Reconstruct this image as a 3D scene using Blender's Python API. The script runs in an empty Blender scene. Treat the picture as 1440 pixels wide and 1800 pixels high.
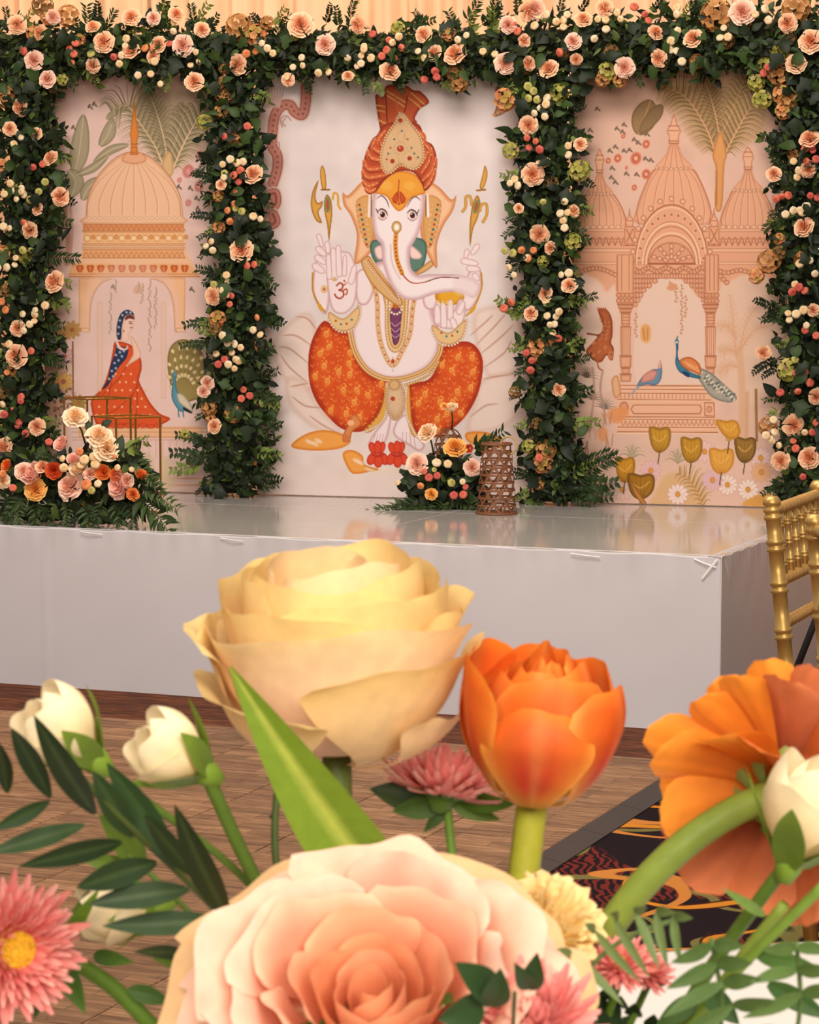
import bpy, math, random
import numpy as np
from mathutils import Vector, Matrix, Quaternion

SC = bpy.context.scene
COL = SC.collection
random.seed(7)
RNG = np.random.default_rng(7)

# ---------------------------------------------------------------- camera
F_PX, CAM_H = 4400.0, 1.3
PITCH = math.atan(400 / F_PX)
CA, SA = math.cos(PITCH), math.sin(PITCH)
cam_d = bpy.data.cameras.new('camera')
cam_d.sensor_fit = 'HORIZONTAL'; cam_d.sensor_width = 36.0
cam_d.lens = F_PX / 1440 * 36.0
cam_d.clip_start = 0.05; cam_d.clip_end = 100
cam_d.dof.use_dof = True; cam_d.dof.focus_distance = 7.6; cam_d.dof.aperture_fstop = 72
cam = bpy.data.objects.new('camera', cam_d); COL.objects.link(cam)
cam.location = (0, 0, CAM_H); cam.rotation_euler = (math.pi / 2 - PITCH, 0, 0)
SC.camera = cam

# ---------------------------------------------------------------- world, lights, exposure
def lin(c):
    c = np.asarray(c, float)
    return np.where(c <= 0.04045, c / 12.92, ((c + 0.055) / 1.055) ** 2.4)
def s(r, g, b): return tuple(float(v) for v in lin(np.array([r, g, b]) / 255.0))

w = bpy.data.worlds.new('World'); SC.world = w; w.use_nodes = True
bg = w.node_tree.nodes['Background']
bg.inputs[0].default_value = (1.0, 0.87, 0.78, 1); bg.inputs[1].default_value = 0.25

def area(name, loc, target, size, sizey, power, col):
    l = bpy.data.lights.new(name, 'AREA'); l.shape = 'RECTANGLE'; l.size = size; l.size_y = sizey
    l.energy = power; l.color = col
    o = bpy.data.objects.new(name, l); COL.objects.link(o); o.location = loc
    o.rotation_euler = (Vector(target) - Vector(loc)).to_track_quat('-Z', 'Y').to_euler()
    return o
area('hall_front_fill', (0.5, -2.6, 3.1), (0.0, 2.0, 0.8), 4.4, 1.8, 330, (1.0, 0.87, 0.74))  # unseen fill, lowered behind the camera to brighten the flower fronts
area('table_fill_light', (0.5, 1.7, 4.2), (0.5, 1.7, 0.0), 1.6, 1.6, 70, (1.0, 0.88, 0.76))  # added fill overhead, whitens the tablecloth and lights the bloom tops
area('ceiling_light_stage', (-0.6, 4.9, 4.3), (0.0, 9.1, 1.1), 3.4, 1.6, 222, (1.0, 0.89, 0.80))
area('curtain_wash_light', (0.0, 9.75, 4.4), (0.0, 10.6, 1.9), 6.0, 0.3, 105, (1.0, 0.66, 0.38))

SC.view_settings.view_transform = 'Standard'; SC.view_settings.look = 'None'
SC.view_settings.gamma = 1.0; SC.view_settings.use_curve_mapping = False
SC.view_settings.exposure = 0.0

# ---------------------------------------------------------------- where things stand
def ray(px, py):
    u = (px - 720) / F_PX; v = -(py - 900) / F_PX
    return Vector((u, CA + v * SA, -SA + v * CA))
CAM = Vector((0, 0, CAM_H))
def at_depth(px, py, Y):            # a spot at distance Y down the room
    d = ray(px, py); return CAM + d * (Y / d.y)
def at_height(px, py, z):           # a spot on a level surface
    d = ray(px, py); return CAM + d * ((z - CAM_H) / d.z)
STAGE_H = 0.52
BD_A = Vector((-0.89877, 9.38364, STAGE_H)); BD_B = Vector((0.96644, 8.82463, STAGE_H))
BD_T = (BD_B - BD_A).normalized()                       # along the backdrop
BD_N = Vector((BD_T.y, -BD_T.x, 0)).normalized()        # towards the hall
def on_backdrop(px, py, off=0.0):
    d = ray(px, py); p0 = BD_A + BD_N * off
    return CAM + d * ((p0 - CAM).dot(BD_N) / d.dot(BD_N))
FT = math.radians(-22.5)
FX = Vector((math.cos(FT), math.sin(FT), 0)); FY = Vector((-math.sin(FT), math.cos(FT), 0))   # dance floor and stage axes
def ax(a, b, z=0): return FX * a + FY * b + Vector((0, 0, z))

# ---------------------------------------------------------------- object helpers
def tag(o, label=None, cat=None, group=None, kind=None):
    if label: o['label'] = label
    if cat: o['category'] = cat
    if group: o['group'] = group
    if kind: o['kind'] = kind
    return o
def empty(name, loc, label=None, cat=None, group=None):
    o = bpy.data.objects.new(name, None); COL.objects.link(o); o.location = loc
    o.empty_display_size = 0.05
    return tag(o, label, cat, group)
def mesh(name, V, Fc, m=None, smooth=True, col=None):
    me = bpy.data.meshes.new(name)
    me.from_pydata([tuple(map(float, v)) for v in V], [], [tuple(int(i) for i in f) for f in Fc])
    if smooth: me.polygons.foreach_set('use_smooth', [True] * len(me.polygons))
    if col is not None:
        a = me.color_attributes.new('Col', 'FLOAT_COLOR', 'POINT')
        c = np.ones((len(V), 4), np.float32); c[:, :3] = np.asarray(col)[:, :3]
        a.data.foreach_set('color', c.ravel())
    if m: me.materials.append(m)
    me.update()
    return me
def world_of(o):
    b = o.matrix_basis
    return b if o.parent is None else world_of(o.parent) @ o.matrix_parent_inverse @ b
def link(name, me, parent=None, M=None):
    o = bpy.data.objects.new(name, me); COL.objects.link(o)
    if parent is not None:
        o.parent = parent
        o.matrix_parent_inverse = world_of(parent).inverted()
    if M is not None: o.matrix_basis = M
    return o
class MB:
    """collects shapes of ONE part"""
    def __init__(s): s.V = []; s.F = []; s.C = []; s.c = (1, 1, 1)
    def add(s, V, Fc, col=None):
        n = len(s.V); s.V += [tuple(v) for v in V]; s.F += [tuple(i + n for i in f) for f in Fc]
        if col is None: s.C += [s.c] * len(V)
        elif np.ndim(col) == 1: s.C += [tuple(col)] * len(V)
        else: s.C += [tuple(c) for c in col]
    def grid(s, P, col=None, wrap=False):
        nu, nv = len(P), len(P[0]); V = [p for r in P for p in r]; Fc = []
        for i in range(nu if wrap else nu - 1):
            for j in range(nv - 1):
                a = i * nv + j; b = ((i + 1) % nu) * nv + j
                Fc.append((a, b, b + 1, a + 1))
        s.add(V, Fc, col)
    def box(s, c, e, M=None, bev=0.0):
        c = Vector(c); hx, hy, hz = [v / 2 for v in e]
        if bev <= 0:
            V = [Vector((x, y, z)) for x in (-hx, hx) for y in (-hy, hy) for z in (-hz, hz)]
            Fc = [(0, 1, 3, 2), (4, 6, 7, 5), (0, 4, 5, 1), (2, 3, 7, 6), (0, 2, 6, 4), (1, 5, 7, 3)]
        else:
            V = []; b = bev
            for z, k in ((-hz, b), (-hz + b, 0), (hz - b, 0), (hz, b)):
                q = [(-hx + b, -hy + k), (hx - b, -hy + k), (hx - k, -hy + b), (hx - k, hy - b), (hx - b, hy - k), (-hx + b, hy - k), (-hx + k, hy - b), (-hx + k, -hy + b)]
                V += [Vector((x, y, z)) for x, y in q]
            Fc = [tuple(range(7, -1, -1)), tuple(range(24, 32))]
            for l in range(3):
                for i in range(8): Fc.append((l * 8 + i, l * 8 + (i + 1) % 8, l * 8 + 8 + (i + 1) % 8, l * 8 + 8 + i))
        s.add([(M @ (v + c)) if M else v + c for v in V], Fc)
    def tube(s, pts, r, n=8, cap=True, col=None):
        pts = [Vector(p) for p in pts]; rs = r if hasattr(r, '__len__') else [r] * len(pts)
        P = []; up = None
        for i, p in enumerate(pts):
            t = (pts[min(i + 1, len(pts) - 1)] - pts[max(i - 1, 0)]).normalized()
            if up is None: up = Vector((0, 0, 1)) if abs(t.z) < .9 else Vector((1, 0, 0))
            a = up - t * up.dot(t); a.normalize(); b = t.cross(a); up = a
            P.append([p + (a * math.cos(k * 2 * math.pi / n) + b * math.sin(k * 2 * math.pi / n)) * rs[i] for k in range(n)])
        base = len(s.V); V = [q for ring in P for q in ring]; Fc = []
        for i in range(len(P) - 1):
            for k in range(n): Fc.append((i * n + k, i * n + (k + 1) % n, (i + 1) * n + (k + 1) % n, (i + 1) * n + k))
        if cap: Fc += [tuple(range(n - 1, -1, -1)), tuple((len(P) - 1) * n + k for k in range(n))]
        s.add(V, Fc, col if col is None or np.ndim(col) == 1 else [c for c in col for _ in range(n)])
    def lathe(s, prof, n=24, c=(0, 0, 0), M=None):
        P = [[Vector((r * math.cos(k * 2 * math.pi / n), r * math.sin(k * 2 * math.pi / n), z)) + Vector(c) for r, z in prof] for k in range(n)]
        if M: P = [[M @ p for p in r] for r in P]
        s.grid(P, wrap=True)
    def build(s, name, m, parent=None, smooth=True, usecol=False):
        return link(name, mesh(name, s.V, s.F, m, smooth, s.C if usecol else None), parent)
    def mesh(s, name, m, smooth=True, usecol=False): return mesh(name, s.V, s.F, m, smooth, s.C if usecol else None)

def spline(pts, n=6, closed=False):
    P = np.asarray(pts, float); m = len(P); out = []
    for i in range(m if closed else m - 1):
        if closed: a, b, c, d = P[i - 1], P[i], P[(i + 1) % m], P[(i + 2) % m]
        else: a, b, c, d = P[max(i - 1, 0)], P[i], P[i + 1], P[min(i + 2, m - 1)]
        for k in range(n):
            t = k / n
            out.append(0.5 * (2 * b + (c - a) * t + (2 * a - 5 * b + 4 * c - d) * t * t + (3 * b - a - 3 * c + d) * t ** 3))
    if not closed: out.append(P[-1])
    return np.array(out)
def facing(d, spin=0.0): return Vector(d).to_track_quat('Z', 'Y') @ Quaternion((0, 0, 1), spin)
def TRS(p, q, sc):
    if not hasattr(sc, '__len__'): sc = (sc, sc, sc)
    return Matrix.LocRotScale(Vector(p), q, Vector(sc))

# ---------------------------------------------------------------- materials
def nodes(name):
    m = bpy.data.materials.new(name); m.use_nodes = True; nt = m.node_tree
    return m, nt, nt.nodes['Principled BSDF']
def mat(name, rgb, rough=0.5, metal=0.0, var=0.12, scale=30.0, bump=0.0, coat=0.0, spec=0.5):
    m, nt, b = nodes(name); N = nt.nodes; L = nt.links
    tc = N.new('ShaderNodeTexCoord'); nz = N.new('ShaderNodeTexNoise'); nz.inputs['Scale'].default_value = scale; nz.inputs['Detail'].default_value = 4
    L.new(tc.outputs['Object'], nz.inputs['Vector'])
    r = N.new('ShaderNodeValToRGB'); L.new(nz.outputs['Fac'], r.inputs[0])
    r.color_ramp.elements[0].position = .3; r.color_ramp.elements[1].position = .7
    r.color_ramp.elements[0].color = (*[v * (1 - var) for v in rgb], 1); r.color_ramp.elements[1].color = (*[min(1, v * (1 + var)) for v in rgb], 1)
    L.new(r.outputs[0], b.inputs['Base Color'])
    b.inputs['Roughness'].default_value = rough; b.inputs['Metallic'].default_value = metal
    b.inputs['Coat Weight'].default_value = coat; b.inputs['Specular IOR Level'].default_value = spec
    if bump:
        bp = N.new('ShaderNodeBump'); bp.inputs['Strength'].default_value = bump; bp.inputs['Distance'].default_value = 0.002
        L.new(nz.outputs['Fac'], bp.inputs['Height']); L.new(bp.outputs[0], b.inputs['Normal'])
    return m
def petal_mat(name, rough=0.55, trans=0.3, veins=120.0, spec=0.25, bump=0.15, gain=1.0):
    """living tissue coloured by its own colour attribute, with some light passing through"""
    m, nt, b = nodes(name); N = nt.nodes; L = nt.links
    at = N.new('ShaderNodeAttribute'); at.attribute_name = 'Col'
    tc = N.new('ShaderNodeTexCoord'); nz = N.new('ShaderNodeTexNoise'); nz.inputs['Scale'].default_value = veins; nz.inputs['Detail'].default_value = 3
    L.new(tc.outputs['Object'], nz.inputs['Vector'])
    mp = N.new('ShaderNodeMapRange'); mp.inputs['From Min'].default_value = .25; mp.inputs['From Max'].default_value = .75
    mp.inputs['To Min'].default_value = .9 * gain; mp.inputs['To Max'].default_value = 1.08 * gain
    L.new(nz.outputs['Fac'], mp.inputs[0])
    vm = N.new('ShaderNodeVectorMath'); vm.operation = 'SCALE'; L.new(at.outputs['Color'], vm.inputs[0]); L.new(mp.outputs[0], vm.inputs['Scale'])
    L.new(vm.outputs[0], b.inputs['Base Color'])
    b.inputs['Roughness'].default_value = rough; b.inputs['Specular IOR Level'].default_value = spec
    bp = N.new('ShaderNodeBump'); bp.inputs['Strength'].default_value = bump; bp.inputs['Distance'].default_value = .001
    L.new(nz.outputs['Fac'], bp.inputs['Height']); L.new(bp.outputs[0], b.inputs['Normal'])
    t = N.new('ShaderNodeBsdfTranslucent'); L.new(vm.outputs[0], t.inputs[0])
    mx = N.new('ShaderNodeMixShader'); mx.inputs[0].default_value = trans
    L.new(b.outputs[0], mx.inputs[1]); L.new(t.outputs[0], mx.inputs[2]); L.new(mx.outputs[0], N['Material Output'].inputs[0])
    return m
M_PETAL = petal_mat('petal', trans=.32)
M_LEAF = petal_mat('leaf', rough=.5, trans=.18, veins=200, spec=.28)
M_BLOOM = petal_mat('small_bloom', trans=.2, veins=60, gain=1.06)
M_STEM = petal_mat('stem', rough=.5, trans=.05, veins=180)
# ================================================================ the setting
def carpet_mat():
    m, nt, b = nodes('patterned_carpet'); N = nt.nodes; L = nt.links
    tc = N.new('ShaderNodeTexCoord')
    def mapr(out, a, c, x, y):
        k = N.new('ShaderNodeMapRange'); L.new(out, k.inputs[0])
        for i, v in zip(('From Min', 'From Max', 'To Min', 'To Max'), (a, c, x, y)): k.inputs[i].default_value = v
        return k.outputs[0]
    def band(out, c, wd, soft):                     # 1 where |out-c| < wd
        s1 = N.new('ShaderNodeMath'); s1.operation = 'SUBTRACT'; L.new(out, s1.inputs[0]); s1.inputs[1].default_value = c
        s2 = N.new('ShaderNodeMath'); s2.operation = 'ABSOLUTE'; L.new(s1.outputs[0], s2.inputs[0])
        return mapr(s2.outputs[0], wd, wd + soft, 1, 0)
    def noise(sc, det, loc):
        mp = N.new('ShaderNodeMapping'); mp.inputs['Location'].default_value = loc; L.new(tc.outputs['Object'], mp.inputs[0])
        n = N.new('ShaderNodeTexNoise'); n.inputs['Scale'].default_value = sc; n.inputs['Detail'].default_value = det; L.new(mp.outputs[0], n.inputs['Vector'])
        return n.outputs['Fac']
    def mix(fac, a, c):
        x = N.new('ShaderNodeMix'); x.data_type = 'RGBA'; L.new(fac, x.inputs[0])
        for sock, v in ((x.inputs[6], a), (x.inputs[7], c)):
            if isinstance(v, tuple): sock.default_value = (*v, 1)
            else: L.new(v, sock)
        return x.outputs[2]
    def mul(a, c):
        x = N.new('ShaderNodeMath'); x.operation = 'MULTIPLY'; L.new(a, x.inputs[0]); L.new(c, x.inputs[1]); return x.outputs[0]
    wv = N.new('ShaderNodeTexWave'); wv.inputs['Scale'].default_value = 15; wv.inputs['Distortion'].default_value = 9; wv.inputs['Detail'].default_value = 1.5; wv.inputs['Detail Scale'].default_value = 1.2
    L.new(tc.outputs['Object'], wv.inputs['Vector'])
    zone = mapr(noise(2.4, 1, (3, 1, 0)), .45, .48, 0, 1)
    wavy = mul(mapr(wv.outputs['Fac'], .45, .62, 0, 1), zone)
    col = mix(wavy, s(30, 20, 26), s(112, 40, 34))
    col = mix(band(noise(3.1, .5, (7, 2, 0)), .5, .012, .006), col, s(120, 112, 62))
    n2 = noise(2.6, .4, (1.3, 5.2, 0))
    col = mix(band(n2, .52, .021, .006), col, s(70, 26, 20))
    col = mix(band(n2, .52, .013, .004), col, s(206, 134, 44))
    col = mix(band(noise(2.1, .8, (11, 4, 2)), .47, .010, .004), col, s(200, 128, 60))
    L.new(col, b.inputs['Base Color']); b.inputs['Roughness'].default_value = .95; b.inputs['Specular IOR Level'].default_value = .1
    f = N.new('ShaderNodeTexNoise'); f.inputs['Scale'].default_value = 700; L.new(tc.outputs['Object'], f.inputs['Vector'])
    bp = N.new('ShaderNodeBump'); bp.inputs['Strength'].default_value = .5; bp.inputs['Distance'].default_value = .004; L.new(f.outputs['Fac'], bp.inputs['Height']); L.new(bp.outputs[0], b.inputs['Normal'])
    return m
def wood_mat(name, c1, c2, c3, planks=None, rough=.45, stretch=(2.0, 22.0, 2.0)):
    """printed wood grain along object X; planks = (across, along) repeats per metre"""
    m, nt, b = nodes(name); N = nt.nodes; L = nt.links
    tc = N.new('ShaderNodeTexCoord'); oi = N.new('ShaderNodeObjectInfo')
    off = N.new('ShaderNodeVectorMath'); off.operation = 'SCALE'; off.inputs[0].default_value = (7, 13, 5); L.new(oi.outputs['Random'], off.inputs['Scale'])
    ad = N.new('ShaderNodeVectorMath'); L.new(tc.outputs['Object'], ad.inputs[0]); L.new(off.outputs[0], ad.inputs[1])
    mp = N.new('ShaderNodeMapping'); mp.inputs['Scale'].default_value = stretch; L.new(ad.outputs[0], mp.inputs[0])
    nz = N.new('ShaderNodeTexNoise'); nz.inputs['Scale'].default_value = 4; nz.inputs['Detail'].default_value = 7; nz.inputs['Roughness'].default_value = .65; nz.inputs['Distortion'].default_value = .6
    L.new(mp.outputs[0], nz.inputs['Vector'])
    r = N.new('ShaderNodeValToRGB'); L.new(nz.outputs['Fac'], r.inputs[0]); e = r.color_ramp.elements
    e[0].position = .32; e[0].color = (*c1, 1); e[1].position = .68; e[1].color = (*c3, 1); k = e.new(.5); k.color = (*c2, 1)
    out = r.outputs[0]
    if planks:
        br = N.new('ShaderNodeTexBrick'); L.new(ad.outputs[0], br.inputs['Vector']); br.inputs['Scale'].default_value = 1
        br.inputs['Brick Width'].default_value = planks[0]; br.inputs['Row Height'].default_value = planks[1]; br.inputs['Mortar Size'].default_value = .0012; br.inputs['Mortar Smooth'].default_value = .2
        br.inputs['Color1'].default_value = (.72, .7, .7, 1); br.inputs['Color2'].default_value = (1.12, 1.1, 1.08, 1); br.inputs['Mortar'].default_value = (.4, .36, .34, 1)
        x = N.new('ShaderNodeMix'); x.data_type = 'RGBA'; x.blend_type = 'MULTIPLY'; x.inputs[0].default_value = 1; L.new(out, x.inputs[6]); L.new(br.outputs['Color'], x.inputs[7]); out = x.outputs[2]
    hv = N.new('ShaderNodeMapRange'); hv.inputs['To Min'].default_value = .86; hv.inputs['To Max'].default_value = 1.12; L.new(oi.outputs['Random'], hv.inputs[0])
    vm = N.new('ShaderNodeVectorMath'); vm.operation = 'SCALE'; L.new(out, vm.inputs[0]); L.new(hv.outputs[0], vm.inputs['Scale'])
    L.new(vm.outputs[0], b.inputs['Base Color']); b.inputs['Roughness'].default_value = rough; b.inputs['Specular IOR Level'].default_value = .25
    bp = N.new('ShaderNodeBump'); bp.inputs['Strength'].default_value = .25; bp.inputs['Distance'].default_value = .001; L.new(nz.outputs['Fac'], bp.inputs['Height']); L.new(bp.outputs[0], b.inputs['Normal'])
    return m

# carpet over the whole hall
g = MB(); g.grid([[(x, y, 0) for y in (-3, 3, 9, 13)] for x in (-9, -3, 3, 9)])
o = g.build('floor', carpet_mat(), smooth=False); tag(o, 'black hotel carpet with gold scrolls and maroon wavy lines', kind='structure')

# boards of the hotel floor between stage and dance floor
M_BOARD = wood_mat('board_wood', s(40, 18, 11), s(84, 42, 22), s(140, 80, 40), rough=.8)
STRIP_B0, STRIP_B1 = 6.475, 6.97
strip = empty('trim_1', ax(-4, STRIP_B0), 'brown wooden floorboards running along the foot of the white stage'); strip['kind'] = 'structure'
bw = 0.082
for i in range(6):
    for j, (a0, a1) in enumerate(((-6.2, -4.4), (-4.4, -2.9), (-2.9, -1.2), (-1.2, .3))):
        sh = (i % 2) * .35
        mb = MB(); mb.box((0, 0, 0), (a1 - a0 - .002, bw - .002, .006), bev=.001)
        p = link('floor_board', mb.mesh('floor_board', M_BOARD, False), strip)
        p.matrix_basis = Matrix.Translation(ax((a0 + a1) / 2 + sh, STRIP_B0 + bw * (i + .5), .004)) @ Matrix.Rotation(FT, 4, 'Z')

# dance floor of one-foot snap tiles
M_TILE = wood_mat('dance_tile', s(96, 70, 50), s(136, 102, 74), s(168, 132, 98), planks=(.203, .0508), rough=.62)
M_RAMP = mat('black_ramp', s(44, 41, 44), .55, scale=40, bump=.1)
TS = .3048; EDGE_A = -1.862; EDGE_B = 6.47
dance = empty('dance_floor', ax(EDGE_A, EDGE_B), 'brown wood-print dance floor of square snap-together tiles in front of the stage', 'dance floor'); dance['kind'] = 'thing'
mb = MB(); mb.box((0, 0, 0), (TS - .0035, TS - .0035, .013), bev=.0015)
tile_me = mb.mesh('tile', M_TILE, False)
for i in range(10):
    for j in range(11):
        o = link('tile', tile_me, dance)
        o.matrix_basis = Matrix.Translation(ax(EDGE_A - TS * (i + .5), EDGE_B - TS * (j + .5), .0075)) @ Matrix.Rotation(FT, 4, 'Z')
# sloping edge pieces on the carpet side
rm = MB(); h = TS / 2 - .001; wd = .062
V = [(0, -h, .001), (0, -h, .0145), (wd, -h, .003), (wd, -h, .001), (0, h, .001), (0, h, .0145), (wd, h, .003), (wd, h, .001)]
rm.add(V, [(0, 1, 2, 3), (7, 6, 5, 4), (1, 5, 6, 2), (0, 4, 5, 1), (3, 2, 6, 7), (0, 3, 7, 4)])
ramp_me = rm.mesh('edge_ramp', M_RAMP, False)
for j in range(11):
    o = link('edge_ramp', ramp_me, dance); o.matrix_basis = Matrix.Translation(ax(EDGE_A, EDGE_B - TS * (j + .5), 0)) @ Matrix.Rotation(FT, 4, 'Z')

# ---- stage platform wrapped in white vinyl
M_VINYL = mat('white_vinyl', s(199, 196, 200), .42, var=.02, scale=3, bump=.02)
def gloss_mat():
    m, nt, b = nodes('white_gloss_top'); N = nt.nodes; L = nt.links
    tc = N.new('ShaderNodeTexCoord'); nz = N.new('ShaderNodeTexNoise'); nz.inputs['Scale'].default_value = 2.2; L.new(tc.outputs['Object'], nz.inputs['Vector'])
    r = N.new('ShaderNodeValToRGB'); L.new(nz.outputs['Fac'], r.inputs[0]); r.color_ramp.elements[0].color = (*s(182, 180, 176), 1); r.color_ramp.elements[1].color = (*s(198, 196, 192), 1)
    L.new(r.outputs[0], b.inputs['Base Color']); b.inputs['Roughness'].default_value = .09; b.inputs['IOR'].default_value = 1.5
    bp = N.new('ShaderNodeBump'); bp.inputs['Strength'].default_value = .05; bp.inputs['Distance'].default_value = .004
    n2 = N.new('ShaderNodeTexNoise'); n2.inputs['Scale'].default_value = 9; L.new(tc.outputs['Object'], n2.inputs['Vector']); L.new(n2.outputs['Fac'], bp.inputs['Height']); L.new(bp.outputs[0], b.inputs['Normal'])
    return m
M_GLOSS = gloss_mat()
ST_A1 = 0.8928 * FX.x + 7.1532 * FX.y; ST_B0 = 0.8928 * FY.x + 7.1532 * FY.y     # front right corner in floor axes
ST_W, ST_D = 3.7, 2.0
stage = empty('stage_platform', ax(ST_A1 - ST_W / 2, ST_B0 + ST_D / 2), 'low white stage platform with glossy top and taped vinyl front', 'stage')
R_ = Matrix.Rotation(FT, 4, 'Z')
mb = MB(); mb.box((0, 0, (STAGE_H - .012) / 2 + .004), (ST_W - .012, ST_D - .012, STAGE_H - .018), Matrix.Translation(ax(ST_A1 - ST_W / 2, ST_B0 + ST_D / 2)) @ R_)
mb.build('body', M_VINYL, stage, False)
def skirt(name, n, p0, du, nrm, length, seam=()):
    P = []
    for i in range(n + 1):
        t = i / n; row = []
        for k, z in enumerate([.006, .05, .12, .2, .28, .36, .43, .47, .49, .503, .512, .517, .519]):
            wv = .0012 * math.sin(t * 23 + z * 9) + .0009 * math.sin(t * 61 - z * 31)
            up = max(0, (z - .44) / .08)
            wv += up * (.0022 * math.sin(t * 140) * math.sin(t * 17 + 1) + .0016 * math.sin(t * 310 + 2))
            for sm in seam: wv += .003 * math.exp(-((t - sm) * length / .006) ** 2)
            row.append(p0 + du * (t * length) + nrm * (.004 + wv) + Vector((0, 0, z + up * .002 * math.sin(t * 95))))
        row.append(p0 + du * (t * length) - nrm * .035 + Vector((0, 0, STAGE_H + .0012)))
        P.append(row)
    g = MB(); g.grid(P); return g.build(name, M_VINYL, stage)
corner = ax(ST_A1, ST_B0)
skirt('front_skirt', 260, ax(ST_A1 - ST_W, ST_B0), FX, -FY, ST_W + .0065, (.395,))
skirt('side_skirt', 160, corner - FY * .0065, FY, FX, ST_D)
for i in range(3):
    for j in range(2):
        pw, pd = ST_W / 3, ST_D / 2
        mb = MB(); mb.box((0, 0, 0), (pw - .003, pd - .003, .010), bev=.0012)
        p = link('top_sheet', mb.mesh('top_sheet', M_GLOSS, False), stage)
        p.matrix_basis = Matrix.Translation(ax(ST_A1 - ST_W + pw * (i + .5), ST_B0 + pd * (j + .5), STAGE_H - .005)) @ R_
# crinkled strips of clear-white tape at the corner and edge
M_TAPE = mat('white_tape', s(236, 232, 230), .3, var=.03)
for k, (a, z0, a2, z2, wd) in enumerate(((-.004, .515, -.05, .455, .006), (-.01, .49, -.075, .512, .005), (-.36, .505, -.45, .512, .004), (-2.02, .508, -2.1, .514, .004), (-1.52, .506, -1.6, .513, .003))):
    p, q = ax(ST_A1 + a, ST_B0 - .0105, z0), ax(ST_A1 + a2, ST_B0 - .0105, z2); mid = (p + q) / 2 - FY * .0035
    u = (q - p).normalized().cross(FY).normalized() * wd / 2
    g = MB(); g.grid([[p - u, mid - u, q - u], [p - FY * .002, mid - FY * .002, q - FY * .002], [p + u, mid + u, q + u]]); g.build('tape_strip', M_TAPE, stage)
p, q = ax(ST_A1 + .0105, ST_B0 + .004, .512), ax(ST_A1 + .0105, ST_B0 + .05, .44)
g = MB(); g.grid([[p + FX * .001 + FY * .004, (p + q) / 2 + FX * .006 + FY * .004, q + FX * .001 + FY * .004], [p + FX * .001 - FY * .002, (p + q) / 2 + FX * .006 - FY * .002, q + FX * .001 - FY * .002]]); g.build('tape_strip', M_TAPE, stage)

# ---- peach drapes along the back of the hall
M_DRAPE = mat('peach_drape', s(244, 206, 170), .75, var=.05, scale=6, spec=.2)
dr0 = BD_A - BD_N * 1.15
lab = ['peach pleated drape behind the flower arch, leftmost one', 'peach pleated drape behind the flower arch, above the domed panel with the lady', 'peach pleated drape behind the flower arch, above the turbaned figure',
       'peach pleated drape behind the flower arch, above the triple-domed panel', 'peach pleated drape behind the flower arch, rightmost one']
cuts = (-4.2, -.56, .24, 1.18, 1.9, 6.0)
for k in range(5):
    a, b_ = cuts[k] - .02, cuts[k + 1] + .02; n = int((b_ - a) / .014); P = []
    for i in range(n + 1):
        t = a + (b_ - a) * i / n
        ph = t * 33 + 1.6 * math.sin(t * 5.1 + k) + .9 * math.sin(t * 11.3)
        d = .045 * math.sin(ph) + .018 * math.sin(2.1 * ph + 1) + (.02 if k % 2 else 0)
        P.append([dr0 + BD_T * t + BD_N * (d * (1.15 - .25 * z / 4.2)) + Vector((0, 0, z - STAGE_H)) for z in (.01, .8, 1.6, 2.3, 3.0, 4.2)])
    g = MB(); g.grid(P); o = g.build('drape', M_DRAPE); tag(o, lab[k], 'drape', 'peach drapes behind the arch')
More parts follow.
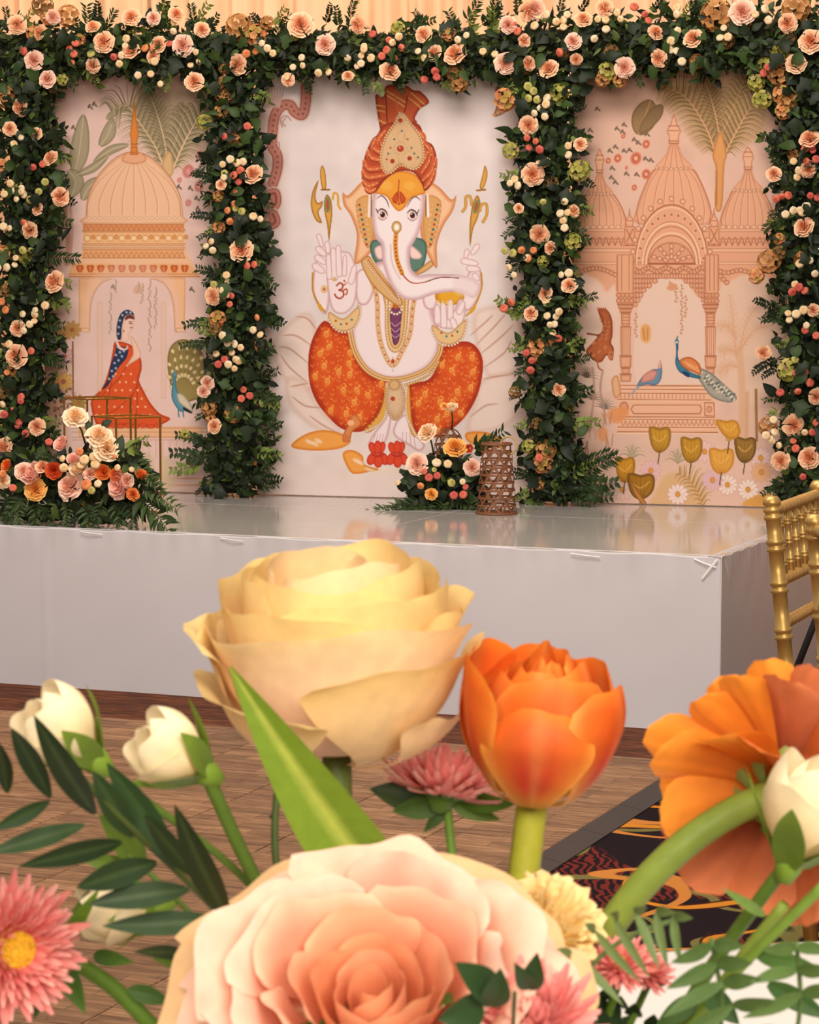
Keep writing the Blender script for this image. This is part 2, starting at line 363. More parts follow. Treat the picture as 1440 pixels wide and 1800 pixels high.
# ================================================================ printed backdrop panels
def H(c): return np.array([int(c[i:i + 2], 16) for i in (0, 2, 4)]) / 255.0
class Canvas:
    def __init__(s, x0, y0, x1, y1, k, base):
        s.x0, s.y0, s.k = x0, y0, k; s.w, s.h = int((x1 - x0) * k) + 1, int((y1 - y0) * k) + 1
        s.x1, s.y1 = x0 + (s.w - 1) / k, y0 + (s.h - 1) / k
        s.I = np.empty((s.h, s.w, 3)); s.I[:] = H(base)
        s.X, s.Y = np.meshgrid(x0 + np.arange(s.w) / k, y0 + np.arange(s.h) / k)
    def sl(s, P, pad):
        a, b = P.min(0) - pad, P.max(0) + pad
        i0, i1 = max(0, int((a[0] - s.x0) * s.k)), min(s.w, int((b[0] - s.x0) * s.k) + 2)
        j0, j1 = max(0, int((a[1] - s.y0) * s.k)), min(s.h, int((b[1] - s.y0) * s.k) + 2)
        return None if i1 <= i0 or j1 <= j0 else (slice(j0, j1), slice(i0, i1))
    def dist(s, P, q, closed, inside=False):
        X, Y = s.X[q], s.Y[q]; D = np.full(X.shape, 1e9); T = np.zeros(X.shape); ins = np.zeros(X.shape, bool); n = len(P)
        m = n if closed else n - 1
        for i in range(m):
            a, b = P[i], P[(i + 1) % n]; d = b - a; L = d @ d + 1e-12
            t = np.clip(((X - a[0]) * d[0] + (Y - a[1]) * d[1]) / L, 0, 1)
            e = (X - a[0] - t * d[0]) ** 2 + (Y - a[1] - t * d[1]) ** 2
            u = e < D; D = np.where(u, e, D); T = np.where(u, (i + t) / m, T)
            if inside and abs(d[1]) > 1e-12:
                c = (a[1] > Y) != (b[1] > Y); ins ^= c & (X < (Y - a[1]) / d[1] * d[0] + a[0])
        D = np.sqrt(D); return (np.where(ins, D, -D) if inside else D), T
    def put(s, q, M, C):
        M = M[..., None]; s.I[q] = s.I[q] * (1 - M) + C * M
    def poly(s, P, c, rim=None, rw=5, soft=.8, a=1, sm=5, to=None, ax_=None, noise=0):
        P = np.asarray(P, float)
        if sm: P = spline(P, sm, True)
        q = s.sl(P, soft + 1)
        if q is None: return
        D, _ = s.dist(P, q, True, True); C = np.broadcast_to(H(c), D.shape + (3,)).copy()
        if to:
            (xa, ya), (xb, yb) = ax_; L = (xb - xa) ** 2 + (yb - ya) ** 2
            t = np.clip(((s.X[q] - xa) * (xb - xa) + (s.Y[q] - ya) * (yb - ya)) / L, 0, 1)[..., None]; C = C * (1 - t) + H(to) * t
        if rim:
            t = np.clip(D / rw, 0, 1); t = (t * t * (3 - 2 * t))[..., None]; C = H(rim) * (1 - t) + C * t
        if noise: C = C * (1 + noise * RNG.standard_normal(D.shape)[..., None])
        s.put(q, np.clip(D / soft + .5, 0, 1) * a, C)
    def line(s, P, c, w=1.5, soft=.8, a=1, sm=5, taper=0, c2=None):
        P = np.asarray(P, float)
        if sm and len(P) > 2: P = spline(P, sm)
        q = s.sl(P, w + soft + 1)
        if q is None: return
        D, T = s.dist(P, q, False); W = np.full(D.shape, w / 2.0)
        if taper == 1: W = W * (1 - T * .92)
        if taper == 2: W = W * np.sqrt(np.clip(np.sin(np.pi * T), .01, 1))
        C = np.broadcast_to(H(c), D.shape + (3,))
        if c2: C = H(c) * (1 - T[..., None]) + H(c2) * T[..., None]
        s.put(q, np.clip((W - D) / soft + .5, 0, 1) * a, C)
    def ell(s, x, y, rx, ry, c, rot=0, soft=.8, a=1, rim=None, rw=.4):
        R = max(rx, ry) + soft + 1; q = s.sl(np.array([[x - R, y - R], [x + R, y + R]]), 0)
        if q is None: return
        dx, dy = s.X[q] - x, s.Y[q] - y; cr, sr = math.cos(rot), math.sin(rot)
        d = np.sqrt(((dx * cr + dy * sr) / rx) ** 2 + ((-dx * sr + dy * cr) / ry) ** 2)
        C = np.broadcast_to(H(c), d.shape + (3,))
        if rim: t = np.clip((1 - d) / rw, 0, 1)[..., None]; C = H(rim) * (1 - t) + H(c) * t
        s.put(q, np.clip((1 - d) * min(rx, ry) / soft + .5, 0, 1) * a, C)
    def dots(s, P, n, r, c, rim=None, sm=6, closed=False):
        P = spline(P, sm, closed); L = np.r_[0, np.cumsum(np.hypot(*np.diff(P, axis=0).T))]
        for t in np.linspace(0, L[-1], n): s.ell(np.interp(t, L, P[:, 0]), np.interp(t, L, P[:, 1]), r, r, c, rim=rim, rw=.6)
    def mottle(s, amp, sc):
        for k in (sc, sc * 2.3):
            gw, gh = int((s.x1 - s.x0) / k) + 3, int((s.y1 - s.y0) / k) + 3; N = RNG.standard_normal((gh, gw))
            fx, fy = (s.X - s.x0) / k, (s.Y - s.y0) / k; ix, iy = fx.astype(int), fy.astype(int); fx -= ix; fy -= iy
            fx = fx * fx * (3 - 2 * fx); fy = fy * fy * (3 - 2 * fy)
            v = (N[iy, ix] * (1 - fx) + N[iy, ix + 1] * fx) * (1 - fy) + (N[iy + 1, ix] * (1 - fx) + N[iy + 1, ix + 1] * fx) * fy
            s.I *= (1 + amp * v)[..., None]
    def cap(s, x0, y0, x1, y1, w, c, rim, rw=3):                     # a rounded finger
        d = np.array([x1 - x0, y1 - y0], float); L = np.hypot(*d) + 1e-9; d /= L; n = np.array([-d[1], d[0]]) * w / 2; a, b = np.array([x0, y0]), np.array([x1, y1])
        s.poly([a + n, (a + b) / 2 + n * 1.05, b + n * .85, b + d * w * .45, b - n * .85, (a + b) / 2 - n * 1.05, a - n, a - d * w * .35], c, rim, rw, sm=4)
    def frond(s, P, wl, wr, n, rib, cs, lw=2.2, droop=.35, a=.9, both=True):
        Q = spline(P, 8); L = np.r_[0, np.cumsum(np.hypot(*np.diff(Q, axis=0).T))]
        for i in range(n):
            t = (i + .5) / n; l = t * L[-1]; x, y = np.interp(l, L, Q[:, 0]), np.interp(l, L, Q[:, 1]); x2, y2 = np.interp(l + 2, L, Q[:, 0]), np.interp(l + 2, L, Q[:, 1])
            if l + 2 > L[-1]: x2, y2 = x + (Q[-1] - Q[-2])[0], y + (Q[-1] - Q[-2])[1]
            d = np.array([x2 - x, y2 - y]); d /= np.hypot(*d) + 1e-9; nn = np.array([-d[1], d[0]])
            sh = math.sin(math.pi * (.12 + .8 * t)) ** .7
            for sg, W in ((1, wl), (-1, wr)):
                if W <= 0: continue
                e = nn * sg * W * sh + d * W * .55 * sh; mm = e * .5 + np.array([0, -.12 * W]); e = e + np.array([0, droop * W * .5])
                s.line([(x, y), (x + mm[0], y + mm[1]), (x + e[0], y + e[1])], cs[(i + (sg > 0)) % len(cs)], lw, .9, a, 4, 1)
        s.line(P, rib, 3.2, .8, 1, 6, 1)
    def leafp(s, P, w, c, rim, vein=None, rw=4, a=1):
        Q = spline(P, 8); n = len(Q); L, R = [], []
        for i in range(n):
            d = Q[min(i + 1, n - 1)] - Q[max(i - 1, 0)]; d /= np.hypot(*d) + 1e-9; k = w / 2 * math.sin(math.pi * min(1, .04 + .94 * i / (n - 1))) ** .8; nn = np.array([-d[1], d[0]]) * k
            L.append(Q[i] + nn); R.append(Q[i] - nn)
        s.poly(L + R[::-1], c, rim, rw, sm=0, a=a)
        if vein: s.line(P, vein, 1.4, .8, a)
def TF(ox, oy, k): return lambda *v: [(ox + v[i] / k, oy + v[i + 1] / k) for i in range(0, len(v), 2)]

def make_panel(name, cv, m, label):
    n = cv.w * cv.h
    X, Y = cv.X.ravel(), cv.Y.ravel()
    # flat print laid on the board: pixel grid mapped to the board's own plane
    u = (X - 720) / F_PX; v = -(Y - 900) / F_PX
    D = np.stack([u, CA + v * SA, -SA + v * CA], 1); N = np.array(BD_N); p0 = np.array(BD_A + BD_N * .001)
    t = ((p0 - np.array(CAM)) @ N) / (D @ N); P = np.array(CAM) + D * t[:, None]
    lo = STAGE_H + .004; P[:, 2] = np.maximum(P[:, 2], lo)
    idx = np.arange(n).reshape(cv.h, cv.w)
    Fq = np.stack([idx[:-1, :-1], idx[1:, :-1], idx[1:, 1:], idx[:-1, 1:]], -1).reshape(-1, 4)
    me = bpy.data.meshes.new('print'); me.vertices.add(n); me.vertices.foreach_set('co', P.ravel())
    nf = len(Fq); me.loops.add(nf * 4); me.loops.foreach_set('vertex_index', Fq.ravel().astype(np.int32))
    me.polygons.add(nf); me.polygons.foreach_set('loop_start', np.arange(0, nf * 4, 4, dtype=np.int32)); me.polygons.foreach_set('loop_total', np.full(nf, 4, np.int32))
    me.update(calc_edges=True)
    c = np.ones((n, 4), np.float32); c[:, :3] = lin(np.clip(cv.I, 0, 1)).reshape(-1, 3)
    a = me.color_attributes.new('Col', 'FLOAT_COLOR', 'POINT'); a.data.foreach_set('color', c.ravel()); me.materials.append(m)
    A, B = on_backdrop(cv.x0, 500), on_backdrop(cv.x1, 500); top = max(P[:, 2]); ce = (A + B) / 2
    root = empty(name, (ce.x, ce.y, STAGE_H), label, 'backdrop panel', 'printed panels of the stage backdrop'); root['kind'] = 'thing'
    link('print', me, root)
    b = MB(); b.box((0, 0, 0), ((B - A).length + .004, .018, top - lo + .004), bev=.002)
    o = link('board', b.mesh('board', M_BOARDW, False), root, Matrix.Translation(Vector((ce.x, ce.y, (top + lo) / 2)) - BD_N * .0105) @ Matrix.Rotation(math.atan2(BD_T.y, BD_T.x), 4, 'Z'))
    return root
def print_mat():
    m, nt, b = nodes('satin_print'); N = nt.nodes; L = nt.links
    at = N.new('ShaderNodeAttribute'); at.attribute_name = 'Col'
    L.new(at.outputs['Color'], b.inputs['Base Color']); b.inputs['Roughness'].default_value = .6; b.inputs['Specular IOR Level'].default_value = .2
    tc = N.new('ShaderNodeTexCoord'); nz = N.new('ShaderNodeTexNoise'); nz.inputs['Scale'].default_value = 900; L.new(tc.outputs['Object'], nz.inputs['Vector'])
    bp = N.new('ShaderNodeBump'); bp.inputs['Strength'].default_value = .1; bp.inputs['Distance'].default_value = .0005; L.new(nz.outputs['Fac'], bp.inputs['Height']); L.new(bp.outputs[0], b.inputs['Normal'])
    return m
M_BOARDW = mat('foam_board', s(214, 196, 186), .7)
M_PRINT = print_mat()
PK = .88

# ---------------------------------------------------------------- centre panel: elephant-headed figure on a lotus
cv = Canvas(452, 104, 930, 882, PK, 'E4DAD9')
A1, A2 = TF(460, 130, 3), TF(460, 480, 3)
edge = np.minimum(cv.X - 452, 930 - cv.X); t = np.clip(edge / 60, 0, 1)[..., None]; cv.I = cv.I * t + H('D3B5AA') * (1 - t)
t = np.clip((cv.Y - 640) / 200, 0, 1)[..., None] * .5; cv.I = cv.I * (1 - t) + H('E8D2C8') * t
cv.mottle(.012, 22)
W, WR = 'F0E1E4', 'C99FA4'; GO, GD = 'DDB275', 'B07A3E'; RE = 'C4552E'; PRL = 'F6E7D6'
# scrolled red frieze on the left, its end on the right
for P in (A1(235, 70, 232, 150, 215, 215, 175, 200, 150, 165, 105, 170, 70, 220, 58, 300, 55, 380, 82, 430, 82, 500, 60, 575), A1(40, 640, 70, 630, 75, 680, 50, 710), A1(60, 740, 72, 780, 40, 800)):
    cv.line(P, 'D9BDB4', 23); cv.line(P, '9A5A4E', 18); cv.line(P, 'C08072', 14); cv.dots(P, 26, 2.2, '96544A')
for P in (A1(110, 280, 100, 240, 130, 220, 155, 245), A1(130, 230, 110, 255, 125, 275), A1(60, 380, 90, 360, 95, 420)): cv.line(P, 'B88880', 2)
for k in range(6): cv.line(A1(30 + 12 * k, 170, 40 + 14 * k, 110, 35 + 16 * k, 70), 'CDA9A0', 5, taper=1)
cv.poly(A1(20, 560, 50, 640, 40, 760, -10, 800, -20, 600), 'B98378', soft=6, a=.7)
cv.poly(A1(1235, 70, 1290, 80, 1330, 150, 1290, 200, 1225, 225, 1240, 160), 'B88A6A', '8E5A40', 5); cv.dots(A1(1240, 100, 1300, 170, 1225, 215), 9, 3, 'D6A070')
# pale drapery and cushions behind the figure
for P in (A2(60, 380, 160, 250, 260, 220, 300, 420, 260, 620, 120, 560), A2(130, 560, 220, 570, 300, 700, 420, 840, 300, 830, 150, 700), A2(1120, 220, 1290, 180, 1380, 300, 1400, 460, 1240, 560, 1160, 480), A2(1170, 560, 1330, 530, 1400, 640, 1300, 800, 1090, 840, 1120, 680)):
    cv.poly(P, 'E9D3C8', 'D6B3A4', 10, soft=10, a=.75)
for P in (A2(1100, 330, 1180, 260, 1220, 220), A2(1130, 380, 1230, 280, 1290, 210), A2(1150, 430, 1260, 340, 1330, 270), A2(1170, 500, 1280, 420, 1320, 350), A2(1165, 560, 1240, 545, 1320, 535), A2(1100, 760, 1180, 700, 1250, 690), A2(250, 480, 150, 400, 90, 390), A2(245, 580, 150, 500, 100, 430), A2(150, 600, 250, 580), A2(160, 650, 230, 700, 320, 710), A2(250, 750, 320, 800, 400, 840), A2(290, 300, 240, 240, 180, 230), A2(260, 380, 180, 330, 110, 330)):
    cv.line(P, 'B88A78', 3, 2, .75, taper=2); 
# lotus petals
for P in (A2(155, 912, 230, 850, 330, 828, 430, 850, 470, 890, 400, 928, 250, 935), A2(428, 952, 470, 932, 530, 960, 545, 1010, 620, 1035, 560, 1050, 482, 1058, 445, 1010), A2(1080, 842, 1180, 838, 1250, 868, 1282, 915, 1180, 925, 1090, 890)): cv.poly(P, 'EDA44E', 'D67F2C', 6)
for x, y in ((250, 890), (300, 885), (500, 990), (520, 1000), (280, 900)): cv.ell(*A2(x, y)[0], 7, 3.5, 'F3D9C0', .5, soft=2, a=.8)
# ears
for P, q in ((A1(428, 625, 455, 640, 520, 575, 565, 545, 610, 640, 600, 800, 600, 900, 560, 960, 512, 1000, 488, 985, 502, 850, 470, 750, 432, 690), ((430, 700), (610, 800))),
             (A1(1027, 640, 1000, 662, 940, 600, 880, 570, 840, 640, 840, 850, 880, 960, 925, 1024, 925, 900, 960, 800, 1010, 720), ((1030, 700), (850, 800)))):
    cv.poly(P, 'EFC39B', 'CF8552', 9)
for sg in (0, 1):
    fx = (lambda x: x) if not sg else (lambda x: 1445 - x)
    cv.poly(A1(*sum([[fx(x), y] for x, y in ((500, 670), (560, 640), (590, 700), (590, 860), (560, 920), (530, 860), (505, 760))], [])), 'D8A565', 'C58A4E', 4)
    for k in range(9):
        x, y = A1(fx(515 + k * 5), 690 + k * 26)[0]; cv.ell(x, y, 2.2, 2.2, ('A8402A', '3F6A66')[k % 2]); x, y = A1(fx(495 + k * 6), 680 + k * 28)[0]; cv.ell(x, y, 1.5, 1.5, 'F4E2C8', rim='A87848')
        x, y = A1(fx(545 + k * 3), 690 + k * 26)[0]; cv.ell(x, y, 1.6, 1.6, 'F0D8B0', rim='A87848')
    cv.line(A1(fx(572), 640, fx(566), 750), 'F3E4DC', 5); cv.line(A1(fx(578), 640, fx(578), 750), '6A4A40', 1.5)
# green collar, arms, torso
cv.poly(A1(575, 890, 640, 870, 850, 870, 862, 990, 805, 1045, 650, 1045, 585, 970), '5E8273', '3C5C52', 5)
cv.poly(A2(275, -20, 268, 100, 305, 190, 340, 215, 360, 120, 350, -80, 300, -90), W, WR, 6); cv.poly(A2(1150, -30, 1160, 60, 1135, 150, 1085, 200, 1050, 150, 1090, 0), W, WR, 6)
cv.poly(A2(530, 60, 505, 170, 470, 290, 485, 410, 540, 500, 620, 552, 700, 565, 790, 548, 880, 500, 935, 420, 940, 320, 905, 200, 890, 60, 700, -60, 580, -40), W, WR, 12)
cv.poly(A2(500, 0, 560, -20, 600, 40, 580, 130, 545, 170, 500, 140), W, WR, 6); cv.poly(A2(850, 100, 900, 60, 930, 120, 910, 190, 860, 180), W, WR, 6)
cv.line(A2(270, 0, 270, 90, 300, 160, 335, 205), 'C08A2E', 3); cv.line(A2(1158, 0, 1160, 80, 1125, 170, 1080, 225), 'C08A2E', 3); cv.line(A2(300, 160, 318, 200), 'D8A030', 7, taper=2); cv.line(A2(1130, 170, 1095, 215), 'D8A030', 7, taper=2)
# trousers with paisley
for P in (A2(330, 252, 275, 330, 248, 430, 250, 560, 280, 660, 340, 745, 425, 822, 530, 835, 605, 770, 655, 680, 668, 580, 600, 550, 540, 495, 490, 405, 470, 318, 400, 296), A2(945, 400, 1035, 362, 1110, 370, 1158, 430, 1167, 515, 1140, 640, 1080, 750, 1000, 825, 900, 870, 825, 860, 788, 760, 772, 600, 880, 560, 935, 470)):
    cv.poly(P, 'D4521F', 'A82E12', 16)
    Q = spline(P, 5, True); lo, hi = Q.min(0), Q.max(0); k = 0
    from random import Random
    rr = Random(3); pts = []
    for _ in range(900):
        x, y = rr.uniform(lo[0], hi[0]), rr.uniform(lo[1], hi[1]); ins = False
        for i in range(len(Q)):
            a, b_ = Q[i - 1], Q[i]
            if (a[1] > y) != (b_[1] > y) and x < (y - a[1]) / (b_[1] - a[1]) * (b_[0] - a[0]) + a[0]: ins = not ins
        if not ins or min(np.hypot(*(Q - (x, y)).T)) < 7: continue
        dm = min([math.hypot(x - c[0], y - c[1]) for c in pts], default=99)
        if dm > 19:
            pts.append((x, y)); r = rr.uniform(-.6, .6); cv.ell(x, y, 9, 11, 'E8702A', soft=7, a=.55)
            cv.ell(x, y, 4.2, 6.2, 'F0B458', r, a=.9); cv.ell(x, y + 1, 2.6, 4, 'D96A28', r); cv.ell(x, y + 1, 1.1, 2, 'F0B458', r); cv.line([(x + 2, y - 5), (x + 5, y - 8), (x + 3, y - 10)], 'F0B458', 1.4)
        elif dm > 11: cv.line([(x - 3, y - 2), (x, y + 2), (x + 3, y - 2)], 'EE9A48', 1.3, a=.8); pts.append((x, y))
        elif dm > 7 and rr.random() < .5: cv.ell(x, y, 1.1, 1.1, 'F2AE5E', a=.9)
# hem borders, legs and feet
cv.poly(A2(672, 690, 650, 765, 598, 835, 560, 905, 590, 920, 650, 895, 680, 800, 690, 700), W, WR, 6); cv.poly(A2(722, 765, 692, 830, 712, 870, 770, 905, 830, 940, 860, 905, 800, 830, 770, 750), W, WR, 6)
for k in range(4): cv.line(A2(585 + 16 * k, 895, 600 + 14 * k, 850), WR, 1.2); cv.line(A2(740 + 24 * k, 895 + 8 * k, 745 + 18 * k, 840), WR, 1.2)
cv.poly(A2(650, 585, 642, 670, 610, 750, 540, 828, 575, 838, 645, 770, 672, 690, 676, 590), 'DFA94E', 'C0803A', 3); cv.poly(A2(780, 600, 786, 700, 795, 790, 822, 860, 790, 850, 765, 760, 758, 660, 762, 600), 'DFA94E', 'C0803A', 3)
cv.dots(A2(660, 585, 668, 650, 660, 720, 630, 790, 545, 838), 26, 2.3, PRL, 'B08468'); cv.dots(A2(765, 600, 760, 680, 770, 770, 818, 862), 24, 2.3, PRL, 'B08468'); cv.dots(A2(640, 640, 615, 740, 560, 815), 9, 1.5, '8A3A1E')
# girdle and pendant
G = A2(468, 318, 490, 410, 545, 500, 620, 548, 700, 562, 790, 546, 885, 500, 935, 430, 945, 385)
cv.line(G, 'B07A3E', 10); cv.line(G, 'E2BC80', 7.5); cv.line(G, 'A8683A', 1.4); cv.dots(A2(760, 590, 830, 565, 890, 530, 930, 470), 15, 3, 'E8C88E', '9A6A36')
cv.ell(*A2(706, 668)[0], 18, 37, 'DDBB94', rim='B8906A', rw=.5)
for f in (.92, .7, .48): cv.dots([(A2(706, 668)[0][0] + 18 * f * math.cos(i * math.pi / 8), A2(706, 668)[0][1] + 37 * f * math.sin(i * math.pi / 8)) for i in range(17)], 34, 1.3, PRL, 'A87C58')
cv.ell(*A2(692, 663)[0], 4, 4, 'B8402A'); cv.ell(*A2(700, 590)[0], 10, 10, 'D8B07C', rim='B08050')
# small hooded attendant and hibiscus
cv.poly(A2(430, 850, 455, 800, 480, 745, 510, 760, 525, 800, 480, 835, 465, 885, 430, 890), 'DA8A50', 'B5602E', 4); cv.ell(*A2(470, 790)[0], 6, 5, 'F0B888'); cv.ell(*A2(445, 870)[0], 5, 7, 'D0764A')
for fx in (612, 715):
    for dx, dy, rx, ry, r in ((-26, -42, 5, 11, -.35), (20, -44, 5, 11, .35), (0, -46, 5, 12, 0), (-30, 14, 6, 12, .5), (32, 14, 6, 12, -.5), (4, 26, 6, 12, .1)): cv.ell(*A2(fx + dx, 965 + dy)[0], rx * 1.35, ry, 'DC4A2C', r, rim='B93220')
    cv.line(A2(fx - 30, 958, fx, 968, fx + 36, 954), 'A82A1C', 1.6)
for x in range(560, 800, 24): cv.ell(*A2(x, 1035 + (x * 7 % 20))[0], 6, 3, 'E7D7BE', .4, soft=3, a=.7)
# necklaces
for sg, P in ((0, A2(580, 40, 608, 130, 615, 290, 640, 405, 692, 488, 742, 410, 782, 320, 796, 190, 812, 110)),): cv.line(P, 'D9AC74', 9, a=.9); cv.dots(P, 46, 2.0, PRL, 'B07A48'); cv.dots(P, 23, 1.5, 'B5482A')
cv.poly(A2(640, 60, 650, 180, 652, 320, 672, 400, 708, 420, 744, 390, 768, 290, 778, 150, 790, 80), 'DDB57C', 'B98A54', 4); cv.line(A2(668, 110, 668, 300, 684, 375, 708, 396, 732, 370, 750, 290, 756, 120), 'B5854E', 1.5); cv.dots(A2(660, 130, 660, 310, 678, 388, 708, 408, 738, 384, 758, 290, 766, 130), 40, 1.2, PRL)
cv.poly(A2(680, 190, 682, 290, 694, 370, 710, 378, 726, 350, 734, 270, 736, 190), '7A4068', '5A2A4A', 4)
for y in (280, 310, 340): cv.line(A2(684, y - 20, 705, y, 732, y - 20), 'D8C0D0', 1)
for k in range(14): cv.ell(*A2(707 + 34 * math.cos(k * .449), 175 + 42 * math.sin(k * .449))[0], 2.3, 2.3, PRL, rim='B08468')
cv.ell(*A2(707, 175)[0], 5, 5.5, 'C4622E', rim='A03A1E'); cv.dots(A2(692, 448, 692, 515), 5, 2, PRL, 'B08468'); cv.ell(*A2(692, 465)[0], 3, 4, 'B8402A')
N1 = A1(525, 985, 565, 960, 600, 1000, 645, 1060, 690, 1130, 745, 1200, 720, 1225, 640, 1170, 575, 1100, 540, 1040)
cv.poly(N1, 'D9AE74', 'A8763E', 4); cv.poly(A1(890, 985, 905, 1010, 850, 1050, 800, 1060, 830, 1030), 'D9AE74', 'A8763E', 4)
for k in range(3): cv.dots(A1(545 + 18 * k, 990 - 8 * k, 600 + 14 * k, 1060 - 8 * k, 680 + 12 * k, 1160 - 10 * k, 730, 1200), 22, (1.9, 1.5, 1.9)[k], (PRL, 'A84026', PRL)[k], 'A87848')
# hands
FI = 'F0E0E2'
for a in ((300, 850, 318, 905, 26), (295, 920, 330, 950, 34), (290, 965, 330, 995, 34), (278, 1010, 320, 1040, 38), (345, 890, 352, 940, 28)): cv.cap(*A1(a[0], a[1])[0], *A1(a[2], a[3])[0], a[4] / 3, FI, WR)
cv.poly(A2(345, -90, 345, 60, 372, 190, 432, 215, 488, 165, 505, 60, 495, -40, 460, -110, 380, -110), FI, WR, 5)
for a in ((385, 1080, 378, 930, 34), (410, 1060, 404, 915, 32), (436, 1060, 440, 965, 26), (358, 1075, 352, 960, 30)): cv.cap(*A1(a[0], a[1])[0], *A1(a[2], a[3])[0], a[4] / 3, FI, WR)
cv.cap(*A1(470, 1100)[0], *A1(490, 1020)[0], 11, FI, WR); cv.ell(*A1(385, 1082)[0], 3, 4, 'D8B070'); cv.ell(*A1(330, 1135)[0], 6, 7, 'DDB070', a=.8); cv.ell(*A1(330, 1135)[0], 2, 2, 'B5482A')
for a in ((1140, 905, 1112, 945, 30), (1085, 930, 1075, 965, 26), (1060, 985, 1130, 1000, 34), (1090, 1025, 1140, 1030, 34), (1120, 1060, 1140, 1080, 34)): cv.cap(*A1(a[0], a[1])[0], *A1(a[2], a[3])[0], a[4] / 3, FI, WR)
cv.ell(*A2(992, 122)[0], 26, 16, 'E3A92C', rim='C08018'); cv.poly(A2(905, 190, 915, 260, 950, 290, 1040, 290, 1075, 220, 1070, 150, 1040, 140, 1000, 210), FI, WR, 5)
for a in ((930, 260, 926, 180, 36), (962, 280, 958, 168, 34), (995, 240, 996, 152, 32), (1040, 210, 1062, 160, 34), (1020, 285, 1006, 245, 34)): cv.cap(*A2(a[0], a[1])[0], *A2(a[2], a[3])[0], a[4] / 3, FI, WR)
for k in range(4): cv.ell(*A2(930 + 24 * k, 150 + 3 * k)[0], 3, 3, 'F3CF8A', a=.6)
# om on the palm
OM = 'AE4630'
cv.line(A2(396, 66, 412, 52, 428, 62, 424, 82, 408, 90, 428, 96, 432, 118, 414, 134, 394, 126, 386, 112), OM, 2.9); cv.line(A2(426, 96, 446, 84, 452, 100, 444, 114), OM, 2.5); cv.line(A2(418, 52, 432, 64, 450, 48), OM, 2.2, taper=2); cv.ell(*A2(436, 42)[0], 1.8, 1.8, OM)
# cuffs
for P, rimP in ((A2(358, 205, 430, 240, 505, 180, 520, 215, 490, 285, 432, 308, 380, 290, 352, 245), A2(352, 245, 385, 292, 432, 312, 490, 290, 522, 215, 510, 150)), (A2(905, 275, 985, 315, 1060, 255, 1082, 250, 1062, 335, 1000, 378, 930, 360, 898, 305), A2(896, 300, 930, 362, 1000, 382, 1062, 340, 1084, 250))):
    cv.poly(P, 'E2C08C', 'BD8E56', 4); cv.dots(rimP, 20, 2.3, PRL, 'B08468')
    c = np.mean(P, 0)
    for k, (dx, dy) in enumerate(((-14, -2), (-5, 4), (5, 3), (14, -4))): cv.ell(c[0] + dx, c[1] + dy + 4, 2, 2, ('B5482A', '3F7A86')[k % 2])
# head and trunk
cv.poly(A1(596, 920, 630, 905, 642, 965, 622, 980, 602, 960), 'F2D8D0', WR, 4); cv.poly(A1(786, 905, 830, 935, 846, 962, 825, 978, 784, 966), 'F2D8D0', WR, 4)
cv.poly(A1(590, 640, 583, 760, 600, 860, 632, 905, 640, 1000, 680, 1110, 740, 1180, 820, 1192, 920, 1160, 1040, 1150, 1120, 1180, 1150, 1110, 1060, 1062, 900, 1055, 825, 1060, 788, 1020, 782, 930, 805, 885, 835, 820, 858, 700, 852, 600, 800, 530, 720, 515, 640, 545), 'F3E8EB', 'CBA9B0', 10)
cv.poly(A1(1020, 1070, 1130, 1080, 1150, 1140, 1110, 1180, 1020, 1150), 'E9D6DA', soft=8, a=.7)
cv.poly(A1(596, 625, 605, 580, 660, 538, 720, 512, 795, 522, 845, 570, 862, 625, 830, 640, 785, 660, 755, 705, 722, 724, 690, 695, 660, 648, 620, 634), 'E9A03A', 'D0782A', 5)
cv.line(A1(724, 560, 722, 620, 724, 690), 'B5401E', 2); 
for sg in (-1, 1): cv.poly(A1(724 + sg * 4, 620, 724 + sg * 30, 645, 724 + sg * 32, 675, 724 + sg * 10, 680), 'C8562A', 'A83A1A', 3); cv.line(A1(724, 690, 724 + sg * 40, 655), 'B5401E', 1.2)
for x, y in ((660, 590), (780, 590)): cv.ell(*A1(x, y)[0], 10, 8, 'F0B85A', soft=5, a=.6)
for P in (A1(606, 660, 632, 642, 660, 668, 672, 706), A1(765, 705, 790, 660, 815, 648, 838, 668)): cv.line(P, '7A6468', 2.4, taper=2)
for x, y, sg in ((638, 742, 1), (796, 746, -1)):
    cv.ell(*A1(x, y)[0], 9.5, 10, 'D9B8B4', soft=3, a=.8); cv.ell(*A1(x, y)[0], 7.5, 7, 'F7EEEE'); cv.ell(*A1(x, y)[0], 4.8, 5.6, '5A2A28', rim='8A4A40'); cv.ell(*A1(x, y)[0], 2.3, 2.8, '1E0E10'); cv.ell(*A1(x - 5, y - 7)[0], 1.2, 1.2, 'FFFFFF')
    cv.line(A1(x - 30, y - 12, x - 8, y - 30, x + 16, y - 18, x + 26, y + 6), '3E2022', 2.4, taper=2); cv.line(A1(x - 22, y + 16, x, y + 28, x + 20, y + 14), 'A87A78', 1.4)
    cv.line(A1(x - sg * 24, y - 8, x - sg * 34, y - 30), '3E2022', 1.6)
for P in (A1(610, 850, 640, 890, 640, 930), A1(820, 850, 790, 890), A1(680, 900, 690, 1000, 730, 1080)): cv.line(P, 'D0B0B6', 2.5, 2, .7)
TJ = A1(710, 830, 706, 900, 714, 980, 740, 1050, 790, 1100, 860, 1098, 940, 1075, 1040, 1076)
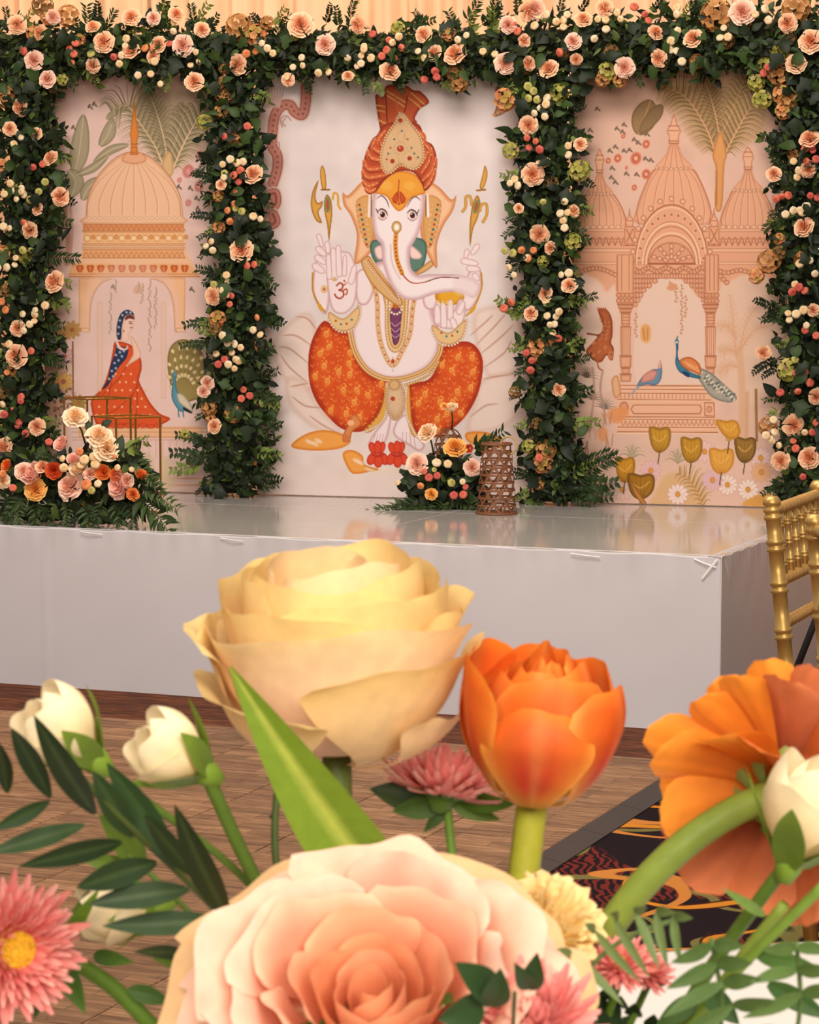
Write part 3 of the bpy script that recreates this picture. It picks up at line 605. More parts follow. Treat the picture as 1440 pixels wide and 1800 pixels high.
cv.line(TJ, 'B5502E', 4.5, taper=1); cv.line(A1(710, 830, 706, 900, 714, 980, 740, 1050), 'D99A3E', 8); cv.dots(A1(710, 840, 706, 900, 714, 980, 742, 1055), 12, 2.5, 'A8401E', 'D99A3E'); cv.line(A1(860, 1098, 940, 1074, 1040, 1076), '6A2A24', 1.6)
cv.ell(*A1(712, 808)[0], 9, 11, 'D8B878', rim='A87A48'); cv.ell(*A1(712, 808)[0], 4.2, 5.5, 'F8F0E8')
# turban
cv.poly(A1(600, 110, 640, 120, 660, 60, 760, 62, 800, 85, 838, 92, 884, 148, 835, 185, 808, 235, 812, 260, 660, 300, 632, 312, 612, 220), 'C25A34', '8E3420', 7)
for P in (A1(604, 190, 650, 200), A1(604, 165, 650, 172), A1(660, 90, 760, 150), A1(665, 115, 752, 172), A1(790, 100, 858, 160), A1(775, 125, 842, 180), A1(612, 240, 655, 262)): cv.line(P, 'D9A25C', 2.6)
cv.line(A1(655, 110, 662, 250), '7E2C1C', 2.2); cv.line(A1(770, 120, 745, 240), '7E2C1C', 2.2); cv.line(A1(700, 90, 720, 200), 'D06A40', 2)
cv.poly(A1(610, 320, 580, 350, 545, 430, 528, 520, 535, 590, 560, 622, 600, 625, 650, 560, 722, 515, 800, 520, 845, 580, 862, 618, 905, 570, 926, 470, 905, 380, 860, 345, 820, 260, 660, 260), 'B54A2A', '8A301C', 7)
for P in (A1(600, 340, 590, 390, 640, 420), A1(560, 400, 575, 440, 640, 455), A1(540, 450, 560, 500, 640, 495), A1(532, 505, 560, 545, 660, 530), A1(534, 560, 560, 590, 610, 575), A1(545, 600, 570, 618, 600, 605), A1(850, 360, 880, 400, 850, 470), A1(895, 390, 890, 450, 845, 520), A1(920, 440, 900, 510, 850, 560), A1(915, 500, 895, 560, 860, 600), A1(650, 300, 620, 350, 650, 400), A1(820, 300, 850, 330, 850, 380)):
    cv.line(P, 'CC6238', 11, 2, taper=2); cv.line(P, 'E08A58', 3, 1.5, .8, taper=2); cv.line([(x, y + 5) for x, y in P], '7E2A18', 1.6, taper=2); cv.dots(P, 5, 1.3, 'E8B070')
cv.poly(A1(728, 200, 700, 262, 655, 330, 625, 430, 640, 508, 680, 525, 712, 490, 735, 478, 760, 496, 800, 506, 838, 480, 858, 420, 838, 330, 795, 270, 760, 215), 'D9B488', 'B0804E', 5)
cv.dots(A1(728, 205, 700, 262, 655, 330, 628, 430, 642, 508, 680, 522, 735, 482, 800, 503, 838, 480, 856, 420, 838, 330, 795, 270, 750, 215), 58, 2, 'F0DCB8', 'A07040')
for c, rx, ry in (((690, 460), 12, 14), ((780, 448), 12, 14), ((732, 392), 11, 11), ((735, 330), 7, 9), ((733, 240), 8, 8)): cv.dots([(A1(*c)[0][0] + rx * math.cos(i * .785), A1(*c)[0][1] + ry * math.sin(i * .785)) for i in range(9)], 18, 1.3, 'F0DCB8', '9A6A3A')
for x, y in ((690, 460), (780, 445), (732, 245)): cv.ell(*A1(x, y)[0], 4, 4, 'A83A22')
cv.ell(*A1(732, 394)[0], 6, 5.5, 'B8442A', rim='8A2A18'); cv.ell(*A1(728, 388)[0], 1.5, 1.5, 'F0A890')
for x, y in ((680, 390), (668, 420), (790, 390), (805, 420), (700, 345), (770, 345), (660, 450), (825, 440), (740, 300)): cv.ell(*A1(x, y)[0], 1.8, 1.8, ('3F6A6A', 'A84A2E')[(x + y) // 10 % 2])
# axe and trident
G1, G2 = 'D9A548', '9A6424'
cv.poly(A1(320, 482, 336, 520, 340, 600, 318, 600, 308, 520), G1, G2, 3); cv.poly(A1(300, 560, 268, 620, 260, 700, 285, 770, 318, 785, 300, 730, 318, 700, 322, 670, 296, 680, 284, 640), G1, G2, 4); cv.poly(A1(345, 635, 368, 670, 372, 740, 366, 800, 355, 882, 346, 800, 330, 720, 330, 670), G1, G2, 4)
cv.ell(*A1(348, 690)[0], 5, 14, '7E8A5A'); cv.ell(*A1(348, 690)[0], 2.5, 9, 'B8502E'); cv.line(A1(375, 660, 382, 628, 402, 640, 404, 690, 416, 712), G1, 4); cv.line(A1(315, 610, 358, 610), G2, 3)
cv.poly(A1(1178, 482, 1192, 530, 1172, 600, 1150, 600, 1165, 530), G1, G2, 3); cv.poly(A1(1140, 640, 1155, 690, 1140, 760, 1115, 820, 1100, 908, 1096, 820, 1104, 730, 1118, 670), G1, G2, 4); cv.ell(*A1(1132, 700)[0], 5, 13, '7E8A5A', .25); cv.ell(*A1(1132, 700)[0], 2.5, 8, 'B8502E', .25)
for P in (A1(1108, 690, 1100, 648, 1078, 650, 1076, 700, 1060, 725), A1(1152, 720, 1160, 690, 1185, 688, 1188, 740, 1168, 780)): cv.line(P, G2, 5); cv.line(P, G1, 3.4)
cv.line(A1(1135, 615, 1180, 610), G2, 3)
cv.I *= np.array([.965, .955, .95]); make_panel('printed_panel', cv, M_PRINT, 'middle backdrop panel printed with a seated elephant-headed figure in orange turban and trousers')

# ---------------------------------------------------------------- left panel: dome, lady and peacock
cv = Canvas(78, 120, 392, 872, PK, 'E7CBC4'); cv.mottle(.012, 25)
A3, A4 = TF(80, 130, 4.5), TF(80, 470, 4.284)
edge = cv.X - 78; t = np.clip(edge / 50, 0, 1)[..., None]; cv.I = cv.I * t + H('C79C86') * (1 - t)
cv.poly(A3(700, 120, 1300, 120, 1320, 500, 1100, 720, 950, 760, 760, 500), 'C2AE94', 'D8BFA8', 20, soft=14, a=.85)
for P, w in ((A3(230, 790, 270, 600, 300, 320), 150), (A3(430, 570, 500, 470, 530, 350), 110), (A3(380, 700, 520, 600, 660, 560), 70), (A3(180, 760, 240, 850, 200, 980), 130), (A3(290, 1000, 340, 900, 430, 820), 100), (A3(480, 360, 560, 300, 700, 260), 60), (A3(250, 800, 380, 740, 500, 640), 70)): cv.leafp(P, w / 4.5, 'A39C7E', '867F62', 'D4C8A8', 5, .9)
cv.frond(A3(930, 720, 860, 560, 720, 350, 640, 250, 520, 300), 60, 42, 40, 'E8C8A0', ('948A6A', '776E50', 'B0A684'), 3.4)
cv.frond(A3(960, 640, 930, 480, 870, 280, 800, 120), 36, 32, 34, 'E8C8A0', ('988E6E', '7E7556'), 3)
cv.frond(A3(990, 640, 1050, 460, 1110, 250), 34, 30, 30, 'E8C8A0', ('988E6E', '80785A', 'B0A684'), 3)
cv.frond(A3(1005, 760, 1100, 540, 1200, 360, 1260, 280), 34, 50, 34, 'E8C8A0', ('948A6A', '776E50', 'B8AE8C'), 3.2)
cv.poly(A3(920, 730, 960, 620, 1000, 640, 1010, 780, 960, 820), 'D9B88A', 'C09A66', 5)
for x, y, r in ((1220, 640, 6), (1130, 770, 10), (1215, 890, 8), (1130, 1020, 5), (1060, 840, 4)): cv.ell(*A3(x, y)[0], r, r * 1.2, 'C8716A', .3, soft=3, a=.8); cv.ell(*A3(x, y)[0], r * .4, r * .5, 'E0A09A', soft=2)
for x, y in ((1140, 900), (1190, 980), (1050, 890), (1200, 1060), (1270, 1010), (345, 255), (380, 235), (215, 420), (1150, 1700), (530, 1680)): cv.ell(*A3(x, y)[0], 2, 4.5, '6E6258', .5); cv.ell(A3(x, y)[0][0] + 4, A3(x, y)[0][1] + 3, 1.6, 4, '7E7060', -.7)
# dome
B1, B2, BL = 'EEC2A0', 'DCA484', 'B4805E'
cv.poly(A3(240, 1480, 300, 1400, 300, 1180, 1100, 1180, 1110, 1400, 1220, 1600, 180, 1600), 'EFC49E', sm=0)
D = A3(320, 1120, 340, 960, 420, 800, 560, 660, 700, 615, 850, 670, 990, 820, 1070, 980, 1085, 1120)
cv.poly(D + A3(1085, 1190, 310, 1190), 'EFC6A4', 'D9A882', 7, sm=2); cv.line(D, BL, 1.3)
for k in range(-4, 5):
    cv.line(A3(700 + k * 22, 700, 700 + k * 66, 840, 700 + k * 90, 1000, 700 + k * 92, 1110), 'C9946E', 1.5, 1.2, .8); cv.line(A3(705 + k * 22, 700, 709 + k * 66, 840, 710 + k * 90, 1000, 712 + k * 92, 1110), 'F6D8BC', 1.5, 1.2, .6)
cv.poly(A3(600, 680, 650, 620, 755, 620, 800, 680, 740, 710, 660, 710), 'E6B08C', 'C98E68', 4)
cv.poly(A3(668, 640, 680, 560, 668, 480, 690, 320, 702, 180, 716, 320, 738, 480, 722, 560, 735, 640), 'DC8A3C', 'B8662A', 3, sm=0)
for y in (555, 580, 620): cv.line(A3(672, y, 732, y), 'B06A30', 1.6)
for k in range(17): cv.ell(*A3(345 + k * 45, 1140)[0], 3.6, 3, 'F4D2B4', rim='C0906A')
for y0, y1, c in ((1190, 1240, 'DE9A68'), (1250, 1345, 'EFBE8C'), (1360, 1375, 'F4D4B0'), (1390, 1455, 'E9AE7C')):
    cv.poly(A3(295, y0, 1095, y0, 1095, y1, 295, y1), c, sm=0); cv.line(A3(295, y0, 1095, y0), 'B87848', 1.3); cv.line(A3(290, y1, 1105, y1), 'B87848', 1.3)
for k in range(20): cv.line(A3(300 + k * 40, 1235, 320 + k * 40, 1200, 340 + k * 40, 1235), 'C07848', 1.3); cv.line(A3(300 + k * 40, 1450, 320 + k * 40, 1410, 340 + k * 40, 1450), 'C88A58', 1.5)
for k in range(9): cv.ell(*A3(330 + k * 92, 1300)[0], 6, 6, 'F6D8AC', rim='C88A50'); cv.ell(*A3(376 + k * 92, 1290)[0], 4, 4, 'E0A060', rim='B87840')
cv.poly(A3(200, 1500, 1130, 1500, 1220, 1600, 185, 1600), 'EBB484', sm=0)
cv.line(A3(185, 1582, 1215, 1582), 'C88650', 1.6); cv.line(A3(185, 1604, 1222, 1604), 'B87848', 1.5)
for k in range(11): x = 272 + k * 83; cv.poly(A3(x - 30, 1520, x, 1512, x + 30, 1520, x + 16, 1565, x - 16, 1565), 'CF6A34', 'B04E24', 3, sm=2); cv.line(A3(x, 1516, x, 1562), 'E89A5C', 1.2)
# arch
cv.poly(A4(250, 78, 490, 78, 430, 105, 370, 180, 340, 290, 332, 488, 250, 488), 'EFBF96', 'DDA67A', 4, sm=0); cv.poly(A4(800, 78, 1055, 78, 1050, 488, 975, 488, 965, 290, 940, 190, 880, 110), 'EFBF96', 'DDA67A', 4, sm=0)
cv.line(A4(500, 85, 460, 100, 410, 130, 365, 200, 340, 300, 332, 480), 'C08A60', 1.8); cv.line(A4(795, 85, 850, 100, 905, 135, 945, 210, 965, 300, 975, 480), 'C08A60', 1.8)
cv.poly(A4(340, 90, 960, 90, 960, 1180, 340, 1180), 'E9D0CC', soft=10, a=.35)
for x in (255, 980): cv.poly(A4(x, 455, x + 80, 455, x + 75, 490, x + 5, 490), 'EFC8A8', 'C08A60', 2, sm=0)
for x in (870, 390): cv.poly(A4(x, 260, x + 40, 260, x + 40, 990, x, 990), 'E8C8B4', 'D8B09A', 3, sm=0, a=.6)
for x, y0, y1 in ((490, 190, 520), (525, 90, 210), (730, 120, 300), (785, 90, 640), (830, 150, 470), (700, 110, 200)):
    for k in range(int((y1 - y0) / 26)): cv.line(A4(x + 8 * math.sin(k), y0 + 26 * k, x + 12 * math.sin(k * 2 + 1), y0 + 26 * k + 24), '9A8A74', 2, 1.2, .65)
cv.poly(A4(660, 180, 700, 120, 740, 170, 700, 200), 'D0A890', soft=3, a=.7)
# plinth under the lady
cv.poly(A4(250, 1200, 1180, 1200, 1180, 1280, 250, 1280), 'EDBE96', 'DDA880', 3, sm=0)
for y in (1212, 1240, 1280, 1300): cv.line(A4(200, y, 1240, y), 'C8966E', 1.2)
for k in range(12): cv.line(A4(520 + k * 52, 1310, 520 + k * 52, 1440), 'DAB49A', 2, a=.7)
for y in (1590, 1640): cv.line(A4(930, y, 1200, y), 'D89A78', 2.5, a=.8)
cv.poly(A4(860, 1480, 940, 1440, 980, 1640, 860, 1670), 'D8C4A0', soft=8, a=.7); cv.poly(A4(700, 1420, 780, 1400, 830, 1560, 740, 1600), 'CFC09A', soft=8, a=.6)
# lady: orange sari, dark blue veil
cv.poly(A4(525, 560, 505, 640, 480, 760, 430, 900, 350, 990, 345, 1060, 390, 1190, 480, 1195, 560, 1190, 640, 1190, 780, 1205, 860, 1190, 940, 1140, 860, 1100, 790, 1020, 740, 930, 705, 850, 725, 760, 715, 680, 660, 600, 610, 570), 'DE5A2C', 'B63E1E', 6)
for k in range(9): cv.ell(*A4(400 + k * 56, 1192 + 6 * (k % 2))[0], 7, 4, 'DE5A2C', rim='B63E1E')
for P in (A4(620, 720, 560, 830, 430, 960), A4(715, 780, 690, 880, 640, 1000), A4(690, 880, 690, 1020, 680, 1180), A4(500, 860, 470, 1000, 460, 1190), A4(650, 960, 560, 1050, 480, 1100)): cv.line(P, 'A83A20', 1.4)
rr = Random(5)
for k in range(62):
    x = 380 + (k % 9) * 58 + (k // 9 % 2) * 28; y = 740 + (k // 9) * 62
    if 735 < y and abs(x - 560 - (y - 740) * .12) < 70 + (y - 740) * .58 and not (x < 520 and y < 900): cv.ell(*A4(x + rr.uniform(-6, 6), y)[0], 2, 2, 'F4BE90')
cv.poly(A4(535, 560, 525, 640, 490, 740, 470, 840, 430, 915, 470, 890, 520, 800, 570, 730, 610, 680, 622, 610, 560, 590), '2E3A5E', '222A48', 3)
cv.poly(A4(545, 540, 535, 500, 540, 420, 565, 350, 610, 320, 655, 335, 672, 375, 660, 360, 620, 355, 590, 390, 575, 450, 568, 540), '2E3A5E', '222A48', 3)
for x, y in ((560, 400), (552, 450), (548, 500), (580, 360), (610, 338), (640, 340), (545, 600), (560, 640), (530, 660), (590, 630), (520, 720), (550, 700), (500, 780), (530, 760), (480, 840), (575, 670), (510, 820)): cv.ell(*A4(x, y)[0], 2.2, 2.2, '9FB4C8')
cv.poly(A4(590, 385, 620, 355, 655, 362, 668, 400, 660, 430, 650, 470, 625, 500, 630, 540, 600, 560, 575, 540, 580, 450), 'F0CFC0', 'D8A898', 2)
cv.poly(A4(600, 380, 625, 355, 665, 370, 668, 392, 630, 385, 600, 400), '6A3A30'); cv.line(A4(632, 420, 650, 424), '4A2A28', 1.6); cv.line(A4(638, 455, 655, 452), 'B04A40', 1.6); cv.line(A4(628, 408, 652, 408), '4A2A28', 1); cv.ell(*A4(588, 480)[0], 1.5, 2.5, 'B07830')
cv.poly(A4(540, 540, 560, 590, 600, 610, 622, 580, 615, 620, 560, 620, 530, 570), 'F0D8D0', 'D9B0A8', 2)
cv.poly(A4(640, 530, 655, 520, 700, 600, 718, 670, 650, 720, 610, 740, 640, 690, 660, 640), 'F0CDB8', 'D8A890', 3)
# peacock with raised fan
cv.poly(A4(960, 930, 930, 830, 918, 700, 940, 600, 1000, 548, 1070, 545, 1140, 590, 1200, 700, 1200, 950, 1120, 1000, 1040, 1010), '9A8A52', '7A6C3C', 5)
for i in range(5):
    for k in range(10):
        a = math.radians(188 + k * 15); r = 150 + i * 68; x, y = 1000 + r * math.cos(a) * .62 + 40, 960 + r * math.sin(a)
        if x < 1210 and ((x - 1060) / 138) ** 2 + ((y - 770) / 218) ** 2 < 1: cv.line(A4(x, y, 1000 + (x - 1000) * .8, 960 + (y - 960) * .8), '7A6C3C', 1); cv.ell(*A4(x, y)[0], 3.2, 4.4, 'E8D8A8', a - 1.57, rim='B0A068')
cv.poly(A4(965, 790, 985, 800, 985, 900, 1010, 960, 1050, 1060, 1030, 1090, 990, 1060, 950, 980, 955, 880), '5E98AE', '3E748C', 4); cv.ell(*A4(972, 800)[0], 3.4, 4.5, '5E98AE'); cv.line(A4(972, 790, 968, 765), '5E7A80', 1); cv.line(A4(962, 804, 950, 812), '6A5A40', 1.4)
cv.poly(A4(990, 950, 1040, 960, 1100, 1040, 1105, 1090, 1040, 1050, 1000, 1010), 'D8CFB8', '9A9A88', 4); cv.poly(A4(1040, 1050, 1105, 1090, 1095, 1100, 1040, 1075), '2A3038', sm=2)
for x in (1000, 1035): cv.line(A4(x, 1075, x + 5, 1125), '4A84A0', 2.4)
# flower border on the left edge
for x, y, c, r in ((140, 500, 'C8A058', 14), (200, 470, 'C49A54', 16), (140, 670, 'DFB6C4', 17), (135, 860, 'D9B060', 18), (60, 880, 'D89A60', 14), (100, 760, 'DDB8A8', 12), (120, 1010, 'E4CCC8', 16), (180, 980, 'E0C4B8', 13), (70, 1060, 'CFA890', 13), (160, 1130, 'D8B8A8', 14), (250, 1020, '9A8A38', 14)):
    for k in range(9): a = k * .698; cv.ell(A4(x, y)[0][0] + r * .55 * math.cos(a), A4(x, y)[0][1] + r * .55 * math.sin(a), r * .5, r * .24, c, a, rim='B88A68', soft=1.2)
    cv.ell(*A4(x, y)[0], r * .25, r * .25, 'B06A48')
for k in range(26): cv.ell(*A4(60 + (k * 53) % 150, 900 + (k * 37) % 280)[0], 2, 4, '6E5446', k, a=.8)
cv.line(A4(205, 560, 208, 980), '8A5A3A', 2.6); cv.line(A3(150, 1050, 180, 1300, 170, 1500), '9A6A50', 9, 4, .6); cv.line(A3(190, 1000, 210, 1250, 190, 1500), 'C09080', 5, 2, .7)
cv.I *= np.array([.965, .94, .925]); make_panel('printed_panel', cv, M_PRINT, 'backdrop panel printed with one big dome, a lady in orange sari and a fanned peacock')

# ---------------------------------------------------------------- right panel: three domes, birds and poppies
cv = Canvas(1006, 96, 1384, 894, PK, 'E2C3B4'); cv.mottle(.012, 25)
A5, A6 = TF(1000, 120, 3.6), TF(1000, 480, 3.6)
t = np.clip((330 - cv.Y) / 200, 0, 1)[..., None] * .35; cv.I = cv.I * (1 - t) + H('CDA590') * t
BR, BS, BD_ = 'E6B292', 'D39A7A', 'A8694C'
cv.poly(A5(520, 130, 700, 60, 1100, 60, 1250, 250, 1230, 420, 1060, 500, 930, 540, 800, 480, 700, 300), 'C4A67E', soft=16, a=.8)
cv.frond(A5(930, 545, 880, 400, 780, 230, 690, 150, 590, 130), 62, 40, 44, 'E0AE84', ('9A8258', '7C643E', 'B89C6C'), 3.4)
cv.frond(A5(955, 430, 930, 300, 890, 160, 850, 60), 36, 30, 30, 'E0AE84', ('9C845A', '7C643E'), 3)
cv.frond(A5(975, 400, 1030, 280, 1080, 150, 1110, 60), 36, 34, 32, 'E0AE84', ('A48C60', '84704A', 'BCA272'), 3)
cv.frond(A5(985, 550, 1060, 400, 1130, 280, 1190, 195), 34, 52, 36, 'E0AE84', ('9A8258', '7C643E', 'BCA272'), 3.2)
cv.poly(A5(910, 545, 960, 400, 1000, 540, 985, 620, 970, 880, 925, 880, 930, 640), 'DCA468', 'C08448', 5); cv.line(A5(935, 650, 935, 860), 'B87A48', 3, 2)
cv.leafp(A5(440, 420, 480, 310, 520, 200), 44, '9A8058', '7A6240', 'D8A880'); cv.leafp(A5(450, 410, 540, 300, 590, 230), 24, '8C7450', '7A6240')
for x, y, r in ((490, 480, 7), (425, 570, 10), (310, 570, 7), (250, 585, 5), (490, 670, 8), (415, 755, 5), (365, 630, 3), (345, 430, 4)): cv.ell(*A5(x, y)[0], r, r * 1.2, 'C56A4E', .3, rim='E0A088', soft=1.5); cv.ell(*A5(x, y)[0], r * .35, r * .4, 'E8B8A0')
for x, y in ((300, 380), (345, 355), (290, 495), (345, 520), (380, 515), (270, 630), (265, 690), (290, 720), (425, 670), (360, 665), (480, 570), (515, 580), (410, 450), (435, 470), (490, 415), (335, 400), (130, 390), (175, 255), (120, 450), (255, 520)): cv.ell(*A5(x, y)[0], 2, 4.5, '7A6858', .6); cv.ell(A5(x, y)[0][0] + 4, A5(x, y)[0][1] + 2, 1.7, 4, '84705E', -.8)
def dome(cx, top, neck, bulge, base, hw, hn, fy):
    P = A5(cx - hn, neck, cx - hw * .72, neck + (base - neck) * .22, cx - hw, neck + (base - neck) * .7, cx - hw * .95, base, cx + hw * .95, base, cx + hw, neck + (base - neck) * .7, cx + hw * .72, neck + (base - neck) * .22, cx + hn, neck)
    cv.poly(P, BR, BS, 7, sm=3); cv.line(P[:4], BD_, 1.3); cv.line(P[4:], BD_, 1.3)
    for k in range(-3, 4):
        x = k / 3.6; cv.line(A5(cx + x * hn, neck + 8, cx + x * hw * .8, neck + (base - neck) * .3, cx + x * hw, neck + (base - neck) * .7, cx + x * hw * .95, base), 'BC8262', 1.5, 1, .85); cv.line(A5(cx + x * hn + 5, neck + 8, cx + x * hw * .8 + 6, neck + (base - neck) * .3, cx + x * hw + 6, neck + (base - neck) * .7, cx + x * hw * .95 + 6, base), 'F2CDB0', 1.3, 1, .6)
    cv.poly(A5(cx - hn, neck, cx - hn * .5, neck - (neck - fy) * .5, cx - hn * .22, fy, cx + hn * .22, fy, cx + hn * .5, neck - (neck - fy) * .5, cx + hn, neck), BR, BS, 4, sm=3); 
    for k in (-.6, -.2, .2, .6): cv.line(A5(cx + k * hn, neck, cx + k * hn * .2, fy), 'BC8262', 1.2)
    cv.dots(A5(cx - hn, neck, cx, neck + 8, cx + hn, neck), 8, 3, 'F0CBAE', 'B07A5A')
    cv.poly(A5(cx - hn * .24, fy, cx - hn * .3, fy - 50, cx - hn * .42, fy - 80, cx - hn * .2, fy - 120, cx, top, cx + hn * .2, fy - 120, cx + hn * .42, fy - 80, cx + hn * .3, fy - 50, cx + hn * .24, fy), 'E8BA9A', 'B67C5C', 3, sm=2)
    for y in (fy, fy - 15, fy - 80, fy - 110): cv.line(A5(cx - hn * .3, y, cx + hn * .3, y), 'A8694C', 1.4)
dome(195, 505, 790, 0, 1015, 165, 75, 660); dome(665, 285, 630, 0, 990, 232, 110, 475); dome(1135, 495, 770, 0, 1010, 170, 90, 640)
# entablature
cv.poly(A5(20, 1010, 1330, 1010, 1330, 1440, 20, 1440), 'E3AE8E', sm=0)
for y0, y1 in ((1015, 1035), (1140, 1165), (1225, 1245)): cv.poly(A5(20, y0, 1330, y0, 1330, y1, 20, y1), 'EABFA0', 'BC8060', 2, sm=0)
for k in range(34):
    x = 40 + k * 39
    if not 420 < x < 890: cv.ell(*A5(x, 1005)[0], 4.5, 3.5, 'EEC6A8', rim='B27858'); cv.line(A5(x - 18, 1120, x, 1070, x + 18, 1120), 'A8694C', 1.6); cv.line(A5(x - 18, 1075, x, 1105, x + 18, 1075), 'C48A68', 1.3)
for x in (385, 920):
    cv.poly(A5(x - 34, 1000, x + 34, 1000, x + 34, 1115, x - 34, 1115), 'E2AC8A', 'B67C5C', 3, sm=0); cv.line(A5(x - 20, 1020, x + 20, 1100), 'B07454', 2); cv.line(A5(x + 20, 1020, x - 20, 1100), 'B07454', 2); cv.line(A5(x - 40, 1122, x + 40, 1122), 'A8694C', 1.5)
    cv.poly(A5(x - 20, 1000, x - 24, 960, x - 8, 930, x, 880, x + 8, 930, x + 24, 960, x + 20, 1000), 'E6B494', 'B67C5C', 3); cv.line(A5(x - 20, 965, x + 20, 965), 'A8694C', 1.3)
# great arch
arc = lambda r, yr=1.0, n=17, cy=1235, cx=650: A5(*sum([[cx - r * math.cos(math.pi * i / (n - 1)), cy - r * yr * math.sin(math.pi * i / (n - 1))] for i in range(n)], []))
cv.poly(arc(232, 1.62), 'E3AE8C', 'B67C5C', 4, sm=0)
for r, yr, c, wd in ((230, 1.62, 'A8694C', 2), (222, 1.6, 'EFC8A8', 3), (188, 1.4, 'A8694C', 1.6), (182, 1.4, 'F0CAAC', 4), (172, 1.36, 'B47A5A', 1.6), (160, 1.2, 'EFC8A8', 4), (150, 1.18, 'A8694C', 1.5)): cv.line(arc(r, yr), c, wd, sm=0)
cv.dots(arc(248, 1.65), 15, 5, 'EDC4A4', 'AE7252'); 
for i in range(15):
    a = math.pi * (i + .5) / 15; x, y = 650 - 206 * math.cos(a), 1235 - 206 * 1.5 * math.sin(a); cv.ell(*A5(x, y)[0], 4.4, 3.4, 'C88C6A', a, rim='F0CAAC', rw=.5); cv.ell(*A5(x, y)[0], 1.4, 1.4, 'A06044')
cv.poly(arc(146, .95, cy=1238), 'DDA483', 'B67C5C', 4, sm=0)
for i in range(5):
    for k in range(3): a = math.pi * (i + .5) / 5; r = 40 + k * 38; cv.ell(*A5(650 - r * math.cos(a), 1225 - r * .85 * math.sin(a))[0], 5.5, 4, 'E6B698', a, rim='9E6246', rw=.5)
cv.line(A5(500, 1238, 800, 1238), 'A05E40', 2)
# columns, spandrels, openings
OP = 'E6CFC2'
cv.poly(A6(60, 60, 130, 20, 200, 60, 240, 120, 300, 110, 300, 700, 40, 700), OP, soft=5, a=.9); cv.poly(A6(440, 200, 480, 110, 560, 40, 650, 30, 740, 60, 810, 150, 850, 220, 850, 710, 440, 710), OP, soft=2); cv.poly(A6(950, 130, 1010, 60, 1120, 10, 1250, 20, 1330, 200, 1330, 760, 950, 760), 'E4C9B6', soft=6)
for k in range(26):
    t = k / 25; x = 420 + t * 450; y = -40 + 0 * t; cv.ell(*A6(x, -20 + 12 * math.sin(k))[0], 5.5, 5, 'E0AA88', rim='9E6246', rw=.5); 
    e = abs(t - .5) * 2; 
    for q in range(int(1 + 6 * e ** 2)): cv.ell(*A6(x, 20 + q * 30)[0], 5, 4.4, 'E2AE8E', k, rim='A4684C', rw=.5)
for k in range(12):
    cv.ell(*A6(960 + k * 26, -10 + 8 * math.sin(k))[0], 5, 4.4, 'E0AA88', rim='9E6246', rw=.5); cv.ell(*A6(40 + k * 23, 10 - 40 * math.sin(k / 11 * math.pi))[0], 5, 4.4, 'E0AA88', rim='9E6246', rw=.5)
    if k < 3: cv.ell(*A6(960 + k * 20, 20 + k * 20)[0], 5, 4.4, 'E0AA88', rim='9E6246', rw=.5)
for x0, x1 in ((305, 410), (862, 948)):
    cv.poly(A6(x0, -120, x1, -120, x1, 200, x0, 200), 'E4B08F', 'C48C6C', 4, sm=0)
    for x in (x0, x1, x0 + 30, x1 - 28): cv.line(A6(x, -110, x, 110), 'B47A5A', 1.4)
    for k in range(8): cv.ell(*A6(x0 + 12 + (k % 4) * (x1 - x0 - 20) / 3.2, 140 + (k // 4) * 36)[0], 5, 4.6, 'DCA280', rim='A4684C', rw=.5)
for cx, y1 in ((360, 690), (897, 640)):
    for y0, yb, hw in ((200, 225, 52), (225, 250, 40), (250, 340, 30), (340, 525, 34), (525, 600, 38), (600, 640, 28), (640, y1, 36)):
        if y0 < y1: cv.poly(A6(cx - hw, y0, cx + hw, y0, cx + hw * .9, min(yb, y1), cx - hw * .9, min(yb, y1)), 'E3AE8C', 'BE8464', 5, sm=0); cv.line(A6(cx - hw, y0, cx + hw, y0), 'A4684C', 1.5)
    for dx in (-16, -4, 8, 20): cv.line(A6(cx + dx, 345, cx + dx, 520), 'BC8262', 1.2); cv.line(A6(cx + dx + 4, 345, cx + dx + 4, 520), 'F2CDB0', 1)
    for y in (260, 280, 300, 320): cv.line(A6(cx - 28, y, cx + 28, y), 'B07454', 1.3)
# hanging vines and medallion
for x, y0, y1 in ((425, 260, 420), (640, 60, 120), (680, 80, 200), (715, 80, 400), (740, 150, 300)):
    for k in range(int((y1 - y0) / 20)): cv.ell(*A6(x + 5 * math.sin(k * 2), y0 + 20 * k)[0], 1.6, 3.2, 'C0906E', k, a=.85)
cv.poly(A6(455, 340, 490, 320, 520, 345, 518, 420, 490, 445, 455, 420), 'DDA868', 'E4BC90', 5, soft=2); cv.line(A6(470, 350, 480, 420), 'B87A40', 1.5); cv.line(A6(500, 350, 500, 420), 'B87A40', 1.5)
cv.poly(A6(620, 100, 650, 60, 690, 90, 660, 110), 'D8A07C', soft=2)
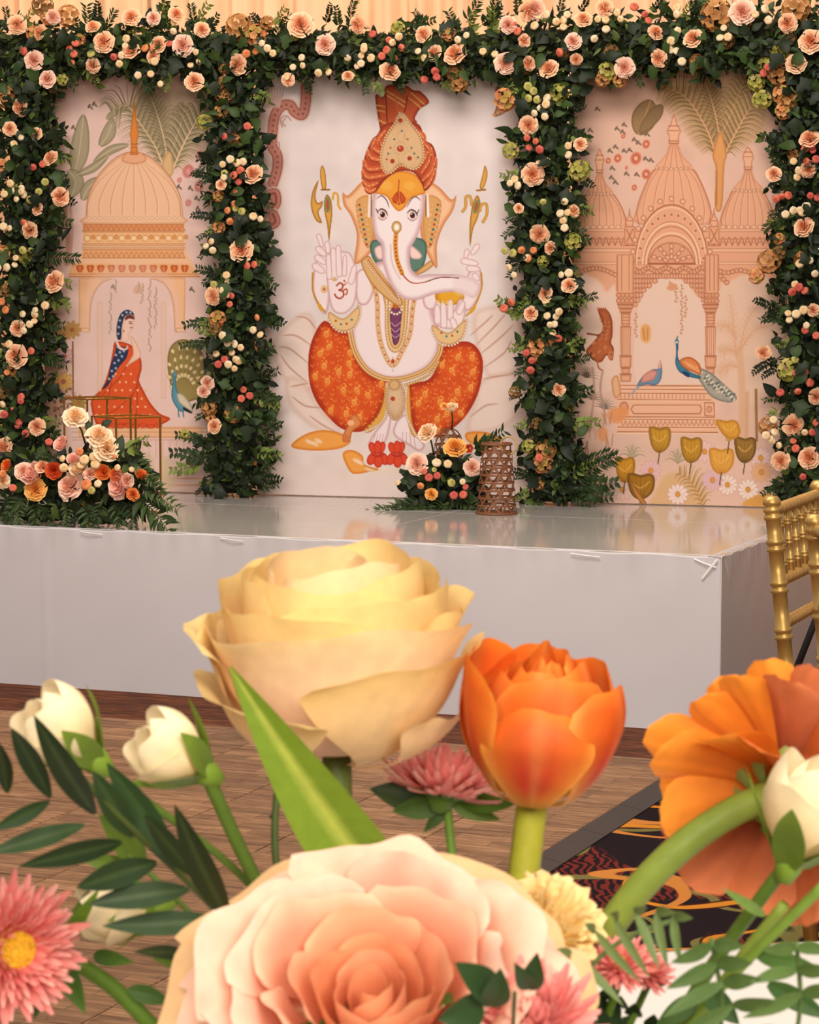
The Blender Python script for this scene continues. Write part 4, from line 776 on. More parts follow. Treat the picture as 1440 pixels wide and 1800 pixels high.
# bench plinth
cv.poly(A6(300, 705, 905, 705, 950, 1005, 310, 1005), 'E9BC9E', sm=0)
for y, wd in ((712, 3), (735, 2), (760, 2), (800, 2), (910, 3), (925, 2), (975, 2), (1005, 3)): cv.line(A6(310, y, 880 + (y - 700) * .2, y + 4), 'AE7050', wd * .7); cv.line(A6(310, y + 7, 880 + (y - 700) * .2, y + 11), 'F2D0B4', wd * .7)
for k in range(22): cv.line(A6(330 + k * 25, 765, 330 + k * 25, 795), 'C08868', 1.3); cv.line(A6(330 + k * 28, 935, 345 + k * 28, 965, 358 + k * 28, 935), 'BC8262', 1.3)
cv.line(A6(410, 835, 830, 835, 840, 860, 830, 890, 410, 890, 395, 862, 410, 835), 'A8694C', 1.6, sm=0); cv.line(A6(860, 820, 920, 822, 922, 905, 862, 902, 860, 820), 'A8694C', 1.5, sm=0); cv.ell(*A6(890, 862)[0], 5, 6, 'DDA483', rim='A4684C'); cv.ell(*A6(350, 850)[0], 8, 10, 'DDA483', rim='A4684C')
cv.poly(A6(270, 680, 310, 650, 330, 760, 290, 790), 'E0B890', 'C89060', 5)
# palm in the right opening, pale
for P in (A6(1060, 540, 1040, 300, 1020, 140), A6(1080, 500, 1130, 300, 1220, 180), A6(1060, 420, 1000, 330, 940, 340), A6(1070, 520, 1010, 480, 950, 500), A6(1090, 480, 1180, 360, 1290, 330), A6(1070, 600, 1010, 580, 950, 640)): cv.frond(P, 14, 14, 22, 'DDB090', ('DDB898', 'D0A482'), 1.8, a=.7)
cv.line(A6(1080, 480, 1100, 800, 1090, 1050), 'D8B08C', 12, 5, .7); cv.line(A6(1185, 740, 1190, 1060), 'A07A4A', 5); cv.line(A6(1130, 760, 1125, 1050), 'D0A880', 7, 3, .7)
# birds
cv.poly(A6(185, 240, 210, 225, 250, 240, 275, 300, 278, 390, 268, 440, 286, 480, 280, 545, 262, 550, 240, 520, 210, 560, 170, 560, 108, 500, 150, 440, 180, 400, 120, 390, 120, 378, 195, 385, 215, 330), 'B5653C', '8A4424', 6, noise=.05)
for k in range(40): x, y = 150 + (k * 37) % 110, 290 + (k * 53) % 240; cv.ell(*A6(x if y > 420 else 200 + (k * 17) % 60, y)[0], 2.2, 1.4, 'D08A5C', k, a=.7)
for k in range(5): cv.line(A6(190 + 12 * k, 245, 184 + 12 * k, 222), 'A85A34', 2.4)
cv.line(A6(180, 560, 190, 600, 212, 615), 'A86A48', 2.6); cv.ell(*A6(266, 520)[0], 5, 8, 'C07A50', .2); cv.ell(*A6(270, 515)[0], 1.2, 1.2, '2A1A14')
cv.poly(A6(580, 550, 590, 600, 585, 670, 550, 710, 490, 705, 430, 720, 470, 650, 530, 610, 565, 605, 572, 570), '6C92B0', '4A7094', 4); cv.poly(A6(470, 650, 520, 615, 560, 625, 540, 670, 490, 690, 460, 690), 'D49A90', 'B87870', 4); cv.line(A6(440, 720, 400, 760, 370, 780), '9AA0B4', 4, taper=1); cv.poly(A6(560, 600, 575, 560, 583, 555, 582, 600), 'E0A8A0')
cv.poly(A6(822, 600, 900, 630, 980, 700, 1062, 780, 1040, 815, 980, 815, 900, 780, 840, 700, 815, 650), 'A8A89A', '7C8480', 6, noise=.06)
for k in range(46): t = (k % 23) / 23; cv.ell(*A6(840 + 200 * t + (k * 13) % 30, 640 + 140 * t + (k * 29) % 50 - 10)[0], 1.8, 3, ('D8D4C4', '5E6C70')[k % 2], .8)
cv.poly(A6(676, 430, 690, 425, 694, 470, 690, 520, 706, 560, 760, 620, 835, 655, 820, 668, 760, 655, 700, 625, 675, 570, 680, 500), '3F7FA0', '285E80', 4); cv.poly(A6(700, 560, 730, 535, 780, 535, 830, 580, 835, 640, 780, 625, 730, 600), 'D98A52', 'B0602E', 5); cv.poly(A6(720, 620, 762, 635, 760, 660, 730, 645), '1E3A6A')
cv.ell(*A6(684, 432)[0], 3.6, 4.4, '4A86A4'); cv.ell(*A6(683, 438)[0], 2, 1.6, 'E8E4DC'); cv.line(A6(686, 420, 692, 398), '4A6A78', 1.2); cv.line(A6(680, 420, 686, 402), '4A6A78', 1)
for k in range(5): cv.line(A6(735 + 18 * k, 560 + 8 * k, 760 + 16 * k, 590 + 10 * k), 'F0B888', 1.6)
# undergrowth on the left
for cx, cy, c in ((110, 660, '6A5A4C'), (225, 860, '7E7470'), (145, 800, '8A7A70')):
    for k in range(11): a = math.radians(200 + k * 16); cv.line(A6(cx, cy, cx + 45 * math.cos(a), cy + 55 * math.sin(a), cx + 80 * math.cos(a), cy + 85 * math.sin(a) + 14), c, 2.4, taper=1)
for P in (A6(150, 600, 160, 760, 130, 1000), A6(215, 620, 200, 740, 230, 900)): cv.line(P, 'B89484', 4, 2, .8)
for x, y, rx, ry in ((215, 1020, 9, 13), (300, 900, 16, 14), (350, 880, 8, 10)): cv.ell(*A6(x, y)[0], rx, ry, 'E29A62', soft=5, a=.85)
for k in range(30): x, y = 60 + (k * 71) % 220, 900 + (k * 47) % 420; cv.line(A6(x, y + 60, x + 10 * math.sin(k), y + 20, x + 20 * math.sin(k * 3), y - 30), ('B88A70', '96705C', 'CFA88E')[k % 3], 3, 1, .7, taper=2)
# poppies, daisies and leaves along the foot
for x, y in ((400, 1170), (690, 1200)):
    for k in range(9): a = math.radians(200 + k * 18); cv.line(A6(x, y, x + 50 * math.cos(a), y + 80 * math.sin(a), x + 95 * math.cos(a), y + 110 * math.sin(a) + 25), ('A89C82', 'C0B498')[k % 2], 4, taper=1)
cv.poly(A6(540, 1400, 600, 1290, 690, 1260, 760, 1300, 860, 1460, 540, 1470), 'D8B480', soft=10, a=.8); cv.frond(A6(850, 1480, 820, 1400, 760, 1310, 690, 1270), 34, 16, 26, 'D89A5A', ('C4A070', '9C7E50', 'E0C498'), 3)
for x, y, c in ((520, 1250, 'E6C0C4'), (690, 1400, 'F0E2E0'), (1005, 1340, 'F0E2DC'), (1135, 1370, 'F2E6DE'), (910, 1310, 'E0BEC8'), (860, 1130, 'E8CDC8'), (1215, 1170, 'E8D0CC'), (340, 1370, 'E6CCC4'), (1220, 1260, 'E8B88A')):
    for k in range(12): a = k * .5236; cv.ell(A6(x, y)[0][0] + 10 * math.cos(a), A6(x, y)[0][1] + 10 * math.sin(a), 10, 4, c, a, rim='CFA8A0', rw=.3)
    cv.ell(*A6(x, y)[0], 4.5, 5, 'DDA048', rim='B87830')
for x, y, sx, c, c2 in ((575, 1055, 1, 'C89A30', '8E6A1E'), (775, 1120, 1, 'C6962E', '8E6A1E'), (965, 1190, 1.15, 'E2AC4C', 'C48A30'), (1115, 1120, 1, '9E7A34', '6A4E22'), (355, 1245, .9, 'D0982A', 'A07220'), (455, 1350, 1.25, 'A87820', '6E4E14'), (1015, 990, 1, 'DFA840', 'BC8428')):
    P = [(x + sx * dx, y + dy) for dx, dy in ((-68, -70), (-40, -85), (0, -72), (40, -82), (70, -60), (66, 20), (30, 72), (-18, 80), (-55, 30))]
    if x > 1000 and y < 1000: P = [(px_ + .25 * (py_ - y), y + (py_ - y) * .75) for px_, py_ in P]
    cv.poly(A6(*sum([list(p) for p in P], [])), c, c2, 7)
    for k in range(-2, 3): cv.line(A6(x + k * 6, y + 70, x + k * 20 * sx, y, x + k * 28 * sx, y - 66), c2, 2, 1, .7, taper=1)
    cv.line(A6(x - 40 * sx, y - 20, x, y + 10, x + 45 * sx, y - 30), 'E8C66A', 2.4, 1.5, .6); cv.line(A6(x, y + 76, x - 10, y + 150), '5E4630', 2)
cv.poly(A6(1100, 1470, 1180, 1410, 1290, 1400, 1300, 1480), 'DDA858', soft=4); cv.poly(A6(380, 1290, 440, 1380, 500, 1470, 470, 1470, 410, 1390), 'C48A44', '8E6024', 4)
cv.I *= np.array([.95, .91, .885]); make_panel('printed_panel', cv, M_PRINT, 'backdrop panel printed with three domes, an arch, birds and yellow poppies')
# ================================================================ flower arch
def rings_rose(rings, cin, cout, nu=5, nv=4, seed=1, ruffle=.045):
    """open rose, axis +Z, about one unit in radius; rings = (count, r_base, r_top, z_base, z_top, half width, curl)"""
    mb = MB(); rr = random.Random(seed); cin, cout = np.array(cin), np.array(cout); nR = len(rings)
    for ri, (n, r0, r1, z0, z1, hw, curl) in enumerate(rings):
        ph = rr.random() * 6
        for k in range(n):
            t0 = ph + 2 * math.pi * k / n + rr.uniform(-.12, .12); P = []; C = []; jz = rr.uniform(-.04, .04); f = rr.random() * 6
            for i in range(nu):
                u = -1 + 2 * i / (nu - 1); row = []
                for j in range(nv):
                    v = j / (nv - 1); wv = .35 + .65 * math.sin(min(1, v * 1.1) * math.pi / 2); th = t0 + u * hw * wv
                    top = 1 - .22 * u * u * v
                    r = r0 + (r1 - r0) * v ** .8 + .05 * u + curl * max(0, v - .6) ** 2 * 2 + ruffle * v * v * math.sin(5 * u + f)
                    z = z0 + (z1 - z0) * v * top + jz * v - abs(curl) * max(0, v - .7) * .5 + ruffle * v * math.sin(4 * u + f * 2)
                    row.append((r * math.cos(th), r * math.sin(th), z))
                    q = 1 - (ri / max(1, nR - 1)) * .9; q = min(1, max(0, q * (.55 + .45 * v) + .1 * v)); C.append(cin * (1 - q) + cout * q)
                P.append(row)
            mb.grid(P, C)
    return mb
R_BG = [(5, .15, 1.0, -.25, .02, .62, .16), (5, .12, .85, -.2, .24, .6, .1), (5, .1, .66, -.12, .42, .6, .04), (4, .08, .48, -.06, .54, .75, -.02), (4, .05, .31, 0, .6, .8, -.06), (3, .03, .16, .05, .62, 1.0, -.06)]
R_CUP = [(5, .2, .85, -.5, .25, .75, .1), (4, .15, .66, -.4, .4, .85, .0), (4, .1, .45, -.2, .45, .9, -.05), (3, .05, .25, -.1, .48, 1.0, -.05)]
def rose_me(name, cin, cout, rings=R_BG, seed=1): return rings_rose(rings, s(*cin), s(*cout), seed=seed).mesh(name, M_BLOOM, True, True)
ROSE = {'p': [rose_me('peach_rose', (222, 134, 78), (255, 220, 184), R_BG, k) for k in (1, 2, 3)], 'b': [rose_me('blush_rose', (226, 152, 120), (255, 226, 206), R_BG, k) for k in (4, 5)],
        'c': [rose_me('cream_rose', (236, 188, 128), (252, 234, 206), R_BG, k) for k in (6, 7)], 'o': [rose_me('orange_rose', (206, 92, 40), (242, 152, 84), R_BG, k) for k in (8, 9)],
        'y': [rose_me('apricot_rose', (226, 140, 50), (250, 200, 116), R_BG, 10)], 'r': [rose_me('coral_rose', (190, 50, 28), (232, 108, 60), R_CUP, 11)],
        'C': [rose_me('cupped_cream_rose', (240, 200, 140), (253, 238, 214), R_CUP, 12)], 'B': [rose_me('cupped_blush_rose', (232, 160, 140), (250, 214, 200), R_CUP, 13)], 'O': [rose_me('cupped_orange_rose', (214, 90, 34), (244, 150, 80), R_CUP, 14)]}
def button_me(cin, cout, seed):
    mb = MB(); prof = [(.02, .5), (.16, .56), (.26, .5), (.34, .62), (.46, .6), (.5, .48), (.6, .52), (.72, .46), (.86, .3), (.98, .05), (.9, -.25), (.6, -.5), (.15, -.6)]; n = 12; rr = random.Random(seed)
    P = [[(r * (1 + .06 * math.sin(5 * a + r * 7)) * math.cos(a), r * (1 + .06 * math.sin(5 * a + r * 7)) * math.sin(a), z) for r, z in prof] for a in [k * 2 * math.pi / n for k in range(n)]]
    ci, co = np.array(s(*cin)), np.array(s(*cout)); C = [ci * (1 - min(1, r * 1.25)) + co * min(1, r * 1.25) for _ in range(n) for r, z in prof]
    mb.grid(P, C, wrap=True); return mb.mesh('button_bloom', M_BLOOM, True, True)
BUT = {'c': [button_me((232, 180, 110), (250, 226, 182), 1), button_me((240, 200, 140), (250, 234, 200), 2)], 'k': [button_me((206, 84, 62), (232, 130, 104), 3), button_me((190, 70, 62), (220, 112, 98), 4)],
       'o': [button_me((206, 104, 52), (238, 158, 104), 5)], 'g': [button_me((150, 140, 60), (206, 200, 120), 6)]}
def hyd_me(cols, seed):
    mb = MB(); rr = random.Random(seed)
    for k in range(20):
        z = 1 - 1.3 * (k + .5) / 20; r = math.sqrt(max(0, 1 - z * z)); a = k * 2.4; d = Vector((r * math.cos(a), r * math.sin(a), z)); q = facing(d, rr.random() * 6); c = np.array(s(*rr.choice(cols)))
        c = c * rr.uniform(.85, 1.12); R = .36
        V = [q @ Vector((0, 0, -.06)) + d * .8]; C = [c * .7]
        for j in range(10): V.append(q @ Vector((R * (1 if j % 2 else .78) * math.cos(j * .628), R * (1 if j % 2 else .78) * math.sin(j * .628), .08)) + d * .8); C.append(c)
        mb.add(V, [(0, 1 + j, 1 + (j + 1) % 10) for j in range(10)], C)
    return mb.mesh('hydrangea', M_BLOOM, False, True)
HYD = {'y': hyd_me([(196, 190, 96), (170, 172, 78), (210, 196, 120)], 1), 't': hyd_me([(196, 140, 84), (214, 160, 100), (172, 122, 72)], 2), 'o': hyd_me([(220, 140, 90), (232, 168, 112), (206, 170, 90)], 3), 'n': hyd_me([(140, 104, 62), (164, 122, 74), (150, 138, 70)], 4)}
GREENS = [(30, 43, 22), (42, 60, 28), (25, 36, 20), (54, 76, 34), (35, 47, 29), (88, 108, 48)]
def leaf_shape(kind, nu=3, nv=6):
    """unit leaf along +Y, face +Z"""
    P = []
    for i in range(nu):
        u = -1 + 2 * i / (nu - 1); row = []
        for j in range(nv):
            v = j / (nv - 1)
            if kind == 'ovate': wv = .30 * math.sin(math.pi * v ** .75) ** .9
            elif kind == 'lance': wv = .15 * math.sin(math.pi * v ** .8)
            else: wv = .40 * math.sin(math.pi * v ** .7) ** .8 * (1 + .28 * math.cos(v * 15))
            row.append((u * wv, v, .10 * abs(u) * math.sin(math.pi * v) - .22 * v * v + .04 * math.sin(5 * v + u)))
        P.append(row)
    return P
def leaf_me(kind, col, name='leaf', nv=6):
    mb = MB(); c = np.array(s(*col)); P = leaf_shape(kind, 3, nv); C = [c * (1.25 if i == 1 else 1.0) * (1 - .15 * (j == 0)) for i in range(3) for j in range(nv)]
    mb.grid(P, C); return mb.mesh(name, M_LEAF, True, True)
LEAF = [leaf_me(k, c) for k in ('ovate', 'ovate', 'lobed', 'lance') for c in GREENS[:5]]
def sprig_me(kind, seed, pairs=9, drop=.15, lw=.2, cols=GREENS):
    """leafy twig of unit length along +X, facing +Z"""
    mb = MB(); rr = random.Random(seed); pts = []
    for i in range(13): t = i / 12; pts.append(Vector((t, .06 * math.sin(t * 4 + seed), -drop * t * t)))
    mb.tube(pts, [.012 * (1 - .7 * i / 12) for i in range(13)], 4, col=s(70, 66, 40)); c0 = np.array(s(*rr.choice(cols)))
    sh = leaf_shape(kind, 3, 4)
    for k in range(pairs):
        t = .1 + .9 * (k + .5) / pairs; p = Vector((t, .06 * math.sin(t * 4 + seed), -drop * t * t)); L = lw * (1.25 - .6 * t) * rr.uniform(.8, 1.2)
        for sg in (-1, 1):
            a = sg * rr.uniform(.75, 1.15) - math.pi / 2; q = Quaternion((0, 0, 1), a) @ Quaternion((1, 0, 0), rr.uniform(-.5, .5)) @ Quaternion((0, 1, 0), rr.uniform(-.4, .4))
            c = c0 * rr.uniform(.75, 1.35); mb.grid([[q @ (Vector(v) * L) + p for v in row] for row in sh], [c] * 12)
    return mb.mesh('leafy_sprig', M_LEAF, True, True)
SPRIG = [sprig_me('ovate', 1, 8, .12, .24), sprig_me('ovate', 2, 10, .2, .2), sprig_me('lance', 3, 13, .15, .3), sprig_me('lance', 4, 15, .25, .26), sprig_me('ovate', 5, 7, .1, .26, [(96, 118, 54), (120, 138, 66)])]
FERN = [sprig_me('lance', 6, 16, .3, .30, [(58, 78, 40)]), sprig_me('lance', 7, 18, .35, .26, [(74, 92, 52)])]

def scatter(spine, n, rr, spread=1.0):
    Q = spline(spine, 8); L = np.r_[0, np.cumsum(np.hypot(*np.diff(Q[:, :2], axis=0).T))]
    for _ in range(n):
        l = rr.random() * L[-1]; c = [np.interp(l, L, Q[:, k]) for k in range(3)]; l2 = min(L[-1], l + 2); d = [np.interp(l2, L, Q[:, k]) - np.interp(l2 - 2, L, Q[:, k]) for k in range(2)]; m = math.hypot(*d) or 1
        n_ = (-d[1] / m, d[0] / m); hw = c[2] * .86 * (1 + .22 * math.sin(l * .07) + .14 * math.sin(l * .19 + 1)) * spread; w_ = rr.uniform(-1, 1); w_ = math.copysign(abs(w_) ** .8, w_)
        yield c[0] + n_[0] * w_ * hw, c[1] + n_[1] * w_ * hw, w_, n_, c
def garland(label, spine, foot, roses, buttons, hyds, sprigs, seed, nleaf=2600, nbig=150, nspr=26, zmin=None):
    rr = random.Random(seed); root = empty('flower_garland', foot, label, 'garland', 'garlands of the flower arch')
    lim = (lambda p: Vector((p.x, p.y, max(p.z, zmin))) if zmin else p)
    core = MB(); Q = spline(spine, 3)
    core.tube([on_backdrop(x, y, .075) for x, y, h in Q], [h * .58 / F_PX * 9 for x, y, h in Q], 10, col=s(30, 36, 22))
    core.V = [(v[0], v[1], max(v[2], zmin) if zmin else v[2]) for v in core.V]
    # squash the moss core against the frame
    V = []
    for v in core.V:
        v = Vector(v); d = (v - BD_A).dot(BD_N) - .075; V.append(v - BD_N * d * .45)
    core.V = V; core.build('moss_core', M_MOSS, root)
    stuff = MB(); sh = leaf_shape('ovate', 3, 4); sh2 = leaf_shape('lance', 3, 4)
    for x, y, w_, n_, c in scatter(spine, nleaf, rr):
        off = .06 + .12 * (1 - abs(w_) ** 2) * rr.random() + .02
        p = lim(on_backdrop(x, y, off)); d = (BD_N + Vector((rr.gauss(0, .5), rr.gauss(0, .3), rr.gauss(.25, .5)))).normalized()
        q = facing(d, rr.random() * 6.28); L = rr.uniform(.022, .045); col = np.array(s(*rr.choice(GREENS))) * rr.uniform(.6, 1.25)
        stuff.grid([[q @ (Vector(v) * L) + p for v in row] for row in (sh if rr.random() < .7 else sh2)], [col] * 12)
    o = stuff.build('foliage', M_LEAF, root, True, True); o['kind'] = 'stuff'
    for x, y, w_, n_, c in scatter(spine, nbig, rr, 1.06):
        p = lim(on_backdrop(x, y, .12 + .08 * (1 - w_ * w_) + .02 * rr.random())); d = (BD_N + Vector((rr.gauss(0, .4), 0, rr.gauss(.2, .4)))).normalized()
        link('leaf', rr.choice(LEAF), root, TRS(p, facing(d, rr.random() * 6.28), rr.uniform(.042, .070)))
    def spr(x0, y0, x1, y1, me=None, off=.12):
        p, q = lim(on_backdrop(x0, y0, off)), lim(on_backdrop(x1, y1, off + .05)); X = (q - p); L = X.length; X.normalize(); Z = (BD_N + Vector((0, 0, .3)) - X * BD_N.dot(X)).normalized(); Y = Z.cross(X).normalized(); Z = X.cross(Y)
        M = Matrix((X, Y, Z)).transposed(); link('leafy_sprig', me or rr.choice(SPRIG), root, TRS(p, M.to_quaternion(), L))
    for x, y, w_, n_, c in scatter(spine, nspr, rr, 1.0):
        sg = 1 if w_ > 0 else -1; b = (c[0] + n_[0] * sg * c[2] * .52, c[1] + n_[1] * sg * c[2] * .52); L = rr.uniform(28, 52); a = math.atan2(n_[1] * sg, n_[0] * sg) + rr.uniform(-.8, .8)
        spr(b[0], b[1], b[0] + L * math.cos(a), b[1] + L * math.sin(a))
    for a in sprigs: spr(*a)
    def face(tilt=.35): return (BD_N * 1.0 + Vector((rr.gauss(0, tilt), 0, rr.gauss(.12, tilt)))).normalized()
    for it in roses:
        x, y, r = it[:3]; k = it[3] if len(it) > 3 else 'p'
        link('rose', rr.choice(ROSE[k]), root, TRS(lim(on_backdrop(x, y, .20)), facing(face(.3), rr.random() * 6), r * 9 / F_PX * 1.08))
    for x, y, n, k in buttons:
        pts = []
        for i in range(n):
            for _ in range(30):
                a, d = rr.random() * 6.28, (0 if i == 0 else rr.uniform(9, 12 + 3.2 * n)); px_, py_ = x + d * math.cos(a), y + d * math.sin(a)
                if all(math.hypot(px_ - u, py_ - v) > 11 for u, v in pts): break
            pts.append((px_, py_)); link('button_bloom', rr.choice(BUT[k]), root, TRS(lim(on_backdrop(px_, py_, .19 + .02 * rr.random())), facing(face(.4), rr.random() * 6), rr.uniform(6.0, 8.2) * 9 / F_PX))
    for x, y, r, k in hyds: link('hydrangea', HYD[k], root, TRS(lim(on_backdrop(x, y, .15)), facing(face(.3), rr.random() * 6), r * 9 / F_PX))
    return root
M_MOSS = mat('moss', s(30, 34, 20), .95, var=.4, scale=60, bump=.6)
def XY(ox, oy, k, *v): return [(ox + v[i] / k, oy + v[i + 1] / k, *v[i + 2:i + 3]) for i in range(0, len(v), 3)]
def base(px): p = on_backdrop(px, 880, .1); return (p.x, p.y, STAGE_H)
ZF = STAGE_H + .012
garland('leftmost flower column of the arch, beside the domed panel with the lady', [(42, 130, 62), (50, 300, 60), (45, 450, 58), (45, 560, 60), (38, 700, 62), (30, 872, 52)], base(40),
        XY(0, 150, 4.39, 155, 170, 16, 75, 335, 12, 280, 375, 11, 390, 560, 14, 465, 860, 16, 290, 955, 11, 230, 1120, 15, 420, 1515, 19) + XY(0, 500, 5, 155, 385, 14, 145, 630, 20, 325, 1250, 15, 30, 1430, 18),
        [(28, 232, 3, 'c'), (20, 335, 5, 'c'), (42, 342, 2, 'c'), (12, 470, 4, 'c'), (62, 545, 4, 'c'), (52, 570, 4, 'c'), (16, 605, 1, 'c'), (58, 294, 2, 'k'), (55, 617, 1, 'k'), (37, 698, 1, 'k'), (24, 720, 4, 'k'), (32, 748, 1, 'k'), (45, 762, 1, 'k'), (42, 392, 1, 'k'), (12, 655, 2, 'o'), (4, 728, 2, 'c'), (68, 337, 3, 'g'), (6, 398, 3, 'c'), (40, 440, 2, 'g'), (10, 545, 3, 'o')],
        [(8, 170, 22, 't'), (45, 450, 17, 'y'), (4, 292, 15, 'o'), (30, 325, 12, 'y'), (15, 510, 16, 'n'), (25, 650, 15, 't'), (8, 690, 14, 'n'), (5, 445, 16, 'o')], [(90, 330, 128, 352), (92, 270, 122, 285), (85, 520, 118, 545), (80, 620, 112, 640)], 11, zmin=ZF)
garland('flower column of the arch between the lady panel and the turbaned figure', [(412, 140, 58), (412, 300, 50), (422, 420, 54), (420, 540, 54), (415, 660, 60), (418, 780, 66), (398, 872, 46)], base(405),
        XY(290, 150, 4.867, 755, 760, 17, 655, 1410, 20, 480, 850, 9, 410, 1790, 13) + XY(290, 500, 4.614, 395, 110, 13, 400, 1150, 13) + [(365, 673, 12, 'b'), (358, 688, 11, 'b')],
        [(405, 280, 4, 'c'), (386, 325, 2, 'c'), (374, 440, 3, 'c'), (458, 385, 2, 'c'), (400, 495, 4, 'c'), (445, 580, 2, 'c'), (412, 605, 6, 'c'), (380, 622, 1, 'c'), (415, 632, 3, 'c'), (420, 320, 4, 'k'), (400, 370, 4, 'o'), (425, 372, 2, 'g'), (395, 305, 1, 'g'), (447, 465, 2, 'k'), (408, 520, 3, 'k'), (395, 632, 2, 'k'), (428, 685, 3, 'k'), (452, 558, 1, 'o'), (376, 500, 1, 'g'), (395, 240, 1, 'k'), (435, 222, 1, 'k'), (428, 430, 2, 'o')],
        [(395, 165, 20, 't'), (390, 195, 15, 't'), (360, 215, 16, 'y'), (412, 238, 17, 't'), (385, 400, 13, 'o'), (383, 560, 17, 'o'), (380, 578, 14, 'n'), (410, 728, 18, 'o'), (368, 718, 16, 't'), (325, 763, 10, 'y'), (385, 345, 12, 'o'), (370, 735, 10, 'o')],
        [(385, 280, 343, 302), (385, 300, 350, 322), (395, 385, 336, 378), (385, 400, 350, 418), (375, 430, 352, 452), (380, 560, 324, 572), (365, 600, 318, 608), (365, 770, 310, 766), (370, 800, 300, 798), (365, 815, 298, 822), (450, 690, 486, 720), (455, 740, 492, 742), (450, 790, 492, 806), (450, 850, 482, 850), (460, 545, 486, 560), (455, 660, 484, 652), (450, 480, 484, 500), (365, 850, 345, 868)], 12, zmin=ZF)
garland('flower column of the arch between the turbaned figure and the triple-domed panel', [(962, 140, 64), (960, 300, 60), (958, 420, 56), (966, 540, 52), (964, 660, 46), (970, 780, 52), (978, 884, 56)], base(970),
        XY(860, 130, 4.615, 320, 415, 15, 355, 815, 18, 740, 570, 11, 440, 715, 11, 410, 1300, 16, 500, 1415, 11, 650, 1715, 13, 455, 1780, 12, 690, 1110, 10, 240, 1090, 8) + XY(860, 500, 4.5, 330, 230, 12, 550, 830, 11, 440, 70, 11),
        [(960, 183, 1, 'c'), (958, 205, 3, 'c'), (999, 272, 2, 'c'), (985, 375, 5, 'c'), (1000, 480, 2, 'c'), (925, 452, 1, 'c'), (962, 555, 4, 'c'), (975, 570, 3, 'c'), (905, 315, 3, 'c'), (960, 530, 1, 'c'), (895, 470, 2, 'c'), (930, 260, 4, 'k'), (886, 542, 2, 'k'), (982, 595, 1, 'k'), (938, 440, 3, 'o'), (935, 634, 3, 'k'), (955, 355, 1, 'g'), (938, 160, 4, 'g'), (902, 445, 2, 'g'), (948, 805, 1, 'k'), (945, 175, 2, 'c')],
        [(888, 175, 22, 'o'), (980, 165, 19, 'y'), (898, 265, 16, 'y'), (1020, 300, 20, 'y'), (1008, 425, 17, 'y'), (970, 320, 14, 'n'), (945, 610, 20, 'o'), (940, 625, 16, 't'), (905, 690, 12, 'n'), (960, 790, 20, 't'), (955, 815, 20, 'o'), (930, 785, 14, 'y'), (945, 745, 12, 'n'), (955, 460, 12, 'y'), (948, 850, 12, 't'), (975, 600, 12, 'o')],
        [(925, 560, 876, 522), (930, 545, 892, 530), (935, 600, 894, 612), (930, 650, 905, 655), (920, 690, 898, 700), (930, 745, 904, 748), (925, 770, 915, 790), (1000, 530, 1040, 520), (1010, 630, 1035, 626), (1005, 740, 1052, 745), (1005, 840, 1076, 805), (1010, 860, 1080, 842), (1010, 870, 1072, 868), (1000, 820, 1062, 798), (940, 860, 906, 872), (935, 840, 908, 836), (930, 430, 892, 462), (925, 380, 890, 385), (925, 395, 886, 412), (1000, 230, 1030, 252), (1005, 300, 1042, 322), (1000, 360, 1028, 372)], 13, zmin=ZF)
garland('rightmost flower column of the arch, behind the gold chair', [(1415, 130, 80), (1425, 300, 68), (1420, 450, 66), (1428, 600, 60), (1434, 720, 60), (1430, 884, 74)], base(1430),
        XY(1310, 150, 2.469, 280, 230, 16, 275, 365, 13, 125, 385, 12, 255, 615, 16, 295, 975, 10, 80, 1160, 12, 310, 1350, 13, 210, 1475, 17, 280, 1615, 18, 155, 1630, 15),
        [(1405, 300, 3, 'c'), (1395, 370, 3, 'c'), (1418, 362, 2, 'c'), (1425, 458, 4, 'c'), (1400, 552, 4, 'c'), (1398, 500, 1, 'c'), (1362, 760, 4, 'c'), (1358, 775, 3, 'c'), (1418, 572, 1, 'c'), (1398, 632, 1, 'g'), (1415, 262, 3, 'k'), (1375, 345, 3, 'k'), (1425, 344, 2, 'k'), (1405, 505, 3, 'k'), (1435, 590, 3, 'k'), (1415, 655, 3, 'k'), (1372, 690, 1, 'k'), (1403, 688, 1, 'k'), (1428, 760, 4, 'k'), (1395, 775, 2, 'k'), (1412, 838, 1, 'k'), (1415, 760, 1, 'c'), (1435, 280, 2, 'k')],
        [(1340, 175, 18, 'y'), (1385, 175, 20, 't'), (1378, 195, 16, 'o'), (1395, 270, 12, 't'), (1352, 460, 22, 't'), (1330, 485, 15, 'o'), (1370, 445, 14, 'n'), (1402, 452, 13, 't'), (1388, 650, 22, 'y'), (1350, 750, 18, 't'), (1370, 420, 11, 'o'), (1430, 545, 14, 'n')],
        [(1378, 250, 1345, 245), (1380, 300, 1350, 262), (1375, 550, 1328, 528), (1375, 560, 1340, 560), (1370, 625, 1325, 655), (1380, 640, 1342, 662), (1375, 700, 1345, 702), (1370, 720, 1345, 735), (1375, 850, 1342, 868), (1380, 500, 1360, 505), (1375, 390, 1358, 395)], 14, zmin=ZF)
